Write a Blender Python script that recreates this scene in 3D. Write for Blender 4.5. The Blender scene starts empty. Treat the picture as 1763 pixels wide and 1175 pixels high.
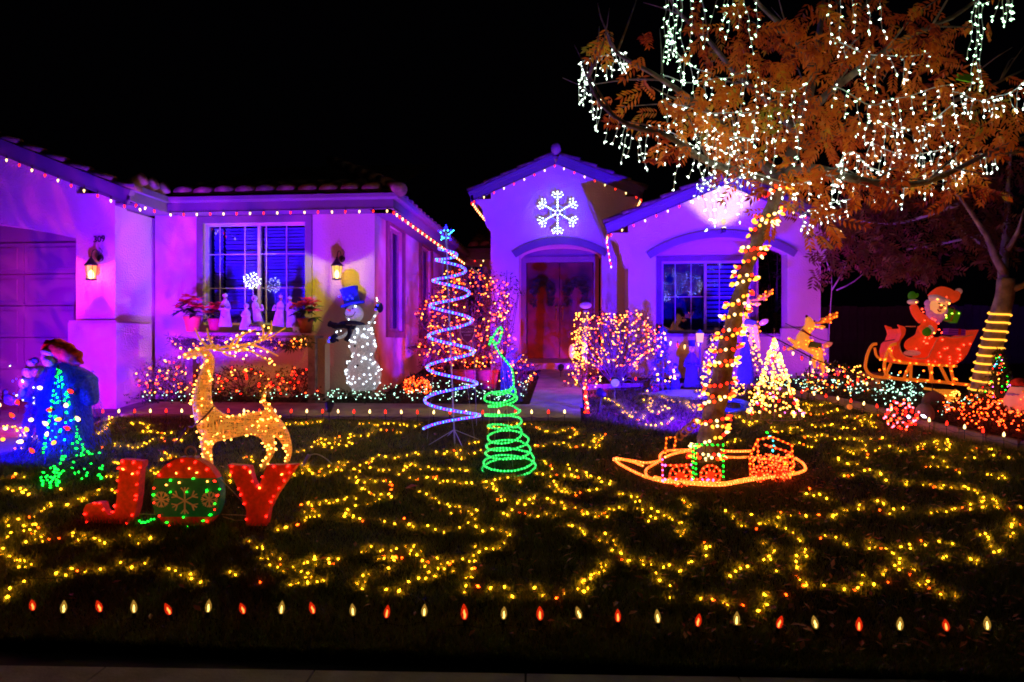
import bpy, math, random
import numpy as np
from mathutils import Vector, Matrix, Euler
R = math.radians
random.seed(7)
rnd = random.random
def uni(a, b): return a + (b - a) * random.random()

# ---------------------------------------------------------------- camera, world, exposure
sc = bpy.context.scene
COL = sc.collection
FPX = 1200.0
YAW = math.atan(109 / FPX)
CAM = Vector((0, 0, 1.5))
cd = bpy.data.cameras.new('camera'); cam = bpy.data.objects.new('camera', cd); COL.objects.link(cam)
cd.sensor_width = 36; cd.lens = 36 * FPX / 1763; cd.clip_end = 600; cd.shift_y = 4.5 / 1763
cam.location = CAM; cam.rotation_euler = (R(90), 0, YAW)
sc.camera = cam
w = bpy.data.worlds.new('World'); sc.world = w; w.use_nodes = True
w.node_tree.nodes['Background'].inputs[0].default_value = (0.002, 0.0015, 0.003, 1)
w.node_tree.nodes['Background'].inputs[1].default_value = 0.15
sc.view_settings.view_transform = 'Standard'; sc.view_settings.look = 'None'
sc.view_settings.exposure = 0; sc.view_settings.gamma = 1
sc.render.engine = 'CYCLES'
sc.cycles.use_light_tree = True
sc.cycles.max_bounces = 4; sc.cycles.diffuse_bounces = 2; sc.cycles.glossy_bounces = 2
sc.cycles.transparent_max_bounces = 12; sc.cycles.transmission_bounces = 3
sc.cycles.sample_clamp_direct = 6; sc.cycles.sample_clamp_indirect = 1.5
sc.cycles.use_denoising = True
sc.cycles.filter_width = 1.8

def pdir(px, py):
    u = (px - 881.5) / FPX
    return Vector((-math.sin(YAW) + u * math.cos(YAW), math.cos(YAW) + u * math.sin(YAW), (592 - py) / FPX))
def P(px, py, Y):                    # the point of the plane y=Y that stands at that place of the survey photograph
    d = pdir(px, py); return CAM + d * (Y / d.y)
def XP(px, Y): return P(px, 592, Y).x
def ZP(py, Y, px=881): return P(px, py, Y).z
def gz(y): return 0.0 if y < 3.2 else (0.1 * (min(y, 14.0) - 3.2))
def G(px, py, up=0.0):
    d = pdir(px, py); t = 1.82 / (0.1 * d.y - d.z); p = CAM + d * t
    if p.y > 14 or t < 0: p = CAM + d * (14 / d.y)
    p.z = gz(p.y) + up; return p

# ---------------------------------------------------------------- materials
MATS = {}
def nodes(name):
    m = bpy.data.materials.new(name); m.use_nodes = True; MATS[name] = m
    nt = m.node_tree; return m, nt, nt.nodes['Principled BSDF'], nt.nodes['Material Output']
def mat(name, col, rough=0.7, spec=0.3, var=0.12, scale=6, bump=0.0, bscale=40, metal=0, trans=0, col2=None, emit=None, es=0, detail=5, wave=None):
    if name in MATS: return MATS[name]
    m, nt, b, o = nodes(name)
    N = nt.nodes; L = nt.links
    b.inputs['Roughness'].default_value = rough; b.inputs['Specular IOR Level'].default_value = spec
    b.inputs['Metallic'].default_value = metal; b.inputs['Transmission Weight'].default_value = trans
    tc = N.new('ShaderNodeTexCoord')
    nz = N.new('ShaderNodeTexNoise'); nz.inputs['Scale'].default_value = scale; nz.inputs['Detail'].default_value = detail
    L.new(tc.outputs['Object'], nz.inputs['Vector'])
    rp = N.new('ShaderNodeValToRGB'); L.new(nz.outputs['Fac'], rp.inputs['Fac'])
    c2 = col2 if col2 else tuple(c * (1 - 2.5 * var) for c in col)
    c1 = col if col2 else tuple(min(1, c * (1 + var)) for c in col)
    rp.color_ramp.elements[0].position = 0.3; rp.color_ramp.elements[1].position = 0.7
    rp.color_ramp.elements[0].color = (*[max(0, c) for c in c2], 1); rp.color_ramp.elements[1].color = (*c1, 1)
    L.new(rp.outputs['Color'], b.inputs['Base Color'])
    if bump:
        n2 = N.new('ShaderNodeTexNoise'); n2.inputs['Scale'].default_value = bscale; n2.inputs['Detail'].default_value = 4
        L.new(tc.outputs['Object'], n2.inputs['Vector'])
        bp = N.new('ShaderNodeBump'); bp.inputs['Strength'].default_value = bump; bp.inputs['Distance'].default_value = 0.02
        L.new(n2.outputs['Fac'], bp.inputs['Height']); L.new(bp.outputs['Normal'], b.inputs['Normal'])
    if emit:
        b.inputs['Emission Color'].default_value = (*emit, 1); b.inputs['Emission Strength'].default_value = es
    return m
def emis(name, col, s, sample=True):
    if name in MATS: return MATS[name]
    m, nt, b, o = nodes(name); nt.nodes.remove(b)
    e = nt.nodes.new('ShaderNodeEmission'); e.inputs[0].default_value = (*col, 1); e.inputs[1].default_value = s
    nt.links.new(e.outputs[0], o.inputs[0])
    if not sample:
        m.cycles.emission_sampling = 'NONE'
    return m
def shell(name, col, s, clear=0.45):
    if name in MATS: return MATS[name]
    m, nt, b, o = nodes(name)
    e = nt.nodes.new('ShaderNodeEmission'); e.inputs[0].default_value = (*col, 1); e.inputs[1].default_value = s
    wv = nt.nodes.new('ShaderNodeTexWave'); wv.inputs['Scale'].default_value = 60; wv.inputs['Distortion'].default_value = 4
    tc = nt.nodes.new('ShaderNodeTexCoord'); nt.links.new(tc.outputs['Object'], wv.inputs['Vector'])
    mu = nt.nodes.new('ShaderNodeMath'); mu.operation = 'MULTIPLY_ADD'; mu.inputs[1].default_value = s; mu.inputs[2].default_value = s * .4
    nt.links.new(wv.outputs['Fac'], mu.inputs[0]); nt.links.new(mu.outputs[0], e.inputs[1])
    t = nt.nodes.new('ShaderNodeBsdfTransparent'); mx = nt.nodes.new('ShaderNodeMixShader'); mx.inputs[0].default_value = clear
    nt.links.new(e.outputs[0], mx.inputs[1]); nt.links.new(t.outputs[0], mx.inputs[2]); nt.links.new(mx.outputs[0], o.inputs[0])
    m.cycles.emission_sampling = 'NONE'
    return m
def leafmat(name, cols, tr=0.35, rough=0.6, clump=0):
    if name in MATS: return MATS[name]
    m, nt, b, o = nodes(name); N = nt.nodes; L = nt.links
    g = N.new('ShaderNodeNewGeometry'); rp = N.new('ShaderNodeValToRGB')
    if clump:
        tc = N.new('ShaderNodeTexCoord'); nz = N.new('ShaderNodeTexNoise'); nz.inputs['Scale'].default_value = clump; nz.inputs['Detail'].default_value = 2; L.new(tc.outputs['Object'], nz.inputs['Vector'])
        m1 = N.new('ShaderNodeMath'); m1.operation = 'MULTIPLY_ADD'; m1.inputs[1].default_value = 2.6; m1.inputs[2].default_value = -1.05; L.new(nz.outputs['Fac'], m1.inputs[0])
        m2_ = N.new('ShaderNodeMath'); m2_.operation = 'MULTIPLY_ADD'; m2_.inputs[1].default_value = .45; L.new(g.outputs['Random Per Island'], m2_.inputs[0]); L.new(m1.outputs[0], m2_.inputs[2]); L.new(m2_.outputs[0], rp.inputs['Fac'])
    else: L.new(g.outputs['Random Per Island'], rp.inputs['Fac'])
    cr = rp.color_ramp; cr.elements[0].position = 0; cr.elements[1].position = 1
    cr.elements[0].color = (*cols[0], 1); cr.elements[1].color = (*cols[-1], 1)
    for i, c in enumerate(cols[1:-1]):
        e = cr.elements.new((i + 1) / (len(cols) - 1)); e.color = (*c, 1)
    L.new(rp.outputs['Color'], b.inputs['Base Color']); b.inputs['Roughness'].default_value = rough
    t = N.new('ShaderNodeBsdfTranslucent'); L.new(rp.outputs['Color'], t.inputs['Color'])
    mx = N.new('ShaderNodeMixShader'); mx.inputs[0].default_value = tr
    L.new(b.outputs[0], mx.inputs[1]); L.new(t.outputs[0], mx.inputs[2]); L.new(mx.outputs[0], o.inputs[0])
    return m
def wound(name, col, es=0.3, hole=0.42, sc1=(9, 9, 90), sc2=(70, 70, 9)):
    """Fine wire or rattan wound over a frame: strands with gaps between them, with a soft glow put into the strands themselves, no bulbs inside."""
    if name in MATS: return MATS[name]
    m, nt, b, o = nodes(name); N = nt.nodes; L = nt.links
    b.inputs['Base Color'].default_value = (*col, 1); b.inputs['Roughness'].default_value = .45
    b.inputs['Emission Color'].default_value = (*col, 1); b.inputs['Emission Strength'].default_value = es
    tc = N.new('ShaderNodeTexCoord'); mxn = None
    outs = []
    for s in (sc1, sc2):
        mp = N.new('ShaderNodeMapping'); mp.inputs['Scale'].default_value = s; L.new(tc.outputs['Object'], mp.inputs['Vector'])
        nz = N.new('ShaderNodeTexNoise'); nz.inputs['Scale'].default_value = 1; nz.inputs['Detail'].default_value = 2
        L.new(mp.outputs[0], nz.inputs['Vector']); outs.append(nz)
    mm = N.new('ShaderNodeMath'); mm.operation = 'MAXIMUM'; L.new(outs[0].outputs['Fac'], mm.inputs[0]); L.new(outs[1].outputs['Fac'], mm.inputs[1])
    gt = N.new('ShaderNodeMath'); gt.operation = 'GREATER_THAN'; gt.inputs[1].default_value = hole + .08; L.new(mm.outputs[0], gt.inputs[0])
    t = N.new('ShaderNodeBsdfTransparent'); ms = N.new('ShaderNodeMixShader')
    L.new(gt.outputs[0], ms.inputs[0]); L.new(t.outputs[0], ms.inputs[1]); L.new(b.outputs[0], ms.inputs[2]); L.new(ms.outputs[0], o.inputs[0])
    rp = N.new('ShaderNodeValToRGB'); L.new(mm.outputs[0], rp.inputs[0])
    rp.color_ramp.elements[0].position = .45; rp.color_ramp.elements[0].color = (col[0] * .25, col[1] * .2, col[2] * .2, 1)
    rp.color_ramp.elements[1].position = .75; rp.color_ramp.elements[1].color = (*col, 1)
    L.new(rp.outputs[0], b.inputs['Base Color']); L.new(rp.outputs[0], b.inputs['Emission Color'])
    m.cycles.emission_sampling = 'NONE'
    return m

# ---------------------------------------------------------------- mesh builder
class MB:
    def __init__(s): s.v = []; s.f = []; s.m = []
    def add(s, vs, fs, m=0):
        n = len(s.v); s.v += [tuple(x) for x in vs]; s.f += [tuple(i + n for i in f) for f in fs]; s.m += [m] * len(fs); return s
    def box(s, c, d, rot=None, m=0):
        hx, hy, hz = d[0] / 2, d[1] / 2, d[2] / 2
        vs = [Vector((x, y, z)) for x in (-hx, hx) for y in (-hy, hy) for z in (-hz, hz)]
        if rot is not None:
            q = rot if isinstance(rot, Matrix) else Euler(rot).to_matrix(); vs = [q @ v for v in vs]
        c = Vector(c); return s.add([v + c for v in vs], [(0, 1, 3, 2), (4, 6, 7, 5), (0, 4, 5, 1), (2, 3, 7, 6), (0, 2, 6, 4), (1, 5, 7, 3)], m)
    def span(s, a, b, m=0):   # box from corner a to corner b
        return s.box([(a[i] + b[i]) / 2 for i in range(3)], [abs(b[i] - a[i]) for i in range(3)], None, m)
    def tube(s, pts, r, n=6, closed=False, m=0, cap=True):
        pts = [Vector(p) for p in pts]; k = len(pts)
        if k < 2: return s
        rr = r if isinstance(r, (list, tuple)) else [r] * k
        t0 = (pts[1] - pts[0]).normalized()
        nn = t0.orthogonal().normalized(); vs = []
        for i, p in enumerate(pts):
            if closed: t = pts[(i + 1) % k] - pts[i - 1]
            elif i == 0: t = pts[1] - p
            elif i == k - 1: t = p - pts[i - 1]
            else: t = pts[i + 1] - pts[i - 1]
            if t.length < 1e-9: t = t0
            t = t.normalized(); nn = nn - t * nn.dot(t)
            if nn.length < 1e-6: nn = t.orthogonal()
            nn.normalize(); bb = t.cross(nn)
            for j in range(n):
                a = 2 * math.pi * j / n
                vs.append(p + (nn * math.cos(a) + bb * math.sin(a)) * rr[i])
        fs = []
        for i in range(k if closed else k - 1):
            i2 = (i + 1) % k
            for j in range(n):
                j2 = (j + 1) % n; fs.append((i * n + j, i * n + j2, i2 * n + j2, i2 * n + j))
        if cap and not closed:
            fs.append(tuple(range(n))[::-1]); fs.append(tuple((k - 1) * n + j for j in range(n)))
        return s.add(vs, fs, m)
    def lathe(s, c, prof, n=12, rot=None, m=0):
        c = Vector(c); vs = []; q = rot if isinstance(rot, Matrix) else (Euler(rot).to_matrix() if rot else Matrix.Identity(3))
        for (r, z) in prof:
            for j in range(n):
                a = 2 * math.pi * j / n; vs.append(c + q @ Vector((r * math.cos(a), r * math.sin(a), z)))
        fs = [(i * n + j, i * n + (j + 1) % n, (i + 1) * n + (j + 1) % n, (i + 1) * n + j) for i in range(len(prof) - 1) for j in range(n)]
        fs.append(tuple(range(n))[::-1]); fs.append(tuple((len(prof) - 1) * n + j for j in range(n)))
        return s.add(vs, fs, m)
    def ball(s, c, r, n=10, k=6, sc3=(1, 1, 1), rot=None, m=0):
        q = Euler(rot).to_matrix() if rot else Matrix.Identity(3); c = Vector(c); vs = []
        for i in range(k + 1):
            ph = math.pi * i / k; rr = max(math.sin(ph), 1e-3)
            for j in range(n):
                a = 2 * math.pi * j / n
                vs.append(c + q @ Vector((r * rr * math.cos(a) * sc3[0], r * rr * math.sin(a) * sc3[1], -r * math.cos(ph) * sc3[2])))
        fs = [(i * n + j, i * n + (j + 1) % n, (i + 1) * n + (j + 1) % n, (i + 1) * n + j) for i in range(k) for j in range(n)]
        return s.add(vs, fs, m)
    def octa(s, c, r, l=None, d=None, m=0):
        c = Vector(c); l = l or r; d = Vector(d).normalized() if d is not None else Vector((0, 0, 1))
        u = d.orthogonal().normalized(); w_ = d.cross(u)
        return s.add([c + u * r, c + w_ * r, c - u * r, c - w_ * r, c + d * l, c - d * l],
                     [(0, 1, 4), (1, 2, 4), (2, 3, 4), (3, 0, 4), (1, 0, 5), (2, 1, 5), (3, 2, 5), (0, 3, 5)], m)
    def prism(s, poly, f, m=0):
        """poly: 2D outline; f(a, b, k) -> 3D point for k=0 (front) and k=1 (back)."""
        n = len(poly); vs = [f(a, b, 0) for a, b in poly] + [f(a, b, 1) for a, b in poly]
        fs = [tuple(range(n)), tuple(range(2 * n - 1, n - 1, -1))] + [(i, i + n, (i + 1) % n + n, (i + 1) % n) for i in range(n)]
        return s.add(vs, fs, m)
    def strip(s, xs, zb, zt, y0, y1, m=0):
        for a, b in zip(xs[:-1], xs[1:]):
            vs = [(a, y0, zb(a)), (b, y0, zb(b)), (b, y0, zt(b)), (a, y0, zt(a)), (a, y1, zb(a)), (b, y1, zb(b)), (b, y1, zt(b)), (a, y1, zt(a))]
            s.add(vs, [(0, 1, 2, 3), (5, 4, 7, 6), (3, 2, 6, 7), (4, 5, 1, 0)], m)
        for x, o in ((xs[0], 0), (xs[-1], 1)):
            vs = [(x, y0, zb(x)), (x, y0, zt(x)), (x, y1, zt(x)), (x, y1, zb(x))]; s.add(vs, [(0, 1, 2, 3)], m)
        return s
    def leaf(s, c, d, nrm, L_, W, m=0):
        c = Vector(c); d = Vector(d).normalized(); nrm = Vector(nrm); sd = d.cross(nrm)
        if sd.length < 1e-4: sd = d.orthogonal()
        sd.normalize(); up = sd.cross(d)
        return s.add([c, c + d * L_ * .45 + sd * W / 2 + up * W * .18, c + d * L_, c + d * L_ * .45 - sd * W / 2 + up * W * .18], [(0, 1, 2), (0, 2, 3)], m)
    def build(s, name, mats, parent=None, smooth=False, loc=None):
        me = bpy.data.meshes.new(name); vs = s.v
        if loc is not None: vs = [(v[0] - loc[0], v[1] - loc[1], v[2] - loc[2]) for v in vs]
        me.from_pydata(vs, [], s.f)
        mats = mats if isinstance(mats, (list, tuple)) else [mats]
        for x in mats: me.materials.append(x)
        if len(mats) > 1: me.polygons.foreach_set('material_index', s.m)
        if smooth: me.polygons.foreach_set('use_smooth', [True] * len(s.f))
        me.update()
        o = bpy.data.objects.new(name, me); COL.objects.link(o)
        if loc is not None: o.location = loc
        if parent is not None:
            o.parent = parent
            o.matrix_parent_inverse = Matrix.Identity(4)
            if parent.location.length > 0 and loc is None and parent.get('_abs'):
                pass
        return o
def tag(o, label=None, cat=None, group=None, kind=None):
    if label: o['label'] = label
    if cat: o['category'] = cat
    if group: o['group'] = group
    if kind: o['kind'] = kind
    return o
class T:
    """A thing: an Empty at its base; part() links a mesh given in world coordinates as a child of it."""
    def __init__(s, name, loc, label, cat, group=None):
        s.loc = Vector(loc); s.o = bpy.data.objects.new(name, None); s.o.empty_display_size = .1; COL.objects.link(s.o)
        s.o.location = s.loc; tag(s.o, label, cat, group)
    def part(s, name, mb, mats, smooth=False, under=None, kind=None, label=None):
        o = mb.build(name, mats, None, smooth, loc=None)
        base = s.loc
        o.data.transform(Matrix.Translation(-base))
        o.parent = under if under is not None else s.o
        if kind: o['kind'] = kind
        if label: o['label'] = label
        return o
def inst(src, name, loc, parent, rot=None, scale=None):
    o = bpy.data.objects.new(name, src.data); COL.objects.link(o); o.parent = parent; o.location = loc
    if rot is not None: o.rotation_euler = rot
    if scale is not None: o.scale = scale
    return o
def curve_pts(pts, step=None, n=None):
    """Catmull-Rom through the points."""
    pts = [Vector(p) for p in pts]; q = [pts[0] * 2 - pts[1]] + pts + [pts[-1] * 2 - pts[-2]]; out = []
    for i in range(1, len(q) - 2):
        L_ = (q[i + 1] - q[i]).length; k = n or max(2, int(L_ / (step or .05)))
        for j in range(k):
            t = j / k; t2 = t * t; t3 = t2 * t
            out.append(.5 * ((2 * q[i]) + (q[i + 1] - q[i - 1]) * t + (2 * q[i - 1] - 5 * q[i] + 4 * q[i + 1] - q[i + 2]) * t2 + (3 * q[i] - q[i - 1] - 3 * q[i + 1] + q[i + 2]) * t3))
    out.append(pts[-1]); return out
def along(pts, step, start=0.0):
    """Evenly spaced points on a polyline with their directions."""
    out = []; d = start; acc = 0
    for a, b in zip(pts[:-1], pts[1:]):
        L_ = (b - a).length
        if L_ < 1e-9: continue
        while d <= acc + L_:
            out.append((a + (b - a) * ((d - acc) / L_), (b - a) / L_)); d += step
        acc += L_
    return out
def skin(pts, edges, radii, name, mats, parent_T, levels=1, under=None, root=0, smooth=True, offset=None):
    """One continuous body grown over a skeleton (points in world coordinates)."""
    me = bpy.data.meshes.new(name); base = parent_T.loc
    me.from_pydata([tuple(Vector(p) - base) for p in pts], edges, [])
    o = bpy.data.objects.new(name, me); COL.objects.link(o)
    sm = o.modifiers.new('skin', 'SKIN'); sm.use_smooth_shade = True
    sv = me.skin_vertices[0].data
    for i, r in enumerate(radii):
        sv[i].radius = r if isinstance(r, (tuple, list)) else (r, r); sv[i].use_root = (i == root)
    ss = o.modifiers.new('sub', 'SUBSURF'); ss.levels = levels; ss.render_levels = levels
    dg = bpy.context.evaluated_depsgraph_get(); ev = o.evaluated_get(dg)
    m2 = bpy.data.meshes.new_from_object(ev); m2.name = name
    o.modifiers.clear(); o.data = m2
    m2.materials.clear()
    for x in (mats if isinstance(mats, (list, tuple)) else [mats]): m2.materials.append(x)
    m2.polygons.foreach_set('use_smooth', [smooth] * len(m2.polygons))
    o.parent = under if under is not None else parent_T.o
    return o

# ---------------------------------------------------------------- bulb materials (they give light)
WARM = emis('warm_white_bulb', (1.0, .40, .011), 165)
WARM2 = emis('amber_bulb', (1.0, .07, .003), 26)
WARMN = emis('warm_bulb_small', (1.0, .30, .035), 11)
ORNG = emis('orange_bulb', (1.0, .043, .007), 14)
REDB = emis('red_bulb', (1.0, .006, .003), 11)
GRNB = emis('green_bulb', (.004, 1.0, .02), 8)
COOL = emis('cool_white_bulb', (.78, .95, .78), 14)
COOLG = emis('pale_green_white_bulb', (.5, .95, .7), 4)
BLUB = emis('blue_bulb', (.01, .012, 1.0), 9)
CYAB = emis('cyan_bulb', (.05, .9, 1.0), 7)
PNKB = emis('pink_bulb', (1.0, .12, .75), 6)
C9R = emis('red_bulb_glass', (1.0, .014, .006), 4.5)
C9W = emis('clear_bulb_glass', (1.0, .62, .22), 4.5)
C9Y = emis('amber_bulb_glass', (1.0, .30, .02), 4.5)
C9O = emis('orange_red_bulb_glass', (1.0, .03, .004), 4.5)
DARKWIRE = mat('dark_green_wire', (.012, .02, .012), .5)
WHITEWIRE = mat('white_wire', (.62, .66, .62), .5)
BLACKM = mat('black_painted_metal', (.012, .011, .012), .4, .5)

def floodlight(loc, target, col, power, label, spot=110, size=.06, blend=.5, col2=None):
    loc = Vector(loc); t = T('floodlight', (loc.x, loc.y, gz(loc.y)), label, 'floodlight', 'coloured floodlights on stakes')
    d = (Vector(target) - loc).normalized(); q = d.to_track_quat('Z', 'Y').to_matrix()
    mb = MB(); mb.lathe(loc - d * .05, [(.02, -.06), (.035, -.05), (.05, 0), (.06, .045), (.062, .05)], 14, q); t.part('housing', mb, BLACKM, True)
    mb = MB(); mb.tube([(loc.x, loc.y, gz(loc.y)), loc - d * .05], .007, 6); t.part('stake', mb, BLACKM)
    mb = MB(); mb.lathe(loc + d * .001, [(.052, 0), (.05, .004)], 14, q); t.part('lens', mb, emis('lens_' + '_'.join('%02d' % int(99 * c) for c in col), col, 1.2))
    ld = bpy.data.lights.new('flood_lamp', 'SPOT'); ld.energy = power; ld.color = col; ld.spot_size = R(spot); ld.spot_blend = blend; ld.shadow_soft_size = size
    if col2:
        ld.use_nodes = True; nt = ld.node_tree; e = nt.nodes['Emission']; tc = nt.nodes.new('ShaderNodeTexCoord'); nz = nt.nodes.new('ShaderNodeTexNoise'); nz.inputs['Scale'].default_value = 5; nz.inputs['Detail'].default_value = 1.5; nz.inputs['Distortion'].default_value = 1.2
        rp = nt.nodes.new('ShaderNodeValToRGB'); rp.color_ramp.elements[0].position = .44; rp.color_ramp.elements[1].position = .6; rp.color_ramp.elements[0].color = (*col, 1); rp.color_ramp.elements[1].color = (*col2, 1)
        nt.links.new(tc.outputs['Normal'], nz.inputs['Vector']); nt.links.new(nz.outputs['Fac'], rp.inputs[0]); vo = nt.nodes.new('ShaderNodeTexVoronoi'); vo.feature = 'DISTANCE_TO_EDGE'; vo.inputs['Scale'].default_value = 3.0; nt.links.new(nz.outputs['Color'], vo.inputs['Vector'])
        r2 = nt.nodes.new('ShaderNodeValToRGB'); r2.color_ramp.elements[0].position = 0; r2.color_ramp.elements[1].position = .05; r2.color_ramp.elements[0].color = (.32, .02, .4, 1); r2.color_ramp.elements[1].color = (0, 0, 0, 1); nt.links.new(vo.outputs['Distance'], r2.inputs[0])
        ad = nt.nodes.new('ShaderNodeMixRGB'); ad.blend_type = 'ADD'; ad.inputs[0].default_value = 1; nt.links.new(rp.outputs[0], ad.inputs[1]); nt.links.new(r2.outputs[0], ad.inputs[2]); nt.links.new(ad.outputs[0], e.inputs[0]); ld.color = (1, 1, 1)
    lo = bpy.data.objects.new('flood_lamp', ld); COL.objects.link(lo); lo.parent = t.o; lo.location = loc + d * .03 - t.loc; lo.rotation_euler = d.to_track_quat('-Z', 'Y').to_euler()
    return t

# coloured floodlights standing on the lawn and in the beds
FL = [
 ((-4.2, 7.6), .30, (-5.25, 10, 2.85), (.05, .0, 1), 1800, 'floodlight with blue lens aimed at the wall left of the big window', 60, .08),
 ((-6.9, 7.0), .25, (-6.0, 9.6, 1.9), (1, .0, .25), 120, 'floodlight with pink lens aimed at the garage corner', 130, .06),
 ((-3.0, 8.3), .25, (-3.3, 10, 3.55), (.16, .0, 1), 1700, 'floodlight with violet lens aimed high on the wall above the lantern', 44, .06),
 ((.55, 10.1), .28, (-.35, 11.2, .8), (1, .02, .55), 260, 'floodlight with pink lens shining down on the entry walk', 80, .05),
 ((-.25, 12.0), .22, (-.35, 13.6, 1.9), (1, .06, .03), 140, 'added floodlight with red lens to light the front doors', 80, .04),  # unseen red flood added to light the doors, instead of a porch lamp
 ((2.1, 10.0), .22, (1.3, 9.2, .6), (.02, .0, 1), 130, 'floodlight with blue lens spilling over the grass before the singers', 110, .05),
 ((1.55, 7.4), .25, (-.2, 13, 3.2), (.03, .0, 1), 9500, 'floodlight with blue lens beside the wrapped trunk aimed at the gable over the door', 84, .05),
 ((2.2, 10.3), .3, (2.9, 12, 2.9), (.17, .0, 1), 850, 'floodlight with violet lens aimed at the gable behind the tree', 125, .08),
 ((3.9, 10.7), .25, (4.1, 12, 2.3), (1, .03, .8), 110, 'floodlight with pink lens aimed at the right hand column', 100, .06),
 ((.3, 9.0), .3, (-2.93, 11.9, 2.4), (1, .05, .04), 900, 'floodlight with red lens aimed at the side wall beyond the spiral tree', 50, .06),
 ((-2.1, 11.3), .3, (-2.4, 16, 2.6), (1, .01, .45), 260, 'floodlight with pink lens aimed at the recessed wall left of the door', 70, .06),
 ((-5.7, 7.0), .25, (-7.6, 9.2, 2.8), (.05, .0, .9999), 5200, 'floodlight with violet lens aimed up at the garage gable', 110, .06),
]
for (x, y), h, tg_, c, p_, lb, sp, sz in FL:
    floodlight((x, y, gz(y) + h), tg_, c, p_, lb, sp, sz, col2={(.05, .0, 1): (.14, .0, 1), (.05, .0, .9999): (.16, .0, 1)}.get(c))
# ---------------------------------------------------------------- ground
CONC = mat('concrete', (.30, .25, .21), .85, .2, .15, 5, .3, 60)
SOIL = mat('lawn_soil', (.02, .018, .010), .95, .1, .3, 20, .6, 30)
MULCH = mat('bark_mulch', (.035, .022, .014), .95, .1, .4, 25, 1, 40)
def gsheet(name, xs, ys, m, dz=0, fn=None):
    mb = MB(); vs = []; fs = []
    for y in ys:
        for x in xs:
            vs.append((x, y, gz(y) + dz + (fn(x, y) if fn else 0)))
    n = len(xs)
    for j in range(len(ys) - 1):
        for i in range(n - 1): fs.append((j * n + i, j * n + i + 1, (j + 1) * n + i + 1, (j + 1) * n + i))
    mb.add(vs, fs); o = mb.build(name, m); tag(o, kind='structure'); return o
def rng(a, b, n): return [a + (b - a) * i / (n - 1) for i in range(n)]
gsheet('ground', [-300, -40, 40, 300], [-200, 3.2, 14, 500], mat('dark_earth', (.02, .018, .015), .95), -.02)
gsheet('lawn', rng(-9, 12, 60), rng(3.24, 9.9, 40), SOIL, .0, lambda x, y: .012 * math.sin(x * 2.1 + y) * math.sin(y * 1.7))
tag(gsheet('lawn', [XP(1000, 8.9), 4.2], [8.55, 9.2, 10.0, 10.9], SOIL, .006), kind='structure')
# pavement along the street: slabs with joints
def S0(px, py): d = pdir(px, py); return CAM + d * (-1.49 / d.z)
for (p0, p1) in ((-700, -250), (-247, 180), (183, 540), (543, 903), (907, 1270), (1273, 1650), (1653, 2200)):
    a, b = S0(p0, 1146 + p0 * .0155), S0(p1, 1146 + p1 * .0155); n_ = Vector((b.y - a.y, a.x - b.x, 0)).normalized() * 1.5; mb = MB()
    vs = [Vector((q_.x, q_.y, z_)) for z_ in (-.1, .01) for q_ in (a, b, b + n_, a + n_)]; mb.add(vs, [(0, 1, 2, 3), (7, 6, 5, 4), (0, 4, 5, 1), (1, 5, 6, 2), (2, 6, 7, 3), (3, 7, 4, 0)]); tag(mb.build('pavement_slab', CONC), kind='structure')
# garden path in front of the bed, entry walk to the door and drive
path = [(-5.9, -4.2), (-4.19, -2.5), (-2.49, -.9), (-.89, XP(1000, 8.6))]
def slab(name, x0, x1, y0, y1, h=.03, m=CONC):
    mb = MB(); vs = [(x0, y0, gz(y0) - .1), (x1, y0, gz(y0) - .1), (x1, y1, gz(y1) - .1), (x0, y1, gz(y1) - .1), (x0, y0, gz(y0) + h), (x1, y0, gz(y0) + h), (x1, y1, gz(y1) + h), (x0, y1, gz(y1) + h)]
    mb.add(vs, [(0, 3, 2, 1), (4, 5, 6, 7), (0, 1, 5, 4), (1, 2, 6, 5), (2, 3, 7, 6), (3, 0, 4, 7)]); return tag(mb.build(name, m), kind='structure')
for a, b in path: slab('garden_path', a, b, 8.58, 9.44, .05)
xa, xb = XP(906, 12), XP(1000, 8.6)
for k, (y0, y1) in enumerate(((9.45, 10.6), (10.61, 11.8), (11.81, 12.95))):
    slab('entry_walk', -.62, .10, y0, y1, .05)
slab('door_step', -1.05, .62, 12.96, 13.9, .16, CONC)
slab('driveway', -12, -5.92, 3.3, 9.6, .01, mat('driveway_concrete', (.22, .17, .15), .85, .2, .15, 3, .3, 50))
# planted beds
gsheet('garden_bed', rng(-5.9, -.63, 20), rng(9.45, 10.2, 4), MULCH, .03, lambda x, y: .02 * math.sin(x * 9))
gsheet('garden_bed', rng(-2.9, -.63, 10), rng(10.2, 16.4, 8), MULCH, .03, lambda x, y: .02 * math.sin(x * 9))
gsheet('garden_bed', rng(.11, 4.0, 14), rng(10.9, 12.2, 4), MULCH, .03, lambda x, y: .02 * math.sin(x * 9))
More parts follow.
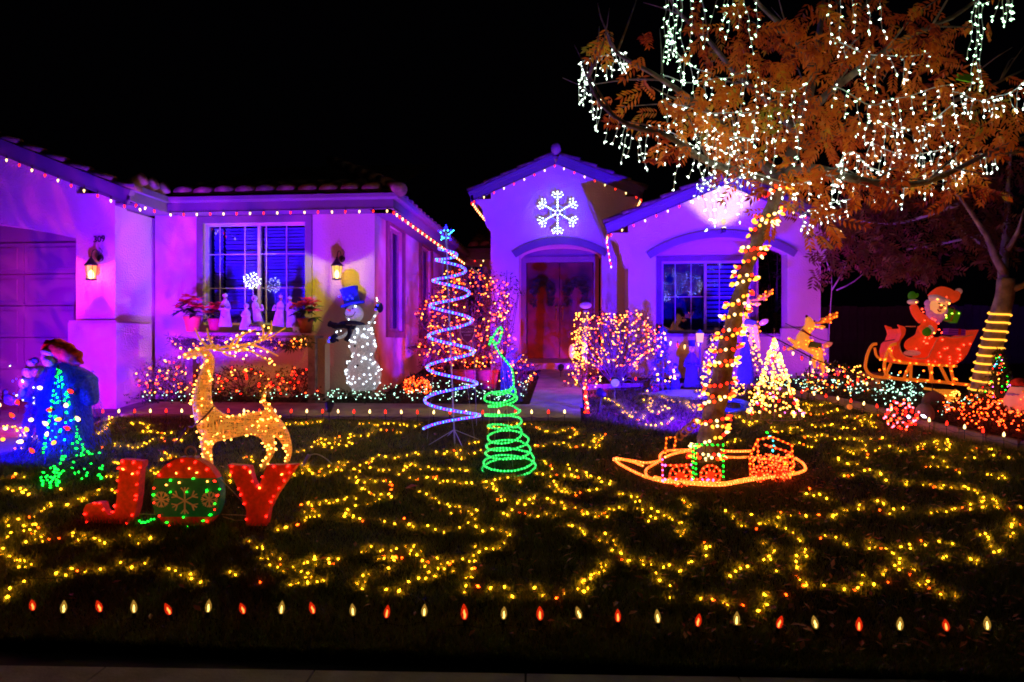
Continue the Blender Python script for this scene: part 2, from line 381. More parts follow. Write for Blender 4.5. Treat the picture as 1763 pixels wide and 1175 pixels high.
# right-hand bed edged with concrete blocks
edge = [(1020, 672), (1120, 670), (1300, 672), (1380, 686), (1440, 697), (1500, 711), (1545, 723), (1590, 737), (1650, 752), (1710, 766), (1763, 776), (1900, 800)]
EDG = curve_pts([G(*e) for e in edge], .05)
mb = MB(); vs = []; fs = []
for p in EDG: vs += [(p.x, p.y, gz(p.y) + .04), (p.x + (.2 if p.x < 3 else 6), p.y + 3, gz(p.y + 3) + .04)]
fs = [(2 * i, 2 * i + 2, 2 * i + 3, 2 * i + 1) for i in range(len(EDG) - 1)]
mb.add(vs, fs); tag(mb.build('garden_bed', MULCH), kind='structure')
blockmat = mat('edging_block', (.33, .22, .18), .85, .2, .2, 6, .5, 50)
kerb = T('edging_kerb', EDG[0], 'low curved kerb of pinkish blocks between the lawn and the bed on the right', 'kerb')
src = None
for i, (p, d) in enumerate(along(EDG, .305)):
    if src is None:
        mb = MB()
        for s_, e_ in ((-.146, .13), (.13, .146)): pass
        mb.span((-.147, -.045, -.06), (.147, .045, .085)); mb.span((-.14, -.04, .085), (.14, .04, .095))
        src = mb.build('block', blockmat); src.parent = kerb.o; o = src
    else:
        o = inst(src, 'block', (0, 0, 0), kerb.o)
    o.location = p - kerb.loc + Vector((0, 0, 0)); o.rotation_euler = (uni(-.03, .03), -math.asin(max(-.2, min(.2, d.z))), math.atan2(d.y, d.x)); o.scale = (1, 1, uni(.95, 1.06))

# ---------------------------------------------------------------- house
STUC = mat('stucco', (.62, .42, .32), .9, .1, .04, 2.0, .8, 38)
TRIM = mat('trim_plaster', (.15, .10, .11), .85, .2, .06, 4, .3, 60)
FASC = mat('fascia_paint', (.15, .10, .11), .6, .3, .06, 3)
TILE = mat('clay_tile', (.34, .18, .12), .8, .2, .25, 8, .3, 40)
WFR = mat('white_window_frame', (.42, .38, .42), .4, .4, .03, 3)
DOORM = mat('dark_red_wood', (.10, .012, .008), .5, .25, .3, 3)
GDOOR = mat('garage_door_paint', (.26, .15, .14), .5, .3, .05, 2)
BLIND = mat('blind_slat', (.7, .7, .75), .5, .3, .05, 3)
DARKIN = mat('dark_room', (.01, .01, .012), .9)
def glass(name, tint=(.55, .5, 1)):
    m, nt, b, o = nodes(name)
    g = nt.nodes.new('ShaderNodeBsdfGlossy'); g.inputs['Roughness'].default_value = .03; g.inputs['Color'].default_value = (*tint, 1)
    t = nt.nodes.new('ShaderNodeBsdfTransparent'); t.inputs[0].default_value = (.62, .6, .95, 1); mx = nt.nodes.new('ShaderNodeMixShader'); mx.inputs[0].default_value = .18
    nt.links.new(t.outputs[0], mx.inputs[1]); nt.links.new(g.outputs[0], mx.inputs[2]); nt.links.new(mx.outputs[0], o.inputs[0]); return m
GLS = glass('window_glass')
H = T('house', (-1, 12, gz(12)), 'single-storey stucco house with tiled gables lit blue, violet and pink', 'house')
YG, YB, YR, YT, YD, YW, YP = 9.15, 10.0, 16.5, 13.0, 13.6, 12.0, 12.85
BOT = .3
# garage
xg = XP(198, YG); xb0 = XP(267, YB); xb1 = XP(645, YB)
gs = (ZP(353, 8.75, 218) - ZP(268, 8.75, 0)) / (XP(218, 8.75) - XP(0, 8.75))
ztop = lambda x: ZP(353, 8.75, 218) + gs * (x - XP(218, 8.75)) + .02
xo = XP(131, YG); xc = xo - 2.45
def garch(x): t = (x - xc) / 2.45; return ZP(411, YG, 131) + .30 * (1 - t * t)
mb = MB()
mb.strip([xo, xg], lambda x: BOT, lambda x: min(ztop(x) + .05, 3.6), YG, YG + .25)
mb.strip(rng(xc - 2.45, xo, 17), garch, lambda x: ztop(x) + .05, YG, YG + .25)
mb.span((xg - .25, YG + .25, BOT), (xg, YB + .2, 3.4))
mb.span((xo, YG + .25, BOT), (xo + .12, YG + .75, 3.3))
H.part('garage_wall', mb, STUC)
mb = MB(); zp = ZP(556, YG, 160)
mb.span((XP(118, YG - .05), YG - .06, BOT), (xg + .06, YG + .02, zp)); mb.span((xg, YG + .02, BOT), (xg + .06, YB - .1, zp))
mb.span((XP(118, YG - .05), YG - .045, zp), (xg + .045, YG, zp + .03)); H.part('wall_plinth', mb, STUC)
# garage door of panels
gd = YG + .5
mb = MB(); mb.span((xc - 2.5, gd + .06, BOT), (xo + .05, gd + .12, 3.3)); gdo = H.part('garage_door', mb, GDOOR)
for r_ in range(5):
    for c_ in range(4):
        mb = MB(); w_ = 1.2; x0 = xo - .03 - (c_ + 1) * w_; z0 = .66 + r_ * .47
        mb.span((x0 + .01, gd + .03, z0), (x0 + w_ - .01, gd + .06, z0 + .455)); mb.span((x0 + .1, gd + .015, z0 + .07), (x0 + w_ - .1, gd + .03, z0 + .385))
        H.part('panel', mb, GDOOR, under=gdo)
# garage rake: fascia, gutter and tiles
def rake(x0, z0, x1, z1, yf, nt_, hi=.20, tiles=True, flip=1):
    """Rake board from (x0,z0) to (x1,z1) (lower edge) in the plane y=yf with the tile edge above it."""
    mb = MB(); n = Vector((x1 - x0, 0, z1 - z0)).normalized(); up = Vector((-n.z, 0, n.x));
    if up.z < 0: up = -up
    a = Vector((x0, yf, z0)); b = Vector((x1, yf, z1)); th = Vector((0, .05, 0))
    def slabp(o0, o1, y0, y1):
        vs = []
        for y in (y0, y1):
            for e in (a, b):
                for o_ in (o0, o1): vs.append(Vector((e.x, y, e.z)) + up * o_)
        mb.add(vs, [(0, 2, 3, 1), (4, 5, 7, 6), (1, 3, 7, 5), (0, 4, 6, 2), (0, 1, 5, 4), (2, 6, 7, 3)])
    slabp(0, hi * .62, yf, yf + .05); slabp(hi * .62, hi, yf - .03, yf + .08)
    fo = H.part('fascia', mb, FASC)
    L_ = (b - a).length; k = max(1, int(round(L_ / nt_)))
    if tiles:
        for i in range(k):
            c0 = a + (b - a) * (i / k); c1 = a + (b - a) * ((i + 1.12) / k); mb = MB()
            hi_, lo_ = (c0, c1) if c0.z > c1.z else (c1, c0)
            pts = []
            for e, r_, o_ in ((hi_, .075, .0), (lo_, .088, .022)):
                cc = e + up * (hi + o_) + Vector((0, .06, 0))
                pts.append([cc + Vector((0, 1, 0)) * (r_ * math.cos(t)) + up * (r_ * math.sin(t) * .9) for t in rng(math.pi, 0, 8)])
            vs = pts[0] + pts[1]; mb.add(vs, [(j, j + 1, j + 9, j + 8) for j in range(7)] + [tuple(range(8))[::-1], tuple(range(8, 16))])
            H.part('tile', mb, TILE, True, under=fo)
    return fo
rake(XP(-260, 8.75), ztop(XP(-260, 8.75)) , XP(218, 8.75), ZP(353, 8.75, 218), 8.75, .36)
def soffit(x0, x1, zf, y0, y1): 
    mb = MB(); xs = [x0, x1]; mb.strip(xs, lambda x: zf(x) + .07, lambda x: zf(x) + .10, y0, y1); return H.part('soffit', mb, FASC)
soffit(XP(-260, 8.75), XP(218, 8.75), ztop, 8.8, YG)
# low eave of the garage running back to the bay
mb = MB(); xe = XP(218, 8.75)
ez = ZP(363, 9.6, 460)
mb.span((xe, 8.75, ez), (xe + .05, 9.62, ez + .13)); mb.span((xe - .02, 8.73, ez + .13), (xe + .12, 9.62, ez + .21)); H.part('fascia', mb, FASC)
mb = MB(); mb.span((xg - .2, 9.15, ez + .02), (xe, 9.95, ez + .05)); H.part('soffit', mb, FASC)
for k in range(3):
    mb = MB(); mb.lathe((xe - .05, 8.95 + k * .26, ez + .27), [(.075, -.18), (.088, .18)], 12, (0, R(68), 0)); H.part('tile', mb, TILE, True)
# bay
def wall_open(name, x0, x1, zt, y0, y1, ops, m=STUC):
    """Wall from x0 to x1 with rectangular openings (xa, xb, za, zb)."""
    mb = MB(); cuts = sorted(set([x0, x1] + [o[0] for o in ops] + [o[1] for o in ops]))
    for a, b in zip(cuts[:-1], cuts[1:]):
        op = [o for o in ops if o[0] <= a + 1e-6 and o[1] >= b - 1e-6]
        if not op: mb.strip([a, b], lambda x: BOT, zt, y0, y1)
        else: mb.strip([a, b], lambda x: BOT, lambda x: op[0][2], y0, y1); mb.strip([a, b], lambda x: op[0][3], zt, y0, y1)
    return H.part(name, mb, m)
wx0, wx1 = XP(352, YB), XP(527, YB); wz0, wz1 = ZP(560, YB, 440), ZP(384, YB, 440)
wall_open('front_wall', xb0, xb1, lambda x: ez + .06, YB, YB + .2, [(wx0, wx1, wz0, wz1)])
# surround of the big window
def surround(x0, x1, z0, z1, y, t=.075, pr=.035, bottom=True):
    mb = MB(); mb.span((x0 - t, y - pr, z1), (x1 + t, y - .001, z1 + t)); mb.span((x0 - t, y - pr, z0), (x0, y - .001, z1)); mb.span((x1, y - pr, z0), (x1 + t, y - .001, z1))
    if bottom: mb.span((x0 - t - .02, y - pr - .015, z0 - t), (x1 + t + .02, y - .001, z0))
    return H.part('window_surround', mb, TRIM)
surround(wx0, wx1, wz0, wz1, YB, .10, .045)
def window(x0, x1, z0, z1, y, cols, rows, mids=(), fr=.035, blinds=True, slats=26, blx=None, cover=1.0):
    t = .05; mb = MB(); mb.span((x0, y, z0), (x0 + fr, y + t, z1)); mb.span((x1 - fr, y, z0), (x1, y + t, z1)); mb.span((x0 + fr, y, z1 - fr), (x1 - fr, y + t, z1)); mb.span((x0 + fr, y, z0), (x1 - fr, y + t, z0 + fr))
    for mx in mids: mb.span((x0 + (x1 - x0) * mx - fr * .6, y - .005, z0 + fr), (x0 + (x1 - x0) * mx + fr * .6, y + t, z1 - fr))
    wo = H.part('window', mb, WFR)
    for c in cols: mb = MB(); xx = x0 + (x1 - x0) * c; mb.span((xx - .006, y + .02, z0 + fr), (xx + .006, y + .032, z1 - fr)); H.part('muntin', mb, WFR, under=wo)
    for r_ in rows: mb = MB(); zz = z0 + (z1 - z0) * r_; mb.span((x0 + fr, y + .018, zz - .006), (x1 - fr, y + .034, zz + .006)); H.part('muntin', mb, WFR, under=wo)
    mb = MB(); mb.span((x0 + fr, y + .036, z0 + fr), (x1 - fr, y + .040, z1 - fr)); H.part('pane', mb, GLS, under=wo)
    if blinds:
        s_ = None; zz1 = z1 - fr - .02; n = slats; hh = (z1 - z0 - 2 * fr) * cover
        for (ba, bb) in (blx or ((0, 1),)):
            a, b = x0 + fr + (x1 - x0 - 2 * fr) * ba, x0 + fr + (x1 - x0 - 2 * fr) * bb; first = None
            for i in range(n):
                zz = zz1 - hh * (i + .5) / n
                if first is None:
                    mb = MB(); mb.box(((a + b) / 2, y + .12, zz), (b - a - .01, .058, .003), (R(-52), 0, 0)); first = H.part('slat', mb, BLIND, under=wo)
                else:
                    o = inst(first, 'slat', (0, uni(-.003, .003), -(hh * i / n)), wo, (0, uni(-.002, .002), 0))
    mb = MB(); mb.span((x0 - .1, y + .5, z0 - .1), (x1 + .1, y + .52, z1 + .1)); mb.span((x0 - .12, y + .2, z0 - .1), (x0 - .1, y + .5, z1 + .1)); mb.span((x1 + .1, y + .2, z0 - .1), (x1 + .12, y + .5, z1 + .1)); H.part('curtain', mb, mat('dark_curtain', (.05, .05, .09), .9), under=wo)
    return wo
window(wx0, wx1, wz0, wz1, YB + .05, (.13, .38, .59, .79), (.365, .70), (.525,), blinds=True, slats=30, blx=((0.02, .12), (.14, .50), (.54, .99)))
# bay eave
mb = MB(); xf0 = xe + .05; xf1 = XP(677, 9.6)
mb.span((xf0, 9.6, ez), (xf1, 9.65, ez + .13)); H.part('fascia', mb, FASC)
mb = MB(); prof = [(0, 0), (0, .075), (-.015, .08), (-.09, .08), (-.10, .07), (-.09, .02), (-.06, 0)]
mb.prism(prof, lambda a, b, k: Vector((xf0 if k == 0 else xf1 + .08, 9.6 + a, ez + .13 + b))); H.part('gutter', mb, FASC)
mb = MB(); mb.span((xf0, 9.651, ez + .01), (xf1, YB, ez + .03)); H.part('soffit', mb, FASC)
SL = .38
def field(x0, x1, y0, y1, z0, name='roof', ps=None, sp=.36, dirs='y', rows=9, vis=1):
    """Sloping roof plane with barrel tiles, each tile a part; rises in +y (or, for dirs='x', in -x)."""
    mb = MB()
    if dirs == 'y': vs = [(x0, y0, z0), (x1, y0, z0), (x1, y1, z0 + (y1 - y0) * SL), (x0, y1, z0 + (y1 - y0) * SL)]
    else: vs = [(x1, y0, z0), (x1, y1, z0), (x0, y1, z0 + (x1 - x0) * SL), (x0, y0 + (x1 - x0), z0 + (x1 - x0) * SL)]
    mb.add(vs, [(0, 1, 2, 3)]); ro = H.part(name, mb, TILE); first = None
    L_ = (x1 - x0) if dirs == 'y' else (y1 - y0); n = int(L_ / sp); up = math.atan(SL); tl = .42
    for r_ in range(rows):
        for i in range(n):
            if dirs == 'y': c = Vector((x0 + (i + .5) * sp, y0 + (r_ + .5) * tl * math.cos(up) - .04, z0 + (r_ + .5) * tl * math.sin(up) + .02))
            else: c = Vector((x1 - (r_ + .5) * tl * math.cos(up) + .04, y0 + (i + .5) * sp, z0 + (r_ + .5) * tl * math.sin(up) + .02))
            if first is None:
                mb = MB(); a = [Vector((.115 * math.cos(t), -.22, .075 * math.sin(t))) for t in rng(0, math.pi, 8)]; b = [Vector((.10 * math.cos(t), .22, .062 * math.sin(t))) for t in rng(0, math.pi, 8)]
                mb.add(a + b, [(j, j + 1, j + 9, j + 8) for j in range(7)] + [tuple(range(8))[::-1], tuple(range(8, 16))])
                first = mb.build('tile', TILE, None, True); first.parent = ro; o = first
            else: o = inst(first, 'tile', (0, 0, 0), ro)
            o.location = c - H.loc + Vector((uni(-.006, .006), 0, uni(0, .006)))
            o.rotation_euler = (up + uni(-.02, .02), 0, uni(-.02, .02)) if dirs == 'y' else (up + uni(-.02, .02), 0, R(90) + uni(-.02, .02))
    return ro
field(xf0 + .12, xf1, 9.52, 12.5, ez + .235, rows=2, sp=.307)
# hip caps at the corner and along the side eave
mb = MB()
side_x = xf1
for k in range(7):
    c = Vector((side_x + .02 - k * .22, 9.62 + k * .22 * 1.0, ez + .30 + k * .12)); q = Vector((-1, 1, .55)).normalized().to_track_quat('Z', 'Y').to_matrix()
    mb = MB(); mb.lathe(c, [(.098, -.18), (.08, .2)], 12, q); H.part('ridge_tile', mb, TILE, True)
# side wall of the bay, with two windows
ys0, ys1 = YB + .2, YR
def side_y(px): # depth at which the side wall shows at that column
    d = pdir(px, 592); return xb1 / (d.x / d.y)
wA = (side_y(667), side_y(692)); wB = (side_y(723), side_y(741))
zA = (P(665, 570, side_y(665)).z, P(665, 384, side_y(665)).z)
mb = MB(); cuts = [YB + .2, wA[0], wA[1], wB[0], wB[1], ys1]
for a, b, op in ((cuts[0], cuts[1], 0), (cuts[1], cuts[2], 1), (cuts[2], cuts[3], 0), (cuts[3], cuts[4], 1), (cuts[4], cuts[5], 0)):
    if op: mb.span((xb1 - .2, a, BOT), (xb1, b, zA[0])); mb.span((xb1 - .2, a, zA[1]), (xb1, b, ez + .06))
    else: mb.span((xb1 - .2, a, BOT), (xb1, b, ez + .06))
H.part('side_wall', mb, mat('stained_stucco', (.62, .50, .42), .9, .15, .1, 1.6, .6, 38, col2=(.38, .16, .10)))
for (a, b) in (wA, wB):
    mb = MB(); t = .1; mb.span((xb1, a - t, zA[1]), (xb1 + .04, b + t, zA[1] + t)); mb.span((xb1, a - t, zA[0] - t), (xb1 + .04, b + t, zA[0])); mb.span((xb1, a - t, zA[0]), (xb1 + .04, a, zA[1])); mb.span((xb1, b, zA[0]), (xb1 + .04, b + t, zA[1]))
    so = H.part('window_surround', mb, mat('rust_trim', (.18, .07, .06), .8))
    mb = MB(); f_ = .05; mb.span((xb1 - .1, a, zA[0]), (xb1 - .05, a + f_, zA[1])); mb.span((xb1 - .1, b - f_, zA[0]), (xb1 - .05, b, zA[1])); mb.span((xb1 - .1, a + f_, zA[1] - f_), (xb1 - .05, b - f_, zA[1])); mb.span((xb1 - .1, a + f_, zA[0]), (xb1 - .05, b - f_, zA[0] + f_)); mb.span((xb1 - .1, (a + b) / 2 - .03, zA[0] + f_), (xb1 - .05, (a + b) / 2 + .03, zA[1] - f_))
    wo = H.part('window', mb, mat('brown_frame', (.25, .12, .1), .5)); mb = MB(); mb.span((xb1 - .085, a + f_, zA[0] + f_), (xb1 - .08, b - f_, zA[1] - f_)); H.part('pane', mb, GLS, under=wo)
    mb = MB(); mb.span((xb1 - .4, a - .1, zA[0] - .1), (xb1 - .38, b + .1, zA[1] + .1)); H.part('curtain', mb, mat('brown_curtain', (.06, .03, .05), .9), under=wo)
mb = MB(); yy1 = YR - .4
mb.span((side_x - .05, 9.651, ez), (side_x, yy1, ez + .13)); H.part('fascia', mb, FASC)
mb = MB(); mb.prism(prof, lambda a, b, k: Vector((side_x - a, 9.6 if k == 0 else yy1, ez + .13 + b))); H.part('gutter', mb, FASC)
mb = MB(); mb.span((xb1, 9.66, ez + .01), (side_x - .05, yy1, ez + .03)); H.part('soffit', mb, FASC)
field(side_x - 3, side_x - .05, 9.9, yy1, ez + .23, rows=1, dirs='x', sp=.31)
# recessed wall between bay and tower, with its window and roof
xt0, xt1 = XP(845, YT), XP(1076, YT)
zr = ZP(447, YR - .4, 815)
rx0, rx1 = XP(800, YR), XP(833, YR)
wall_open('recess_wall', xb1, xt0 + .3, lambda x: zr + .05, YR, YR + .2, [(rx0, rx1, ZP(560, YR), ZP(456, YR))])
window(rx0, rx1, ZP(560, YR), ZP(456, YR), YR + .05, (.5,), (.5,), blinds=False)
mb = MB(); mb.span((side_x, YR - .4, zr), (xt0, YR - .35, zr + .16)); mb.span((side_x, YR - .48, zr + .16), (xt0, YR - .38, zr + .25)); H.part('fascia', mb, FASC)
field(side_x + .05, xt0, YR - .5, YR + 3.2, zr + .28, rows=6, sp=.27)
# tower with gable and arched door recess
tyf = YT - .35
zl = ZP(346, tyf, 815); zpk = ZP(282, tyf, 957); xl, xr, xm = XP(812, tyf), XP(1104, tyf), XP(957, tyf)
def tslope(x): return zpk - (zpk - zl) * abs(x - xm) / ((xr - xl) / 2)
da, db = XP(893, YT), XP(1036, YT); dcx = (da + db) / 2; dspr, dtop = ZP(441, YT, 893), ZP(421, YT, 957)
def darch(x): t = (x - dcx) / ((db - da) / 2); return dspr + (dtop - dspr) * math.sqrt(max(0, 1 - t * t * .999)) if abs(t) <= 1 else dspr
tsw = lambda x: tslope(x) + .09
mb = MB(); mb.strip([xt0, da], lambda x: BOT, tsw, YT, YT + .2); mb.strip([db, xt1], lambda x: BOT, tsw, YT, YT + .2)
mb.strip(rng(da, db, 24), darch, tsw, YT, YT + .2)
mb.span((xt0, YT + .2, BOT), (xt0 + .2, YR + .2, zl)); mb.span((xt1 - .2, YT + .2, BOT), (xt1, YR, zl))
mb.span((da - .2, YT + .2, BOT), (da, YD + .1, dspr + .5)); mb.span((db, YT + .2, BOT), (db + .2, YD + .1, dspr + .5))
H.part('tower_wall', mb, STUC)
mb = MB(); mb.strip(rng(da, db, 25), lambda x: darch(x), lambda x: darch(x) + .04, YT + .2, YD + .1); H.part('arch_soffit', mb, STUC)
def archband(name, a, b, zs, zt, y, th=.13, pr=.05, ext=.12, n=28):
    c = (a + b) / 2; h = (b - a) / 2; mb = MB(); inn = []; out = []
    Rr = ((h) ** 2 + (zt - zs) ** 2) / (2 * (zt - zs)); cz = zt - Rr; am = math.asin(min(1, h / Rr)) * (1 + ext / h * .5)
    for t in rng(-am, am, n): inn.append((c + Rr * math.sin(t), cz + Rr * math.cos(t))); out.append((c + (Rr + th) * math.sin(t), cz + (Rr + th) * math.cos(t)))
    for i in range(n - 1):
        vs = [(inn[i][0], y - pr, inn[i][1]), (inn[i + 1][0], y - pr, inn[i + 1][1]), (out[i + 1][0], y - pr, out[i + 1][1]), (out[i][0], y - pr, out[i][1])]
        vs += [(v[0], y - .001, v[2]) for v in vs]
        mb.add(vs, [(0, 1, 2, 3), (3, 2, 6, 7), (1, 0, 4, 5)] + ([(0, 3, 7, 4)] if i == 0 else []) + ([(1, 5, 6, 2)] if i == n - 2 else []))
    return H.part(name, mb, TRIM)
archband('arch_trim', da, db, dspr, dtop, YT)
# corbels under the eaves
def corbel(x, z, y0, y1, sgn, w_=.26, h_=.5):
    pts = [(0, 0), (w_, 0), (w_, -.08)] + [(w_ - .02 - (w_ * .45) * math.sin(t), -.08 - h_ * .4 * (1 - math.cos(t))) for t in rng(.1, math.pi / 2, 5)] + [(w_ * .4 * math.cos(t), -.08 - h_ * .4 - h_ * .45 * math.sin(t)) for t in rng(.1, math.pi / 2, 5)] + [(0, -h_)]
    mb = MB(); mb.prism(pts, lambda a, b, k: Vector((x + sgn * a, y0 if k == 0 else y1, z + b))); return H.part('corbel', mb, STUC)
corbel(xt0, zl + .1, YT, YT + .4, -1, .3, .6); corbel(xt1, zl + .1, YT, YT + .4, 1, .3, .6)
for s_ in (-1, 1):
    x0, x1 = (xl, xm) if s_ < 0 else (xm, xr)
    rake(x0, tslope(x0) - .0, x1, tslope(x1) - .0, tyf, .36, .17)
    mb = MB(); mb.strip([x0, x1], lambda x: tslope(x) + .10, lambda x: tslope(x) + .16, tyf + .05, YR + 2); H.part('roof', mb, TILE)
mb = MB()
for k in range(4):
    mb = MB(); mb.lathe((xm, tyf + .1 + k * .36, zpk + .26), [(.10, -.2), (.085, .2)], 12, (R(90), 0, 0)); H.part('ridge_tile', mb, TILE, True)
# side eaves of the tower (gutter running back)
mb = MB(); mb.span((xl - .02, tyf, zl - .02), (xl + .03, YT + 3, zl + .1)); mb.span((xr - .03, tyf, zl - .02), (xr + .02, YT + 3, zl + .1)); H.part('fascia', mb, FASC)
# doors
fa, fb = XP(897, YD), XP(1031, YD); dz0 = gz(13.6) + .17; dz1 = ZP(452, YD, 960)
mb = MB(); mb.span((fa, YD - .02, dz0), (XP(906, YD), YD + .1, dz1)); mb.span((XP(1022, YD), YD - .02, dz0), (fb, YD + .1, dz1)); mb.span((fa, YD - .02, dz1), (fb, YD + .1, dz1 + .11)); mb.span((fa - .2, YD + .02, dz1 + .11), (fb + .2, YD + .1, dz1 + .9))
H.part('door_surround', mb, TRIM)
ddx = [XP(907, YD), XP(963.5, YD), XP(1021, YD)]
for k in range(2):
    a, b = ddx[k] + .004, ddx[k + 1] - .004
    mb = MB(); mb.span((a, YD + .04, dz0), (b, YD + .08, dz1 - .005)); do = H.part('door', mb, DOORM)
    w_ = b - a; z_ = dz1 - dz0
    for (u0, u1, v0, v1) in ((.15, .85, .84, .95), (.15, .85, .48, .80), (.15, .85, .07, .42)):
        mb = MB(); mb.span((a + w_ * u0, YD + .03, dz0 + z_ * v0), (a + w_ * u1, YD + .04, dz0 + z_ * v1)); mb.span((a + w_ * u0 + .05, YD + .022, dz0 + z_ * v0 + .04), (a + w_ * u1 - .05, YD + .03, dz0 + z_ * v1 - .04)); H.part('panel', mb, DOORM, under=do)
    mb = MB(); hx = b - .06 if k == 0 else a + .06; mb.lathe((hx, YD + .0, dz0 + 1.0), [(.012, 0), (.03, .02), (.012, .04)], 10, (R(90), 0, 0)); mb.tube([(hx, YD, dz0 + .75), (hx, YD - .03, dz0 + .8), (hx, YD - .03, dz0 + .93), (hx, YD, dz0 + .96)], .008, 6); H.part('handle', mb, mat('brass', (.5, .35, .12), .3, metal=1), under=do)
# right-hand wing: gable with wide arch
wyf = YW - .35
wl, wr, wm = XP(1047, wyf), XP(1452, wyf), XP(1249, wyf); wzl, wzp = ZP(402, wyf, 1047), ZP(319, wyf, 1249)
def wslope(x): return wzp - (wzp - wzl) * abs(x - wm) / ((wr - wl) / 2)
ww0, ww1 = XP(1082, YW), XP(1413, YW)
oa, ob = XP(1129, YW), XP(1356, YW); osp, otp = ZP(440, YW, 1130), ZP(409, YW, 1243); osill = ZP(580, YW, 1180)
def warch(x):
    t = (x - (oa + ob) / 2) / ((ob - oa) / 2); return osp + (otp - osp) * (1 - min(1, t * t))
wsw = lambda x: wslope(x) + .09
mb = MB(); mb.strip([ww0, oa], lambda x: BOT, wsw, YW, YW + .25); mb.strip([ob, ww1], lambda x: BOT, wsw, YW, YW + .35)
mb.strip(rng(oa, ob, 24), warch, wsw, YW, YW + .25)
mb.strip([oa, ob - .001], lambda x: BOT, lambda x: osill, YW + .02, YW + .2)
mb.span((ww0, YW + .25, BOT), (ww0 + .2, 15, wzl)); H.part('wing_wall', mb, STUC)
mb = MB(); mb.span((XP(1345, YW - .06), YW - .07, BOT), (XP(1425, YW - .06), YW - .002, ZP(566, YW, 1380))); H.part('column_plinth', mb, STUC)
mb = MB(); mb.span((oa, YW - .03, osill), (ob - .002, YW + .22, osill + .05)); H.part('ledge', mb, TRIM)
corbel(ww0, wzl + .06, YW, YW + .3, -1, .30, .62); corbel(ww1, wzl + .06, YW, YW + .3, 1, .26, .55)
archband('arch_trim', oa, ob, osp, otp, YW, .12, .05, .2)
for s_ in (-1, 1):
    x0, x1 = (wl, wm) if s_ < 0 else (wm, wr)
    rake(x0, wslope(x0), x1, wslope(x1), wyf, .36, .17)
    mb = MB(); mb.strip([x0, x1], lambda x: wslope(x) + .10, lambda x: wslope(x) + .15, wyf + .05, 15.5); H.part('roof', mb, TILE)
# porch back wall with the sliding window
pz0, pz1 = ZP(572, YP, 1200), ZP(450, YP, 1200); pa, pb = XP(1139, YP), XP(1292, YP)
wall_open('porch_wall', ww0 + .2, pb + .14, lambda x: wzl + .05, YP, YP + .15, [(pa, pb, pz0, pz1)])
surround(pa, pb, pz0, pz1, YP, .09, .03)
window(pa, pb, pz0, pz1, YP + .03, (.16, .34, .66), (.5,), (.5,), blinds=True, slats=15, blx=((.52, .99),))
# house number
def text(s_, loc, size, m, par, rot=(R(90), 0, 0), ext=.004, name='lettering'):
    cu = bpy.data.curves.new(name, 'FONT'); cu.body = s_; cu.size = size; cu.extrude = ext; cu.align_x = 'CENTER'; cu.align_y = 'CENTER'; cu.resolution_u = 3
    o = bpy.data.objects.new(name, cu); COL.objects.link(o); dg = bpy.context.evaluated_depsgraph_get()
    me = bpy.data.meshes.new_from_object(o.evaluated_get(dg)); me.materials.clear(); me.materials.append(m); bpy.data.objects.remove(o)
    o = bpy.data.objects.new(name, me); COL.objects.link(o); o.rotation_euler = rot
    o.parent = par.o if isinstance(par, T) else par; o.location = Vector(loc) - (par.loc if isinstance(par, T) else Vector((0, 0, 0)))
    return o
for i, ch in enumerate('309'):
    text(ch, P(164 + i * 6.8, 413 - i * .5, YG - .012), .125, BLACKM, H, name='house_number')

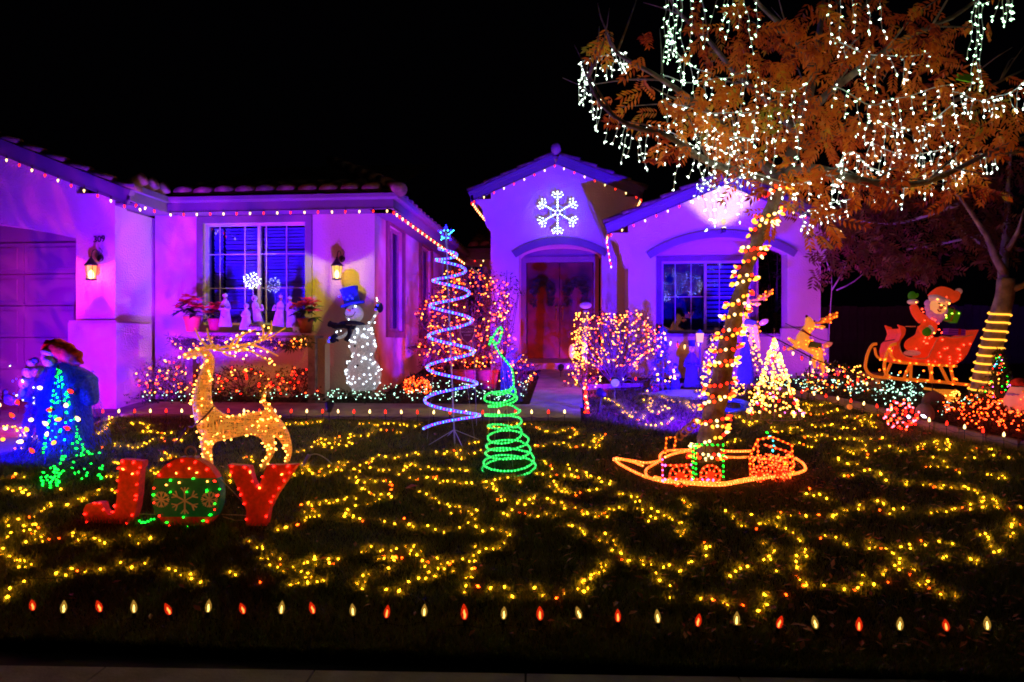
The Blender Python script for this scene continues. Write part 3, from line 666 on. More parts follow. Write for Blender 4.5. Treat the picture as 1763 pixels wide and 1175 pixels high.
# wall lanterns
def lantern(px, py, Y, label, col, pw):
    c = P(px, py, Y - .17); s_ = 1.0
    t = T('wall_lantern', (c.x, Y - .01, c.z), label, 'lantern', 'lanterns on the walls')
    LM = mat('dark_bronze', (.05, .035, .025), .4, .5, metal=.6)
    mb = MB(); mb.lathe((c.x + .02, Y - .012, c.z + .2), [(.05, 0), (.05, .015), (.02, .03)], 12, (R(90), 0, 0)); mb.tube(curve_pts([(c.x + .02, Y - .02, c.z + .2), (c.x + .02, Y - .08, c.z + .3), (c.x + .01, Y - .15, c.z + .29), (c.x, Y - .17, c.z + .2)], .02), .007, 6)
    mb.tube(curve_pts([(c.x + .02, Y - .02, c.z + .22), (c.x + .07, Y - .05, c.z + .3), (c.x + .04, Y - .07, c.z + .34)], .02), .005, 5); t.part('bracket', mb, LM, True)
    mb = MB(); mb.lathe((c.x, Y - .17, c.z + .08), [(.085, 0), (.09, .012), (.055, .05), (.03, .09), (.012, .11), (.016, .13)], 4 * 3); t.part('cap', mb, LM, True)
    mb = MB()
    for a in range(6): q = a * math.pi / 3 + .3; mb.tube([(c.x + .075 * math.cos(q), Y - .17 + .075 * math.sin(q), c.z + .085), (c.x + .06 * math.cos(q), Y - .17 + .06 * math.sin(q), c.z - .1)], .0045, 4)
    mb.lathe((c.x, Y - .17, c.z - .115), [(.02, -.01), (.07, 0), (.07, .015)], 12); t.part('cage', mb, LM)
    mb = MB(); mb.lathe((c.x, Y - .17, c.z - .06), [(.012, -.04), (.03, -.01), (.034, .03), (.02, .065), (.006, .08)], 10); t.part('bulb', mb, emis('lantern_bulb', (1, .55, .12), 22), True)
    mb = MB(); mb.lathe((c.x, Y - .17, c.z - .095), [(.058, 0), (.072, .178)], 6)
    m, nt, b, o = nodes('lantern_glass') if 'lantern_glass' not in MATS else (MATS['lantern_glass'], None, None, None)
    if nt:
        e = nt.nodes.new('ShaderNodeEmission'); e.inputs[0].default_value = (1, .5, .12, 1); e.inputs[1].default_value = 1.6
        tr = nt.nodes.new('ShaderNodeBsdfTransparent'); mx = nt.nodes.new('ShaderNodeMixShader'); mx.inputs[0].default_value = .55
        nt.links.new(e.outputs[0], mx.inputs[1]); nt.links.new(tr.outputs[0], mx.inputs[2]); nt.links.new(mx.outputs[0], o.inputs[0]); m.cycles.emission_sampling = 'NONE'
    t.part('glass', mb, m)
    ld = bpy.data.lights.new('lantern_lamp', 'POINT'); ld.energy = pw; ld.color = col; ld.shadow_soft_size = .012
    lo = bpy.data.objects.new('lantern_lamp', ld); COL.objects.link(lo); lo.parent = t.o; lo.location = Vector((c.x, Y - .17, c.z + .045)) - t.loc
    return t
lantern(157, 468, YG, 'red-glowing lantern under the house number beside the garage door', (1, .03, .05), 190)
lantern(580, 468, YB, 'bright yellow lantern on the wall above the snowman', (1, .98, .03), 360)

# floodlit spot over the wide arch
t = T('spotlight', P(1246, 398, YW - .12), 'small spotlight on top of the wide arch washing the gable white', 'spotlight')
mb = MB(); c = P(1246, 397, YW - .27); mb.lathe(c, [(.025, -.03), (.04, 0), (.045, .04)], 12, (R(-12), 0, 0)); t.part('housing', mb, BLACKM, True)
mb = MB(); mb.tube([c, (c.x, YW - .01, c.z - .02)], .008); t.part('bracket', mb, BLACKM)
mb = MB(); mb.lathe(c + Vector((0, .0, .035)), [(.04, 0), (.038, .005)], 12, (R(-12), 0, 0)); t.part('lens', mb, emis('spot_lens', (1, .8, .3), 12), True)
ld = bpy.data.lights.new('spot_lamp', 'SPOT'); ld.energy = 3200; ld.color = (1, .90, .32); ld.spot_size = R(96); ld.spot_blend = .7; ld.shadow_soft_size = .08
lo = bpy.data.objects.new('spot_lamp', ld); COL.objects.link(lo); lo.parent = t.o; lo.location = c + Vector((0, .0, .06)) - t.loc; lo.rotation_euler = Vector((0, .62, 1)).to_track_quat('-Z', 'Y').to_euler()

# dark plank fence far right
FEN = mat('fence_wood', (.05, .035, .04), .85)
t = T('plank_fence', (8, 14.5, gz(14)), 'dark plank fence standing beyond the sleigh at the edge of the garden', 'fence')
x = ww1 + .4; first = None
while x < 15:
    if first is None: mb = MB(); mb.span((x, 14.5, 1.0), (x + .135, 14.52, 2.25)); first = t.part('plank', mb, FEN); x0f = x
    else: inst(first, 'plank', (x - x0f, uni(-.004, .004), uni(-.02, .02)), t.o)
    x += .145
mb = MB(); mb.span((ww1 + .4, 14.53, 1.3), (15, 14.57, 1.38)); mb.span((ww1 + .4, 14.53, 2.0), (15, 14.57, 2.08)); t.part('rail', mb, FEN)
# ---------------------------------------------------------------- strings of lights
def minis(t, pts, mats, r=.009, l=None, name='mini_lights', w=None, under=None):
    mb = MB(); k = len(mats)
    for p in pts:
        i = random.choices(range(k), w)[0] if w else random.randrange(k)
        d = Vector((uni(-1, 1), uni(-1, 1), uni(-.3, 1))); s_ = uni(.8, 1.2)
        mb.octa(p, r * s_, (l or r * 1.5) * s_, d, i)
    return t.part(name, mb, mats, kind='stuff', under=under)
PB = {}
def c9(t, p, d, kind, L_=.07, r=.017, under=None, light=True):
    """A pointed bulb with its socket; shared mesh, one object per bulb; d is the direction of the tip."""
    key = (kind, L_, r)
    if key not in PB:
        m = {'r': C9R, 'w': C9W, 'y': C9Y, 'o': C9O}[kind]
        mb = MB(); mb.lathe((0, 0, 0), [(r * .5, 0), (r * .85, L_ * .12), (r, L_ * .32), (r * .85, L_ * .58), (r * .45, L_ * .85), (r * .08, L_)], 8, None, 0)
        mb.lathe((0, 0, 0), [(r * .62, -L_ * .38), (r * .62, 0)], 6, None, 1); me = mb.build('bulb', [m, DARKWIRE], None, True); PB[key] = me.data; bpy.data.objects.remove(me)
    o = bpy.data.objects.new('bulb', PB[key]); COL.objects.link(o); o.parent = under or t.o; o.location = Vector(p) - t.loc
    o.rotation_euler = Vector(d).to_track_quat('Z', 'Y').to_euler(); return o

# clear glass bulbs of the street row: shell with a bright filament
SH = {'r': shell('red_bulb_shell', (1, .03, .004), .75, .35), 'w': shell('clear_bulb_shell', (1, .50, .07), .5, .5)}
FI = {'r': emis('red_filament', (1, .12, .02), 16), 'w': emis('clear_filament', (1, .6, .12), 8)}
row = [(57, 1047, 'r'), (109, 1052, 'w'), (173, 1050, 'r'), (231, 1052, 'w'), (293, 1055, 'r'), (358, 1051, 'w'), (420, 1053, 'r'), (484, 1054, 'w'), (540, 1053, 'r'), (608, 1057, 'w'), (665, 1061, 'r'), (730, 1058, 'w'), (800, 1064, 'r'), (867, 1063, 'w'), (930, 1064, 'r'), (999, 1062, 'w'), (1064, 1068, 'r'), (1133, 1070, 'w'), (1201, 1076, 'r'), (1268, 1074, 'w'), (1340, 1079, 'r'), (1405, 1080, 'w'), (1479, 1084, 'r'), (1549, 1083, 'w'), (1630, 1084, 'r'), (1700, 1083, 'w')]
t = T('string_of_lights', G(880, 1068), 'row of large red and clear bulbs on stakes along the pavement edge', 'string lights')
pr = []
BS = {}
for i, (px, py, k) in enumerate(row):
    g = G(px, py + 22); p = Vector((g.x, g.y, gz(g.y) + .058)); pr.append(p - Vector((0, 0, .03)))
    big = .88 + (.15 if i in (12, 14) else 0)
    if k not in BS:
        mb = MB(); mb.lathe((0, 0, 0), [(.009, 0), (.0155, .012), (.0185, .026), (.016, .045), (.009, .062), (.002, .074)], 12); s_ = mb.build('bulb', SH[k], None, True)
        mb = MB(); mb.tube([(0, 0, .004), (.003, 0, .02), (-.001, 0, .034), (.001, 0, .046)], [.0045, .006, .005, .002], 6); f_ = mb.build('filament', FI[k])
        mb = MB(); mb.lathe((0, 0, 0), [(.011, -.03), (.012, 0)], 8); mb.tube([(0, 0, -.03), (0, 0, -.09)], .004, 5); st = mb.build('stake', DARKWIRE)
        BS[k] = (s_.data, f_.data, st.data)
        for q in (s_, f_, st): bpy.data.objects.remove(q)
    b = bpy.data.objects.new('bulb', BS[k][0]); COL.objects.link(b); b.parent = t.o; b.location = p - t.loc; b.rotation_euler = (uni(-.15, .15), uni(-.38, .12), uni(0, 3)); b.scale = (big,) * 3
    for nm, me in (('filament', BS[k][1]), ('stake', BS[k][2])):
        q = bpy.data.objects.new(nm, me); COL.objects.link(q); q.parent = b
pts = []
for a, b in zip(pr[:-1], pr[1:]):
    pts += [a, (a * .5 + b * .5) - Vector((0, 0, .018))]
mb = MB(); mb.tube(curve_pts(pts + [pr[-1]], .03), .0028, 4); t.part('cable', mb, DARKWIRE)

def staked(pxs, label, zoff=.10, group='staked bulb rows', h=.05, first='w', step=None):
    """A row of staked bulbs standing in front of an edge; pxs are ground points."""
    pts = [G(*p) for p in pxs]; t = T('string_of_lights', pts[0], label, 'string lights', group)
    mb = MB(); mbs = MB(); pr = []
    for i, (p, d) in enumerate(along(curve_pts(pts, .05), .2)):
        a = Vector((p.x, p.y, gz(p.y))); b = a + Vector((0, 0, zoff)); k = 'rw'[(i + (first == 'w')) % 2]
        mbs.tube([a, b], .004, 5); c9(t, b + Vector((0, 0, .02)), (uni(-.12, .12), uni(-.1, .1), 1), k, h, .0135); pr += [b - Vector((0, 0, .02)), None]
    pr = [x for x in pr if x is not None]; q = []
    for a, b in zip(pr[:-1], pr[1:]): q += [a, (a + b) / 2 - Vector((0, 0, .02))]
    mb.tube(curve_pts(q + [pr[-1]], .05), .003, 4); t.part('cable', mb, DARKWIRE); t.part('stakes', mbs, DARKWIRE, kind='stuff'); return t
staked([(150, 728), (320, 727), (560, 728), (760, 730), (1000, 729)], 'row of small red and clear bulbs on stakes in front of the garden path')
staked([(1275, 676), (1380, 692), (1440, 704), (1500, 717), (1560, 730)], 'row of staked red and clear bulbs by the kerb near the sleigh')
staked([(1600, 745), (1660, 758), (1720, 771), (1790, 782)], 'staked bulbs by the kerb in front of the red-lit ground cover')
staked([(0, 716), (60, 712), (130, 714)], 'short row of staked bulbs crossing behind the blue figure at the drive')
staked([(1015, 672), (1060, 668), (1110, 668)], 'few staked bulbs in front of the purple-lit bush', first='r')

def hung(pts, label, step=.2, first='r', L_=.042, r=.013, group='bulb strings along the eaves', drop=.02, mat_=DARKWIRE):
    t = T('string_of_lights', pts[0], label, 'string lights', group)
    cp = curve_pts(pts, .1) if len(pts) > 2 else [Vector(pts[0]), Vector(pts[1])]
    for i, (p, d) in enumerate(along(cp, step, .05)):
        k = 'rw'[(i + (first == 'w')) % 2]; c9(t, p - Vector((0, 0, drop)), (uni(-.2, .2), uni(-.2, .2), -1), k, L_, r)
    mb = MB(); mb.tube(cp, .003, 4)
    for (p, d) in along(cp, step, .05): mb.tube([p + Vector((0, .0, .03)), p + Vector((.006, -.012, .0)), p - Vector((0, 0, .015))], .0025, 4)
    t.part('cable', mb, mat_); return t
yy = 8.74
hung([(XP(-60, yy), yy, ztop(XP(-60, yy)) - .01), (XP(218, yy), yy, ztop(XP(218, yy)) - .01), (xe + .03, 8.9, ez), (xe + .03, 9.5, ez)], 'red and clear bulbs hanging along the garage gable edge')
hung([(xf0, 9.59, ez), (xf1, 9.59, ez)], 'red and clear bulbs hanging under the gutter above the big window', first='w')
hung([(side_x - .02, 9.66, ez), (side_x - .02, yy1, ez)], 'red and amber bulbs along the side eave that runs back to the door', .17, L_=.05, r=.015)
hung([(xt0 - .8, YR - .42, zr), (xt0 - .02, YR - .42, zr)], 'short row of bulbs under the eave of the recessed wall')
hung([(xl, tyf - .01, tslope(xl)), (xm, tyf - .01, tslope(xm))], 'bulbs on the left slope of the gable over the front door')
hung([(xm + .1, tyf - .01, tslope(xm + .1)), (xr, tyf - .01, tslope(xr))], 'bulbs on the right slope of the gable over the front door', first='w')
hung([(xl, tyf, zl), (xl + .02, YT + 2.4, zl)], 'bulbs along the left side eave of the door gable running back', .1, L_=.05, r=.016)
hung([(xr, tyf, zl), (xr - .02, YT + 2.4, zl)], 'bulbs along the right side eave of the door gable running back', .1, L_=.05, r=.016)
hung([(wl, wyf - .01, wslope(wl)), (wm, wyf - .01, wslope(wm))], 'bulbs on the left slope of the wide gable behind the tree')
hung([(wm + .1, wyf - .01, wslope(wm + .1)), (wr, wyf - .01, wslope(wr))], 'bulbs on the right slope of the wide gable behind the orange leaves')
hung([(wl, wyf, wzl), (wl + .02, YW + .5, wzl), (wl + .1, YW + .55, wzl - .45)], 'bulbs bunched at the lower left corner of the wide gable', .06)

# mini lights strewn over the lawn: traced strings, each one laid through the grass
def cr(ox, oy, s, L_): return [[(ox + x / s, oy + y / s) for x, y in l] for l in L_]
A = cr(0, 840, 2.938, [[(20,180),(80,178),(160,165),(230,115),(285,95),(350,98),(430,80),(500,40)], [(35,220),(90,240),(130,235),(190,240),(235,255)], [(110,215),(145,190),(170,210),(150,285),(240,285),(300,268),(350,265),(405,250),(435,278),(510,290),(550,295)], [(640,265),(690,268),(735,280),(805,258)], [(15,355),(70,362),(60,410),(130,430),(180,395)], [(15,270),(-30,300),(10,400)],
  [(285,378),(370,360)], [(295,427),(360,438),(440,437)], [(170,478),(190,470)], [(50,540),(10,600)]])
B = cr(0, 840, 2.938, [[(550,415),(625,415),(700,425),(760,400)], [(870,410),(910,440),(995,468),(1045,478)], [(1160,460),(1220,465)], [(1298,510),(1345,505)], [(1330,310),(1335,335),(1380,355),(1335,385),(1365,403),(1430,430),(1490,440),(1520,425),(1585,440),(1670,430),(1700,428)], [(1470,495),(1525,520),(1615,505),(1640,460),(1540,465)], [(1555,385),(1640,395),(1680,400),(1740,375)], [(1255,300),(1330,310)]])
C_ = cr(0, 700, 2.938, [[(660,95),(740,95),(740,140),(800,145),(870,148),(940,148)], [(500,215),(570,208),(620,215),(700,218),(740,200),(780,178),(850,180),(920,192)], [(830,240),(870,270),(800,290)], [(20,370),(90,365),(150,360)], [(60,430),(110,445),(180,455)], [(310,430),(370,425)], [(350,510),(420,480),(490,450),(570,445),(600,450)], [(570,290),(610,300)], [(540,365),(620,370)], [(770,330),(800,390)], [(570,60),(520,130),(480,160)], [(20,110),(80,115),(130,160),(210,165)], [(80,230),(150,210)]])
D_ = cr(0, 700, 2.938, [[(1540,310),(1560,345),(1610,355),(1680,345),(1740,320),(1700,300),(1620,325)], [(1510,235),(1590,210),(1660,205),(1710,175),(1570,185)], [(1420,95),(1490,98),(1530,98),(1630,90)], [(1530,510),(1600,540),(1540,590),(1460,630),(1390,645)], [(1630,500),(1690,500),(1730,480)], [(1240,265),(1300,290),(1350,280)], [(1160,340),(1180,400)], [(1450,370),(1520,350)]])
s2 = 2.938
E_ = cr(480, 720, s2, [[(20,38),(120,40),(220,30)], [(400,40),(470,38),(560,42),(620,45),(710,45),(670,55)], [(160,130),(250,150),(350,150),(360,100),(450,100),(490,75),(570,75),(640,80)]])
F_ = cr(480, 720, s2, [[(130,260),(150,285),(200,295),(250,285),(290,265),(370,240),(450,250),(480,210),(570,208),(620,205),(720,190),(820,185),(920,180),(980,185),(1050,180)], [(370,285),(420,285),(470,275),(550,275),(610,290),(660,245),(700,260),(790,265),(860,265),(900,270),(960,290)], [(370,310),(410,335),(430,375),(460,380),(510,395),(550,400),(570,410)], [(450,330),(500,345),(550,330),(580,375)], [(650,325),(710,315),(740,318),(800,310),(810,335),(870,340),(960,340),(1000,350)], [(910,180),(910,225)]])
G_ = cr(480, 720, s2, [[(110,455),(210,440),(280,440),(320,425),(400,415)], [(350,470),(430,460),(500,440),(525,430)], [(130,490),(190,480),(205,515)], [(325,525),(350,480),(390,510),(425,545)], [(545,545),(585,545),(660,530),(665,565),(700,568)], [(760,575),(810,580),(860,570),(920,580)], [(990,575),(1090,580),(1140,580),(1150,640),(1110,660),(1070,695)]])
H_ = cr(480, 720, s2, [[(720,395),(775,415),(840,460),(880,490),(940,490),(980,510),(975,548)], [(900,460),(940,490),(1020,490)], [(1100,490),(1150,505),(1190,490),(1250,505),(1295,508),(1365,500),(1400,510)], [(1040,350),(1060,330),(1110,390),(1120,430),(1200,435),(1255,450),(1285,420),(1275,395)], [(1280,420),(1330,415),(1370,425),(1410,440),(1450,480)], [(1100,320),(1180,325),(1220,340),(1250,355)]])
I_ = cr(480, 720, s2, [[(400,700),(450,680),(515,695),(570,690),(645,665),(700,690),(600,730),(500,730)], [(735,750),(800,745),(880,750),(935,740),(1010,745)], [(990,700),(1000,680),(1070,695)], [(0,740),(70,745),(150,738),(220,750),(270,745),(340,730)]]) + cr(600, 840, s2, [[(60,350),(165,345),(145,375)], [(290,310),(345,335),(245,375),(200,420),(160,430)], [(390,400),(430,430),(480,425),(530,400),(585,385)], [(480,425),(555,455)], [(20,500),(60,480),(115,485),(40,525)], [(200,525),(250,515),(320,495),(380,480),(430,475)], [(665,512),(780,545),(825,575)], [(940,540),(1040,578),(1090,565)], [(580,525),(640,400)], [(1185,540),(1225,470),(1300,410),(1305,460)]])
J_ = cr(1000, 840, 3.526, [[(10,175),(50,170),(120,190),(170,165),(220,155),(255,130)], [(220,60),(275,70),(330,80),(350,110),(335,130),(380,165),(445,152),(485,160),(545,165)], [(420,215),(470,190),(530,205),(600,235),(620,262),(570,295),(625,303),(695,320),(765,350),(760,405),(760,450)], [(-180,10),(-60,60),(10,75)], [(-70,110),(-20,160)]])
K_ = cr(1000, 840, 3.526, [[(-60,230),(10,290),(45,320),(130,312),(185,328),(205,388),(245,415),(265,480),(345,450),(380,490),(470,480),(565,500),(635,485),(710,487)], [(450,560),(510,605),(555,640),(548,700)], [(700,690),(790,685),(910,750),(985,765),(1090,750),(1175,740)], [(150,495),(60,560),(155,555)], [(10,645),(60,560)]])
L2 = cr(480, 720, s2, [[(1340,240),(1380,270),(1320,290),(1430,300),(1490,295),(1510,325)], [(1460,260),(1540,280),(1580,315),(1605,330),(1655,345),(1695,335)], [(1365,340),(1410,360),(1410,378),(1450,400),(1530,390),(1600,380)], [(1530,500),(1580,495),(1630,512),(1670,490),(1740,460)], [(1150,40),(1180,45),(1210,40),(1290,50),(1380,85),(1430,70),(1490,65),(1500,100)], [(1290,150),(1370,145),(1430,135),(1490,155),(1540,150),(1610,155),(1600,130)], [(950,150),(980,140),(1060,130)], [(1060,55),(1130,60)]])
M_ = cr(1000, 680, 4.408, [[(190,40),(320,110),(350,160),(400,190),(450,205),(480,170),(420,150),(290,160)], [(490,50),(540,45),(520,130),(570,150),(620,130),(680,120),(600,100)], [(500,240),(570,250),(620,240),(670,215),(720,195)], [(600,20),(700,60),(800,70),(830,130),(870,95)], [(780,10),(880,10)], [(90,330),(120,380),(180,310)], [(-80,330),(-20,300)]])
N_ = cr(1000, 680, 4.408, [[(1130,150),(1190,185),(1240,200),(1250,240),(1300,240),(1340,210)], [(1460,260),(1480,310),(1560,295),(1600,260),(1700,290)], [(1620,380),(1690,390),(1740,410)], [(1200,350),(1110,410)], [(1640,80),(1740,100),(1700,150)]]) + cr(1380, 680, 4.603, [[(20,80),(60,100),(190,85),(240,90)], [(20,155),(70,170),(130,165),(190,160),(270,140),(320,135)], [(320,190),(380,190),(440,195),(490,185),(540,185),(580,175),(630,180)], [(460,230),(490,215),(570,230),(540,260),(480,262),(640,270)], [(90,260),(190,275),(240,255),(300,270),(360,285),(425,278)]])
O_ = cr(1380, 680, 4.603, [[(10,355),(50,345),(110,370),(180,335),(235,350),(290,365),(345,365),(415,365),(455,380),(500,410)], [(530,362),(565,368),(650,360)], [(10,408),(85,428)], [(350,445),(410,490),(430,460),(460,465),(505,450),(510,510)], [(590,452),(640,440),(700,443),(810,455),(910,455),(960,405),(1000,395)], [(1050,375),(1060,425),(1110,455),(1160,435),(1160,375)], [(860,488),(760,475)], [(1040,530),(1150,545)], [(1300,512),(1410,535)], [(1570,510),(1640,510)], [(1330,450),(1420,435),(1540,450)]])
Q_ = cr(1380, 680, 4.603, [[(290,530),(365,575),(470,575),(520,615),(495,635)], [(320,670),(360,655),(410,655),(430,660)], [(630,630),(610,660),(685,712)], [(820,725),(930,725),(1040,750),(1080,770),(1170,755),(1275,750),(1385,800)], [(960,580),(1165,605),(1230,645)], [(70,750),(100,745)], [(20,810),(150,830),(230,850)], [(1510,840),(1400,900),(1540,910)], [(590,870),(645,860)], [(1480,660),(1580,660),(1580,710)]])
S_ = cr(1000, 840, 3.526, [[(595,95),(610,90),(655,125),(640,170)], [(900,170),(930,205),(1000,255),(1080,245),(1125,220),(1170,245),(1210,205),(1270,180),(1340,185),(1440,205),(1540,190),(1600,160),(1660,155),(1725,135)], [(1020,190),(1050,195)], [(1220,265),(1320,325),(1375,380),(1325,445),(1310,560),(1375,605)], [(1130,365),(1185,425),(1135,475),(1180,525)], [(965,475),(1000,520),(920,565)], [(1440,330),(1545,340),(1640,360)]])
U_ = cr(1350, 840, 4.269, [[(590,165),(690,180),(760,205),(860,195),(920,155)], [(1060,190),(1170,190),(1255,190),(1340,170),(1420,155)], [(1530,95),(1560,160),(1620,180),(1690,180),(1740,160)], [(625,487),(690,440),(750,500),(790,500)], [(850,455),(920,455),(1000,440),(1060,440)], [(1160,435),(1290,460)], [(1340,560),(1420,555),(1460,550)], [(1430,360),(1510,390),(1510,430),(1555,495)], [(1655,370),(1715,355),(1700,270),(1750,305)], [(1170,520),(1190,565)]])
V_ = cr(1000, 840, 3.526, [[(1110,660),(1100,700)], [(1245,655),(1300,660)], [(1375,605),(1405,710)]]) + cr(1350, 840, 4.269, [[(330,780),(455,785),(530,775),(600,725),(690,685),(780,655),(870,605),(880,560)], [(870,605),(945,640),(965,725),(1070,700),(1010,795)], [(1180,840),(1255,835),(1200,790),(1230,770)]])
LAWN = [(A, 'thick tangle of warm lights in the near left corner of the lawn'), (B, 'warm lights in the grass in front of the three-piece lit word sign'), (C_, 'warm lights in the grass between the blue figure and the ornament'),
 (D_, 'warm lights in the grass around the hind legs of the gold reindeer'), (E_, 'sparse warm lights in the grass close to the garden path'), (F_, 'dense warm lights in the grass between reindeer and green spiral'), (G_, 'warm lights in the grass right of the big letter at the end of the sign'),
 (H_, 'looping warm lights in the grass just before the green spiral'), (I_, 'warm lights in tufted grass behind the middle of the street bulbs'), (J_, 'curving warm lights in the grass left of the orange rope-light train'), (K_, 'long wavy warm string nearest the centre street bulbs'),
 (L2, 'warm lights in the grass right of the green spiral'), (M_, 'warm lights in the blue-tinted grass before the carol singers'), (N_, 'warm lights in the grass between trunk and kerb'), (O_, 'warm lights in the grass below the red burst ornament'),
 (Q_, 'scattered warm lights among fallen leaves right of the train'), (S_, 'warm lights in the leaf-strewn grass under the orange train'), (U_, 'warm lights in the near grass by the right-hand kerb'), (V_, 'zigzag warm string right of centre just behind the street bulbs')]
BULBPOS = []
WARMG = [WARM, WARM2]
for pl, lb in LAWN:
    p0 = G(*pl[0][0]); t = T('string_of_mini_lights', p0, lb, 'string lights', 'mini light strings laid over the lawn')
    mb = MB(); pts = []; last = None
    for l in pl:
        g = [G(*p) for p in l]; cp = curve_pts(g, .05) if len(g) > 2 else g
        wv = []
        for q in cp: wv.append(Vector((q.x + uni(-.01, .01), q.y + uni(-.02, .02), gz(q.y) + uni(.012, .03))))
        if last is not None and (wv[0] - last).length < 9: mb.tube([last, (last + wv[0]) / 2 + Vector((uni(-.05, .05), uni(-.1, .1), 0)), wv[0]], .002, 3)
        if len(wv) > 1: mb.tube(wv, .002, 3)
        last = wv[-1]
        near = g[0].y < 6.2
        for (p, d) in along(wv, .060 if near else .066, 0):
            q = p + Vector((uni(-.025, .025), uni(-.055, .055), 0)); q.z = gz(q.y) + uni(.012, .034)
            if rnd() < .93: pts.append(q)
    BULBPOS += pts
    t.part('cable', mb, DARKWIRE)
    minis(t, pts, WARMG, .0078 if pts[0].y < 6.3 else .0090, w=[9, 1])

# ---------------------------------------------------------------- grass, fallen leaves
def grass(name, n, xr_, yr_, hgt, wid, seed, keep=None, pos=None):
    rg = np.random.RandomState(seed)
    if pos is None:
        y = yr_[0] + (yr_[1] - yr_[0]) * rg.rand(n) ** 1.25
        half_l = y * .92 + .3; half_r = y * .70 + .3
        x = -half_l + (half_l + half_r) * rg.rand(n)
    else: x, y = pos
    if keep is not None: k = keep(x, y); x, y = x[k], y[k]
    n = len(x); z = np.where(y < 3.2, 0, .1 * (np.minimum(y, 14) - 3.2)) - .004
    clump = .65 + .5 * (np.sin(x * 7.3 + np.sin(y * 5.1) * 2) * np.sin(y * 8.7 + np.sin(x * 4.3) * 2) * .5 + .5)
    h = hgt * clump * (.45 + .9 * rg.rand(n)); a = rg.rand(n) * 2 * np.pi; w_ = wid * (.6 + .8 * rg.rand(n)) / 2
    ln = h * (.2 + .75 * rg.rand(n)); b = rg.rand(n) * 2 * np.pi
    ca, sa = np.cos(a) * w_, np.sin(a) * w_; lx, ly = np.cos(b) * ln, np.sin(b) * ln
    v = np.empty((n, 5, 3), np.float32)
    v[:, 0] = np.stack([x - ca, y - sa, z], 1); v[:, 1] = np.stack([x + ca, y + sa, z], 1)
    v[:, 2] = np.stack([x - ca * .8 + lx * .35, y - sa * .8 + ly * .35, z + h * .6], 1); v[:, 3] = np.stack([x + ca * .8 + lx * .35, y + sa * .8 + ly * .35, z + h * .6], 1)
    v[:, 4] = np.stack([x + lx, y + ly, z + h], 1)
    base = (np.arange(n, dtype=np.int32) * 5)[:, None]
    tri = np.concatenate([base + np.array([[0, 1, 3]]), base + np.array([[0, 3, 2]]), base + np.array([[2, 3, 4]])], 1).reshape(-1)
    me = bpy.data.meshes.new(name); me.vertices.add(n * 5); me.vertices.foreach_set('co', v.reshape(-1))
    me.loops.add(len(tri)); me.loops.foreach_set('vertex_index', tri.astype(np.int32))
    nt_ = n * 3; me.polygons.add(nt_); me.polygons.foreach_set('loop_start', np.arange(nt_, dtype=np.int32) * 3); me.polygons.foreach_set('loop_total', np.full(nt_, 3, np.int32))
    me.update(calc_edges=True)
    me.materials.append(leafmat('grass_blades', [(.07, .10, .012), (.11, .14, .018), (.15, .12, .02), (.08, .12, .012), (.22, .15, .03)], .4, .35))
    o = bpy.data.objects.new(name, me); COL.objects.link(o); tag(o, 'mown lawn grass with dark and dewy tufts lit by the strings of bulbs', 'grass', kind='stuff'); return o
ek = np.array([(p.x, p.y) for p in EDG])
def on_lawn(x, y):
    lim = np.interp(x, ek[:, 0], ek[:, 1]) - .06
    m = (y < np.where(x < .12, 8.56, lim)) & (x > -5.85 - 0 * y)
    return m & (y > 3.26)
grass('grass', 430000, None, (3.26, 10.9), .05, .0042, 3, on_lawn)
bp_ = np.array([(p.x, p.y) for p in BULBPOS]); rg = np.random.RandomState(5)
idx = rg.randint(0, len(bp_), 120000); o_ = rg.normal(0, .05, (120000, 2)); xx = bp_[idx, 0] + o_[:, 0]; yy_ = bp_[idx, 1] + o_[:, 1]
grass('grass', 0, None, None, .058, .0044, 9, on_lawn, (xx, yy_))
DRY = leafmat('dry_leaves', [(.30, .07, .02), (.48, .17, .04), (.36, .10, .04), (.52, .28, .12), (.22, .06, .03)], .3)
mb = MB()
for k in range(2600):
    y = uni(3.4, 9.5); x = (uni(0, 1) ** .8) * y * .75 - .4 if rnd() < .8 else uni(-y * .8, y * .7)
    if not bool(on_lawn(np.array([x]), np.array([y]))[0]): continue
    s_ = uni(.03, .065); mb.leaf((x, y, gz(y) + uni(.02, .05)), (uni(-1, 1), uni(-1, 1), uni(-.25, .35)), (uni(-.4, .4), uni(-.4, .4), 1), s_, s_ * .45)
tag(mb.build('fallen_leaves', DRY), 'dry brown and orange leaves scattered over the grass on the right', 'fallen leaves', kind='stuff')
o = MB(); q = G(697, 848, .035); o.leaf(q, (.9, -.3, .25), (0, -.4, 1), .13, .06); o.leaf(q, (.9, -.1, -.1), (0, .4, 1), .11, .05); tag(o.build('fallen_leaf', DRY), 'large curled orange leaf lying on the grass left of centre', 'leaf')

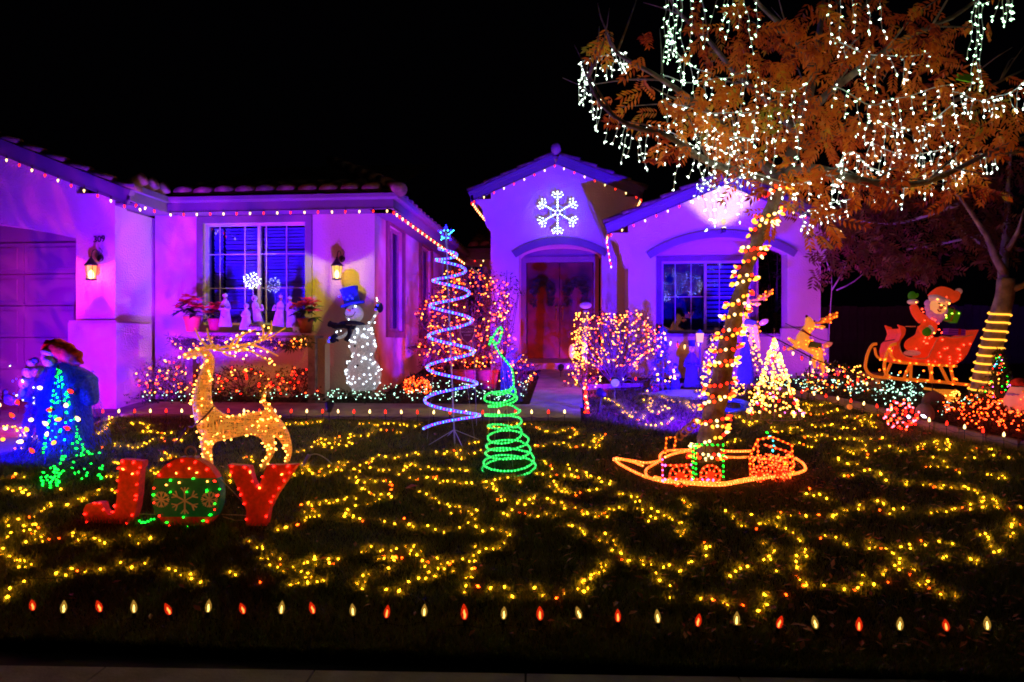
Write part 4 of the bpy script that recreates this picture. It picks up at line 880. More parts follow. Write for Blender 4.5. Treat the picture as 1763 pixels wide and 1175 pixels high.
# ---------------------------------------------------------------- bushes
FOL = leafmat('bush_leaves', [(.03, .045, .015), (.05, .08, .02), (.04, .05, .03), (.09, .08, .03)], .3)
FOLR = leafmat('reddish_leaves', [(.12, .03, .02), (.07, .05, .02), (.2, .05, .03), (.05, .03, .02)], .3)
FOLP = leafmat('pale_leaves', [(.20, .17, .18), (.12, .09, .10), (.26, .2, .24)], .3)
BARK = mat('bark', (.30, .24, .19), .9, .1, .25, 12, .8, 50)
TWIG = mat('twig', (.13, .08, .06), .9)
def bush(px, py, w_px, h_px, Y, label, cat='bush', fol=FOL, nl=900, L_=.045, fill=.55, group=None, seed=0, shape='dome', name='bush', twigs=14):
    random.seed(seed + 100); c = P(px, py, Y); rx = w_px / 2 * Y / FPX; rz = h_px / 2 * Y / FPX; ry = rx * .8
    base = Vector((c.x, Y, gz(Y) + .02)); t = T(name, base, label, cat, group)
    def pt(shell_=True):
        while True:
            u = Vector((uni(-1, 1), uni(-1, 1), uni(-1, 1)))
            if u.length > 1 or u.length < .05: continue
            r = u.length ** (.3 if shell_ else .5); u.normalize()
            if shape == 'cone':
                z = uni(0, 1); rr = (1 - z) * (uni(.6, 1)); a = uni(0, 6.283); return Vector((c.x + rx * rr * math.cos(a), Y + ry * rr * math.sin(a), c.z - rz + 2 * rz * z))
            if shape == 'dome' and u.z < -.55: continue
            lump = 1 + .16 * math.sin(u.x * 5 + seed) * math.cos(u.z * 6 + seed * 2) + .1 * math.sin(u.y * 9)
            return Vector((c.x + rx * u.x * r * lump, Y + ry * u.y * r * lump, c.z + rz * u.z * r * lump))
    mb = MB(); tips = []
    for k in range(twigs):
        e = pt(); m_ = base.lerp(e, .5) + Vector((uni(-.1, .1) * rx, uni(-.1, .1), uni(0, .1))); mb.tube(curve_pts([base + Vector((uni(-.04, .04), uni(-.04, .04), 0)), m_, e], .06), [.012 - .009 * i / 30 for i in range(len(curve_pts([base, m_, e], .06)))] if False else .006, 5); tips.append(e)
    t.part('stems', mb, TWIG, kind='stuff')
    mb = MB(); n = int(nl / 6)
    for k in range(n):
        q = pt()
        for j in range(6):
            d = Vector((uni(-1, 1), uni(-1, 1), uni(-.7, 1))).normalized(); mb.leaf(q + d * uni(0, .06), d, (uni(-.5, .5), -.6, 1), L_ * uni(.6, 1.3), L_ * .5)
    t.part('foliage', mb, fol, kind='stuff'); return t, pt
def lightset(pt, n, loc, label, mats, w=None, r=.012, front=None, group='mini light strings in the bushes', wire=True, l=None):
    t = T('string_of_mini_lights', loc, label, 'string lights', group); pts = [pt() for _ in range(n)]
    if front is not None: pts = [p for p in pts if p.y < front or rnd() < .35]
    if wire and len(pts) > 3:
        srt = []; rest = pts[:]; cur = rest.pop()
        while rest and len(srt) < 400:
            j = min(range(len(rest)), key=lambda i: (rest[i] - cur).length_squared); srt.append(cur); cur = rest.pop(j)
        srt.append(cur); mb = MB()
        for a, b in zip(srt[:-1], srt[1:]):
            if (a - b).length < 5: mb.tube([a, (a + b) / 2 - Vector((0, 0, .015)), b], .0022, 3, cap=False)
        t.part('cable', mb, DARKWIRE)
    minis(t, pts, mats, r, l, w=w); return t
gb = 'shrubs in the bed under the big window'
t, pt = bush(288, 655, 130, 74, 9.75, 'pale-leaved shrub with red and yellow lights at the garage corner', fol=FOLP, nl=700, seed=1, group=gb)
t, pt2 = bush(300, 662, 100, 60, 9.65, 'leafy green shrub in front of the pale one by the garage corner', nl=600, seed=2, group=gb)
lightset(lambda: random.choice((pt, pt2))(), 95, t.loc, 'red and yellow lights in the shrub at the garage corner', [ORNG, WARMN, REDB], [4, 4, 2], .012, 9.8)
t, pt = bush(418, 662, 100, 66, 9.7, 'dark reddish shrub behind the neck of the gold reindeer', fol=FOLR, nl=700, seed=3, group=gb)
lightset(pt, 55, t.loc, 'red and yellow lights in the shrub behind the gold reindeer', [ORNG, WARMN, REDB], [3, 3, 3], .012, 9.8)
t, pt = bush(512, 664, 92, 60, 9.7, 'dark reddish shrub left of the snowman', fol=FOLR, nl=700, seed=4, group=gb)
lightset(pt, 48, t.loc, 'mostly red lights in the shrub left of the snowman', [ORNG, WARMN, REDB], [3, 1, 4], .012, 9.8)
t, pt = bush(340, 628, 60, 60, 9.85, 'thin dark shrub with bare twigs under the garland', fol=FOLP, nl=160, seed=41, group=gb)
t, pt = bush(718, 668, 46, 40, 10.3, 'low round bush packed with orange lights right of the snowman', nl=400, seed=5)
lightset(pt, 120, t.loc, 'packed orange lights on the low round bush right of the snowman', [ORNG, WARM2], [5, 1], .013)
t, pt = bush(806, 552, 158, 178, 11.6, 'tall leafy bush covered in orange lights behind the two spirals', nl=3600, seed=6, L_=.055, fol=FOLR, shape='ball', twigs=30)
lightset(pt, 520, t.loc, 'orange and warm lights covering the tall bush behind the spirals', [ORNG, WARMN, WARM2], [4, 3, 2], .0125, 11.7)
t, pt = bush(755, 600, 70, 120, 11.9, 'darker bush against the side wall left of the tall lit bush', nl=900, seed=61, fol=FOLR, shape='ball')
lightset(pt, 70, t.loc, 'warm lights in the darker bush against the side wall', [WARMN, ORNG], [4, 3], .012)
t, pt = bush(866, 500, 60, 70, 12.1, 'loose leafy sprays sticking out toward the front door', nl=260, seed=62, L_=.05, fill=.2, shape='ball')
t, pt = bush(893, 648, 64, 66, 11.5, 'low spiky shrub with warm lights left of the entry walk', nl=700, seed=7, fol=FOLR)
lightset(pt, 60, t.loc, 'warm and orange lights on the low shrub left of the entry walk', [WARMN, ORNG], [4, 3], .012)
t, pt = bush(1062, 585, 150, 100, 11.1, 'wide twiggy bush with orange lights right of the front door', nl=2600, seed=8, fol=FOLR, shape='ball', twigs=60, L_=.04)
lightset(pt, 430, t.loc, 'orange and warm lights spread through the wide bush right of the door', [ORNG, WARMN, WARM2], [3, 5, 1], .0115, 11.2)
t, pt = bush(1095, 655, 90, 46, 11.2, 'dark low twigs under the wide bush', nl=260, seed=82, fol=FOLR, shape='ball', twigs=26)
t, pt = bush(1003, 650, 60, 60, 10.9, 'low reddish plant at the foot of the lit post', nl=500, seed=9, fol=FOLR)
lightset(pt, 50, t.loc, 'warm lights in the low plant beside the entry walk', [WARMN, ORNG], [5, 2], .011)
t, pt = bush(1445, 660, 120, 62, 10.6, 'feathery green shrub with yellow and red lights beneath the second reindeer', nl=1000, seed=10)
lightset(pt, 120, t.loc, 'yellow and red lights in the feathery shrub beneath the reindeer', [WARMN, REDB, ORNG], [7, 1, 2], .012)
t, pt = bush(1720, 652, 72, 84, 9.6, 'small dark cone tree with coloured lights right of the rope-lit trunk', 'tree', nl=900, seed=11, shape='cone')
lightset(pt, 70, t.loc, 'red green and blue lights on the small dark cone tree', [REDB, GRNB, CYAB, WARMN, PNKB], [3, 3, 2, 3, 2], .009)

t, pt = bush(1336, 490, 66, 190, 14.2, 'tall dark shrub seen through the open right side of the porch', nl=900, seed=71, L_=.09, fol=FOLR, shape='ball')
# ground-cover lights
def groundlights(poly_px, n, label, mats, w=None, r=.008, up=(.03, .14), plants=True, fol=FOL, pn=500, name='ground_cover'):
    random.seed(len(label) * 7); xs = [p[0] for p in poly_px]; ys = [p[1] for p in poly_px]
    def inside(x, y):
        c = False; k = len(poly_px); j = k - 1
        for i in range(k):
            if ((poly_px[i][1] > y) != (poly_px[j][1] > y)) and (x < (poly_px[j][0] - poly_px[i][0]) * (y - poly_px[i][1]) / (poly_px[j][1] - poly_px[i][1]) + poly_px[i][0]): c = not c
            j = i
        return c
    def pt():
        while True:
            x, y = uni(min(xs), max(xs)), uni(min(ys), max(ys))
            if inside(x, y): return G(x, y, uni(*up) + .04)
    loc = G(sum(xs) / len(xs), sum(ys) / len(ys))
    if plants:
        mb = MB()
        for k in range(pn):
            q = pt(); q.z = gz(q.y) + uni(.02, up[1] + .02)
            for j in range(5):
                d = Vector((uni(-1, 1), uni(-1, 1), uni(-.2, 1))).normalized(); mb.leaf(q, d, (0, -.3, 1), uni(.03, .06), .022)
        tag(mb.build(name, fol), 'low leafy plants carrying the ' + label, 'ground cover', kind='stuff')
    return lightset(pt, n, loc, label, mats, w, r, None, 'light strings over the ground cover')
groundlights([(185, 692), (230, 684), (560, 684), (560, 702), (185, 702)], 75, 'pale white lights along the bed under the big window', [COOLG], None, .0085)
groundlights([(560, 684), (700, 680), (740, 668), (845, 672), (845, 700), (560, 702)], 190, 'pale white lights in the bed between snowman and spiral tree', [COOLG], None, .0085)
groundlights([(845, 690), (900, 672), (915, 668), (900, 700), (845, 702)], 60, 'pale white lights at the bend of the entry walk', [COOLG], None, .008, pn=120)
groundlights([(1255, 665), (1400, 664), (1420, 690), (1320, 672)], 70, 'pale white lights in the bed in front of the column', [COOLG], None, .009, pn=200)
groundlights([(1400, 676), (1500, 664), (1595, 674), (1590, 706), (1560, 714), (1480, 698)], 210, 'bright cool white lights on the clump before the sleigh', [COOLG], None, .0095, (.04, .2), pn=500)
groundlights([(1600, 715), (1650, 700), (1680, 690), (1690, 705), (1625, 728)], 30, 'sparse pale white lights by the glowing basket', [COOLG], None, .0085, pn=150)
groundlights([(1615, 722), (1690, 697), (1800, 700), (1800, 775), (1763, 768), (1660, 747)], 240, 'net of red-orange lights over the low hedge on the right', [ORNG, WARM2], [4, 1], .0105, (.05, .16), fol=FOLR, pn=900)
# ---------------------------------------------------------------- gold reindeer
GOLD = wound('gold_glow_wire', (1.0, .38, .05), .7)  # emission in the wire stands in for lamps within the body
YD_ = 6.35
def q(px, py, dy=0, Y=None): 
    Y = Y or YD_; p = P(px, py, Y); return Vector((p.x, p.y + dy, p.z))
t = T('lit_reindeer', G(400, 812), 'big gold wire reindeer with raised head and brown wrapped antlers standing on the lawn', 'reindeer', None); DEER = t
SK = [(460, 722, 0), (430, 728, 0), (395, 738, 0), (362, 735, 0), (346, 700, 0), (352, 655, 0), (362, 622, 0), (350, 603, 0), (326, 611, 0), (314, 614, 0),
      (452, 690, 0), (458, 672, 0), (362, 770, -.07), (370, 800, -.08), (379, 838, -.08), (346, 768, .07), (350, 800, .08), (348, 826, .08),
      (466, 748, -.07), (474, 775, -.08), (458, 805, -.08), (450, 838, -.08), (484, 752, .07), (492, 778, .08), (488, 802, .08), (490, 828, .08), (466, 706, 0)]
RD = [.145, .13, .13, .145, .12, .085, .062, .072, .046, .034, .03, .018, .06, .036, .02, .052, .034, .018, .085, .048, .026, .018, .075, .042, .024, .016, .04]
ED = [(0, 1), (1, 2), (2, 3), (3, 4), (4, 5), (5, 6), (6, 7), (7, 8), (8, 9), (0, 26), (26, 10), (10, 11), (3, 12), (12, 13), (13, 14), (3, 15), (15, 16), (16, 17), (0, 18), (18, 19), (19, 20), (20, 21), (0, 22), (22, 23), (23, 24), (24, 25)]
skin([q(*s_) for s_ in SK], ED, [(r * .82, r * .82) for r in RD], 'body', GOLD, t, 2, root=3)
BRW = mat('brown_wrapped_branch', (.16, .07, .03), .7)
for dy in (-.05, .06):
    mb = MB(); k = 0 if dy < 0 else 8
    for br in ([(366, 600), (390, 604 - k), (420, 600 - k), (450, 590 - k), (478, 572 - k)], [(420, 600 - k), (445, 608 - k), (470, 622 - k)], [(400, 603 - k), (410, 585 - k), (432, 574 - k)], [(450, 590 - k), (460, 575 - k), (458, 560 - k)], [(385, 603 - k), (398, 612 - k), (412, 613 - k)], [(366, 600), (352, 585), (345, 565)]):
        cp = curve_pts([q(x, y, dy * (1 + i * .5)) for i, (x, y) in enumerate(br)], .03); mb.tube(cp, [.013 - .007 * i / len(cp) for i in range(len(cp))], 6)
    t.part('antler', mb, mat('gold_glow_twig', (.75, .38, .10), .5, emit=(1, .38, .05), es=.4), True)  # antlers carry their own glow to look brightly lit
for dy in (-.07, .06): mb = MB(); mb.ball(q(366, 598, dy), .035, 10, 6, (1.3, .4, .6), (0, -.5, 0)); t.part('ear', mb, GOLD, True)
mb = MB(); cp = [q(362 + 22 * math.cos(a) , 728 + 20 * math.sin(a) * 1.4 - 8 * math.cos(a), -.13 * math.sin(a + .5)) for a in rng(-1.4, 4.2, 24)]
mb.tube(curve_pts([q(378, 698, -.10), q(366, 716, -.15), q(345, 732, -.13), q(330, 734, -.05)], .02), .009, 5); mb.tube(curve_pts([q(332, 735, -.06), q(318, 752, -.08), q(308, 762, -.06)], .02), .01, 5); mb.ball(q(331, 736, -.09), .022, 8, 5)
t.part('harness_bow', mb, BRW, True)
random.seed(5); bp = []
segs = [(SK[a], SK[b], RD[a], RD[b]) for a, b in ED]
for a, b, ra, rb in segs:
    L_ = (q(*a) - q(*b)).length
    for i in range(max(2, int(L_ * (46 if ra > .08 else 28)))):
        u = rnd(); r = (ra + (rb - ra) * u) * .86; c = q(*a).lerp(q(*b), u); ang = uni(math.pi * .95, math.pi * 2.05)
        ax = (q(*b) - q(*a)).normalized(); s1 = ax.cross(Vector((0, 1, 0))).normalized(); bp.append(c + Vector((0, 1, 0)) * (r * math.sin(ang) * 1.0) + s1 * (r * math.cos(ang)))
for (x, y) in [(318, 600), (345, 600), (316, 615), (395, 590), (420, 585), (450, 575), (468, 565), (412, 607), (430, 612), (440, 598), (455, 605), (470, 618), (466, 606), (425, 618), (402, 608), (460, 562), (436, 570), (376, 603), (448, 610), (432, 602), (408, 600), (415, 596), (427, 598), (435, 592), (445, 590), (455, 585), (463, 578), (472, 574), (385, 603), (392, 606), (418, 604), (442, 604), (450, 612), (462, 617), (474, 622), (404, 584), (414, 578), (424, 574), (458, 568), (410, 613), (470, 625), (478, 628)]: bp.append(q(x, y, -.07))
minis(t, bp, [emis('gold_bulb', (1, .40, .05), 22)], .0095)
ft = [q(379, 840, -.08), q(450, 840, -.08), q(348, 828, .08), q(490, 830, .08)]
mb = MB()
for f_ in ft: mb.tube([f_, (f_.x, f_.y, gz(f_.y) - .02)], .007, 5)
t.part('ground_stakes', mb, BRW, kind='stuff')

# ---------------------------------------------------------------- lit three-piece word sign
YJ = 4.93
def j(px, py, dy=0): p = P(px, py, YJ); return Vector((p.x, p.y + dy, p.z))
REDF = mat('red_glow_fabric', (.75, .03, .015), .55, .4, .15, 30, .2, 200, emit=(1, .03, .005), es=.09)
t = T('lit_word_sign', j(325, 905), 'red JOY sign on the lawn with a red and green ornament as its middle letter', 'sign')
def plate(name, poly, m, depth=.07, off=0, under=None):
    mb = MB(); mb.prism(poly, lambda a, b, k: j(a, b, -depth / 2 + off + k * depth), 0); return t.part(name, mb, m, under=under)
jp = [(213, 790), (250, 793), (250, 803), (246, 806), (243, 850), (240, 872), (234, 892), (222, 905), (200, 912), (178, 911), (160, 908), (151, 895), (149, 876), (154, 867), (168, 864), (181, 865), (184, 876), (190, 884), (197, 885), (203, 876), (206, 855), (210, 815)]
plate('letter', jp, REDF)
yp = [(396, 799), (432, 802), (437, 822), (445, 842), (455, 822), (463, 800), (514, 799), (500, 820), (478, 852), (466, 876), (462, 900), (460, 925), (428, 925), (427, 900), (428, 878), (416, 845), (404, 820)]
plate('letter', yp, REDF)
cx, cy, rx, ry = 325, 851, 59, 64
def arc(a0, a1, n=14): return [(cx + rx * math.cos(a), cy + ry * math.sin(a)) for a in rng(a0, a1, n)]
s1, s2_ = math.asin((822 - cy) / ry), math.asin((888 - cy) / ry)
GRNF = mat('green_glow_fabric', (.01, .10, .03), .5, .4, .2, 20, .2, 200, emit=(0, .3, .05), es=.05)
om = plate('ornament', arc(s1, s2_, 10) + arc(math.pi - s2_, math.pi - s1, 10), GRNF, .08)
plate('ornament_top', arc(math.pi - s1, 2 * math.pi + s1, 18), REDF, .075); plate('ornament_bottom', arc(s2_, math.pi - s2_, 14), REDF, .075)
plate('ornament_cap', [(314, 786), (340, 786), (342, 796), (311, 796)], mat('gold_cap', (.5, .25, .08), .4))
mb = MB(); mb.tube([j(328 + 9 * math.cos(a), 778 + 9 * math.sin(a), 0) for a in rng(0, 6.1, 14)], .007, 5, True); t.part('ornament_loop', mb, mat('gold_cap', (0, 0, 0)), True)
FLK = mat('gold_glow_print', (.75, .38, .15), .6, emit=(1, .3, .08), es=.10)  # printed flakes given a small glow to look brighter
for (fx, fy, fr, n_) in ((324, 860, 24, 6), (284, 858, 14, 8), (366, 858, 14, 8)):
    mb = MB()
    for k in range(n_):
        a = k * 2 * math.pi / n_ + math.pi / 2
        def seg(x0, y0, x1, y1, w_): A_, B_ = j(x0, y0, -.046), j(x1, y1, -.046); mb.tube([A_, B_], w_, 4)
        ex, ey = fx + fr * math.cos(a), fy + fr * math.sin(a) * .95; seg(fx, fy, ex, ey, .006)
        mx, my = fx + fr * .6 * math.cos(a), fy + fr * .6 * math.sin(a)
        for s_ in (-.7, .7): seg(mx, my, mx + fr * .42 * math.cos(a + s_), my + fr * .42 * math.sin(a + s_), .005)
    t.part('snowflake', mb, FLK, under=om)
mb = MB()
for a, b in (((238, 885), (268, 886)), ((382, 886), (428, 888)), ((266, 820), (266, 886)), ((380, 825), (425, 872)), ((384, 890), (404, 896)), ((404, 896), (428, 896)), ((428, 840), (470, 842)), ((428, 888), (464, 888))): mb.tube([j(*a, -.0), j(*b, -.0)], .004, 5)
t.part('frame_wire', mb, mat('brass_wire', (.45, .3, .1), .4), kind='stuff')
mb = MB()
for x_, y_ in ((160, 908), (236, 890), (290, 905), (360, 905), (432, 924), (458, 924)): a = j(x_, y_); mb.tube([a, (a.x, a.y, gz(a.y) - .03)], .005, 5)
t.part('ground_stakes', mb, BLACKM, kind='stuff')
rb = []
for poly in (jp, yp):
    for a, b in zip(poly, poly[1:] + poly[:1]):
        L_ = math.hypot(b[0] - a[0], b[1] - a[1]); u = uni(4, 14)
        cxp = sum(p[0] for p in poly) / len(poly); cyp = sum(p[1] for p in poly) / len(poly)
        while u < L_: rb.append(j(a[0] + (b[0] - a[0]) * u / L_ + (cxp - a[0]) * .06, a[1] + (b[1] - a[1]) * u / L_ + (cyp - a[1]) * .04, -.045)); u += uni(16, 26)
for a in rng(0, 6.28, 16): rb.append(j(cx + rx * .93 * math.cos(a), cy + ry * .93 * math.sin(a), -.047))
minis(t, [p for p in rb if True], [emis('red_sign_bulb', (1, .012, .006), 9)], .0085)
minis(t, [j(x_, y_, -.05) for x_, y_ in ((300, 845), (328, 845), (362, 843), (339, 822), (376, 865), (271, 850), (322, 888), (356, 894), (294, 897), (330, 904), (384, 840), (368, 884), (300, 825))], [GRNB], .008)
minis(t, [j(x_, y_, -.05) for x_, y_ in ((315, 829), (293, 833), (363, 827), (310, 813), (332, 805), (345, 812), (436, 811), (296, 912), (438, 922), (449, 918), (219, 806), (235, 814), (452, 838), (490, 815))], [WARMN], .008)

# ---------------------------------------------------------------- spiral rope-light trees
def rope(t, pts, name, m, bm, step, r=.009, br=.0075, w=None, coat=True):
    mb = MB(); mb.tube(pts, r, 6); o = t.part(name, mb, m, True)
    mb = MB()
    for i, (p, d) in enumerate(along(pts, step)): mb.octa(p + Vector((uni(-.002, .002), -.003, uni(-.002, .002))), br, br * 1.15, d, random.choices(range(len(bm)), w)[0] if w else i % len(bm))
    t.part('rope_bulbs', mb, bm, kind='stuff'); return o
YS = 7.45; mpx = YS / FPX
t = T('spiral_light_tree', G(785, 768), 'tall spiral tree of blue and pink rope light with a star on top', 'light tree')
turns = [(764, 428, 8), (775, 447, 24), (775, 482, 30), (776, 525, 36), (776, 577, 39), (777, 631, 42), (778, 687, 47), (776, 742, 52)]
pts = []
K = 28
for i in range(len(turns) - 1):
    for k in range(K):
        u = k / K; a = math.pi + u * 2 * math.pi; cxp = turns[i][0] + (turns[i + 1][0] - turns[i][0]) * u; yy_p = turns[i][1] + (turns[i + 1][1] - turns[i][1]) * u; rr = (turns[i][2] + (turns[i + 1][2] - turns[i][2]) * u) * mpx
        c = P(cxp, yy_p, YS); pts.append(c + Vector((rr * math.cos(a), rr * math.sin(a), 0)))
ROPB = mat('blue_rope_tube', (.1, .12, .8), .3, .5, emit=(.06, .03, 1), es=3.0)
rope(t, pts, 'rope', ROPB, [emis('rope_cyan', (.05, .6, 1.0), 4.5), emis('rope_pink', (.8, .05, 1.0), 3.2), emis('rope_blue', (.10, .22, 1.0), 5)], .036, .0135, .0165)
mb = MB(); top = P(768, 400, YS); bot = P(783, 770, YS); mb.tube([top, bot], .0085, 8); t.part('pole', mb, WHITEWIRE)
mb = MB(); b0 = P(782, 740, YS)
for a in (.3, 2.0, 3.7, 5.2): e = b0 + Vector((.30 * math.cos(a), .30 * math.sin(a), 0)); e.z = gz(e.y) + .01; mb.tube([b0, e], .004, 5)
for xx_, dy in ((735, 0), (818, 0), (790, -.25), (776, .2)): e = P(xx_, 765, YS); e.y += dy; e.z = gz(e.y); mb.tube([top - Vector((0, 0, .02)), e], .0016, 3)
t.part('guy_frame', mb, WHITEWIRE, kind='stuff')
sp = []; c = P(768, 402, YS); 
for k in range(10): a = math.pi / 2 + k * math.pi / 5; r = .085 if k % 2 == 0 else .036; sp.append(c + Vector((r * math.cos(a), 0, r * math.sin(a))))
mb = MB(); mb.tube(sp, .006, 5, True); st = t.part('star', mb, ROPB)
minis(t, [sp[i].lerp(sp[(i + 1) % 10], f_) + Vector((0, -.008, 0)) for i in range(10) for f_ in (0, .5)], [CYAB, BLUB], .009, name='star_bulbs', under=st)
# collapsed green spiral
YE = 6.45; mpx = YE / FPX
t = T('spiral_light_tree', G(876, 816), 'sagging spiral tree of green rope light on the lawn', 'light tree')
tp = [(859, 557, 0), (867, 568, -.03), (860, 582, .04), (850, 594, .0), (845, 605, -.04), (852, 612, 0)] 
path = [(845, 606, .0), (843, 595, -.03), (850, 578, 0), (862, 562, .03), (864, 574, 0), (856, 594, -.04), (848, 608, -.02), (856, 626, 0), (868, 642, .0), (880, 658, .02), (884, 676, .0), (882, 692, .03), (862, 700, .12), (840, 702, .05), (837, 712, -.1), (862, 716, -.14), (886, 708, -.05), (886, 692, .05)]
path = [(x, y - 24 if y > 600 else y, d) for x, y, d in path]
pts = curve_pts([P(x, y, YE) + Vector((0, d, 0)) for x, y, d in path], .02)
rings = [(868, 664, 14), (868, 686, 22), (866, 706, 29), (866, 722, 32), (871, 744, 26), (873, 758, 37), (875, 772, 38), (877, 788, 42), (876, 804, 46), (876, 806, 46)]
rp = []
for i in range(len(rings) - 1):
    for k in range(26):
        u = k / 26; a = math.pi * .2 - u * 2 * math.pi; c = P(rings[i][0] + (rings[i + 1][0] - rings[i][0]) * u, rings[i][1] + (rings[i + 1][1] - rings[i][1]) * u, YE); rr = (rings[i][2] + (rings[i + 1][2] - rings[i][2]) * u) * mpx
        wob = .012 * math.sin(a * 1 + i * 1.7) + (.045 if i > 3 else .02) * math.sin(a); rp.append(c + Vector((rr * math.cos(a), rr * math.sin(a), wob)))
ROPG = mat('green_rope_tube', (.02, .5, .1), .3, .5, emit=(0, 1, .10), es=.55)
allp = curve_pts(pts[:-1:3] + rp[4::2], .02)
rope(t, allp, 'rope', ROPG, [emis('rope_green', (.06, 1.0, .16), 4.2)], .032, .009, .0108)
mb = MB()
for (x0, x1) in ((850, 838), (858, 884), (852, 852)): a = P(x0, 560, YE); b = P(x1, 815, YE); b.z = gz(YE) - .02; mb.tube([a, b], .0022, 4)
t.part('frame', mb, WHITEWIRE, kind='stuff')

# ---------------------------------------------------------------- shield sign on a stake
c = P(805, 576, 8.3); t = T('yard_sign', G(815, 735), 'small maroon shield-shaped yard sign on a thin stake behind the blue spiral', 'sign')
SHP = [(-.085, .105), (0, .125), (.085, .105), (.09, .02), (.06, -.06), (0, -.115), (-.06, -.06), (-.09, .02)]
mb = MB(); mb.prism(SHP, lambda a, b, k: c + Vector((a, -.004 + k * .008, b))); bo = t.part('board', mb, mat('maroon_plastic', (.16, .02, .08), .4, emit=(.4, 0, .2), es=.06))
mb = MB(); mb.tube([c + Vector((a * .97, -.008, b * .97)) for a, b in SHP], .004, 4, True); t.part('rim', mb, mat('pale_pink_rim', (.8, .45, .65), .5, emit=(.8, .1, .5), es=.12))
for s_, z_, sz in (('PROTECTED BY', .065, .022), ('SECURITY', .03, .036), ('SYSTEM', -.01, .024)): text(s_, c + Vector((0, -.0075, z_)), sz, mat('pale_pink_rim', (0, 0, 0)), t, ext=.001)
mb = MB(); mb.tube([c + Vector((0, .008, .12)), c + Vector((.08, 0, -.2)), (c.x + .11, 8.3, gz(8.3))], .004, 5); t.part('stake', mb, WHITEWIRE)

# ---------------------------------------------------------------- snowman
YN = 9.86; s_ = YN / FPX
def n(px, py, dy=0): p = P(px, py, YN); return Vector((p.x, p.y + dy, p.z))
t = T('lit_snowman', G(627, 690), 'white wire snowman with blue top hat, blue scarf and waving mittens by the yellow lantern', 'snowman')
SNW = wound('white_glow_tinsel', (.80, .80, .86), .34, .40, (60, 60, 60), (25, 120, 25))  # glow put into the tinsel so it reads pale
SNWB = mat('pale_glow_fleece', (.62, .6, .65), .9, .2, .1, 40, .5, 60, emit=(.6, .6, .7), es=.2)  # fleece glows by itself to brighten body and head
def prof_n(pts_, c0, m, name, n_=20, tilt=0, smooth=True):
    mb = MB(); mb.lathe(c0, pts_, n_, (0, tilt, 0)); return t.part(name, mb, m, smooth)
base = n(627, 672)
mb = MB(); body = [(.16, 0), (.23, .09), (.255, .22), (.225, .36), (.155, .45), (.145, .50), (.19, .60), (.185, .74), (.13, .87), (.08, .94)]
for m_, k in ((SNWB, .93), (SNW, 1.0)):
    mb = MB(); mb.lathe(base, [(r * k, z) for r, z in body], 20, (0, R(-1.5), 0)); t.part('body' if k < 1 else 'tinsel_cover', mb, m_, True)
hc = n(610, 541)
mb = MB(); mb.ball(hc, .135, 16, 10, (1, .9, 1)); hd = t.part('head', mb, SNWB, True)
BLK = mat('black_felt', (.01, .01, .01), .8); NAVY = mat('blue_felt', (.03, .03, .10), .8, .1, .2, 30, .3, 90); NAVYH = mat('blue_glow_felt', (.03, .05, .45), .7, .1, .1, 10, emit=(.02, .05, 1), es=.12)
for ex in (600, 612): mb = MB(); mb.ball(n(ex, 532, -.125), .014, 8, 5); t.part('eye', mb, BLK, True, under=hd)
mb = MB(); mb.lathe(n(607, 536, -.115), [(.018, 0), (.012, .04), (.002, .08)], 8, (R(75), 0, R(-25))); t.part('nose', mb, mat('carrot', (.7, .15, .03), .6), True, under=hd)
mb = MB(); mb.tube(curve_pts([n(597, 541, -.12), n(603, 547, -.13), n(612, 545, -.13), n(616, 538, -.11)], .02), .005, 5); t.part('mouth', mb, BLK, True, under=hd)
mb = MB(); mb.lathe(n(607, 524), [(.17, -.012), (.175, 0), (.17, .012)], 20, (0, R(-14), 0)); mb.lathe(n(607, 524), [(.115, .012), (.118, .15), (.135, .24), (.13, .245)], 20, (0, R(-14), 0)); t.part('top_hat', mb, NAVYH, True)
mb = MB(); mb.tube([n(606 + 20 * math.cos(a), 560 + 4 * math.sin(a), .12 * math.sin(a)) for a in rng(0, 6.1, 16)], .028, 8, True); mb.tube(curve_pts([n(600, 560, -.12), n(585, 562, -.16), n(573, 558, -.14)], .03), [.04, .045, .045, .04, .05, .045, .04, .05][:len(curve_pts([n(600, 560, -.12), n(585, 562, -.16), n(573, 558, -.14)], .03))], 6); 
cp = curve_pts([n(606, 564, -.14), n(609, 575, -.18), n(603, 588, -.2)], .03); mb.tube(cp, .036, 6); t.part('scarf', mb, NAVY, True)
for (sx, sy, hx, hy, rr) in ((600, 572, 577, 583, R(40)), (633, 562, 655, 530, R(-8))):
    mb = MB(); mb.tube(curve_pts([n(sx, sy), n((sx + hx) / 2, (sy + hy) / 2 + 4, -.05), n(hx, hy, -.05)], .05), .022, 8); t.part('arm', mb, SNW, True)
    mb = MB(); mb.ball(n(hx, hy, -.05), .07, 12, 8, (.8, .45, 1.1), (0, rr, 0)); mb.ball(n(hx - 5 if hx > 600 else hx + 6, hy + 2, -.06), .03, 8, 6, (.7, .6, 1.2), (0, R(-30), 0)); t.part('mitten', mb, NAVY, True)
for y_ in (562, 596, 629): mb = MB(); mb.ball(n(612 + (y_ - 562) * .18, y_, -.19 - (y_ > 600) * .04), .016, 8, 5); t.part('button', mb, BLK, True)
random.seed(11); bp = []
for k in range(90):
    z = uni(.02, .9); i = max(i for i in range(len(body)) if body[i][1] <= z); r = body[i][0]; a = uni(math.pi, 2 * math.pi); bp.append(base + Vector((r * 1.03 * math.cos(a) - z * .026, r * 1.03 * math.sin(a), z)))
bp += [n(x_, y_, -.08) for x_, y_ in ((583, 572), (590, 570), (638, 556), (648, 545), (652, 518), (651, 514), (648, 556), (615, 528), (604, 550), (618, 540))]
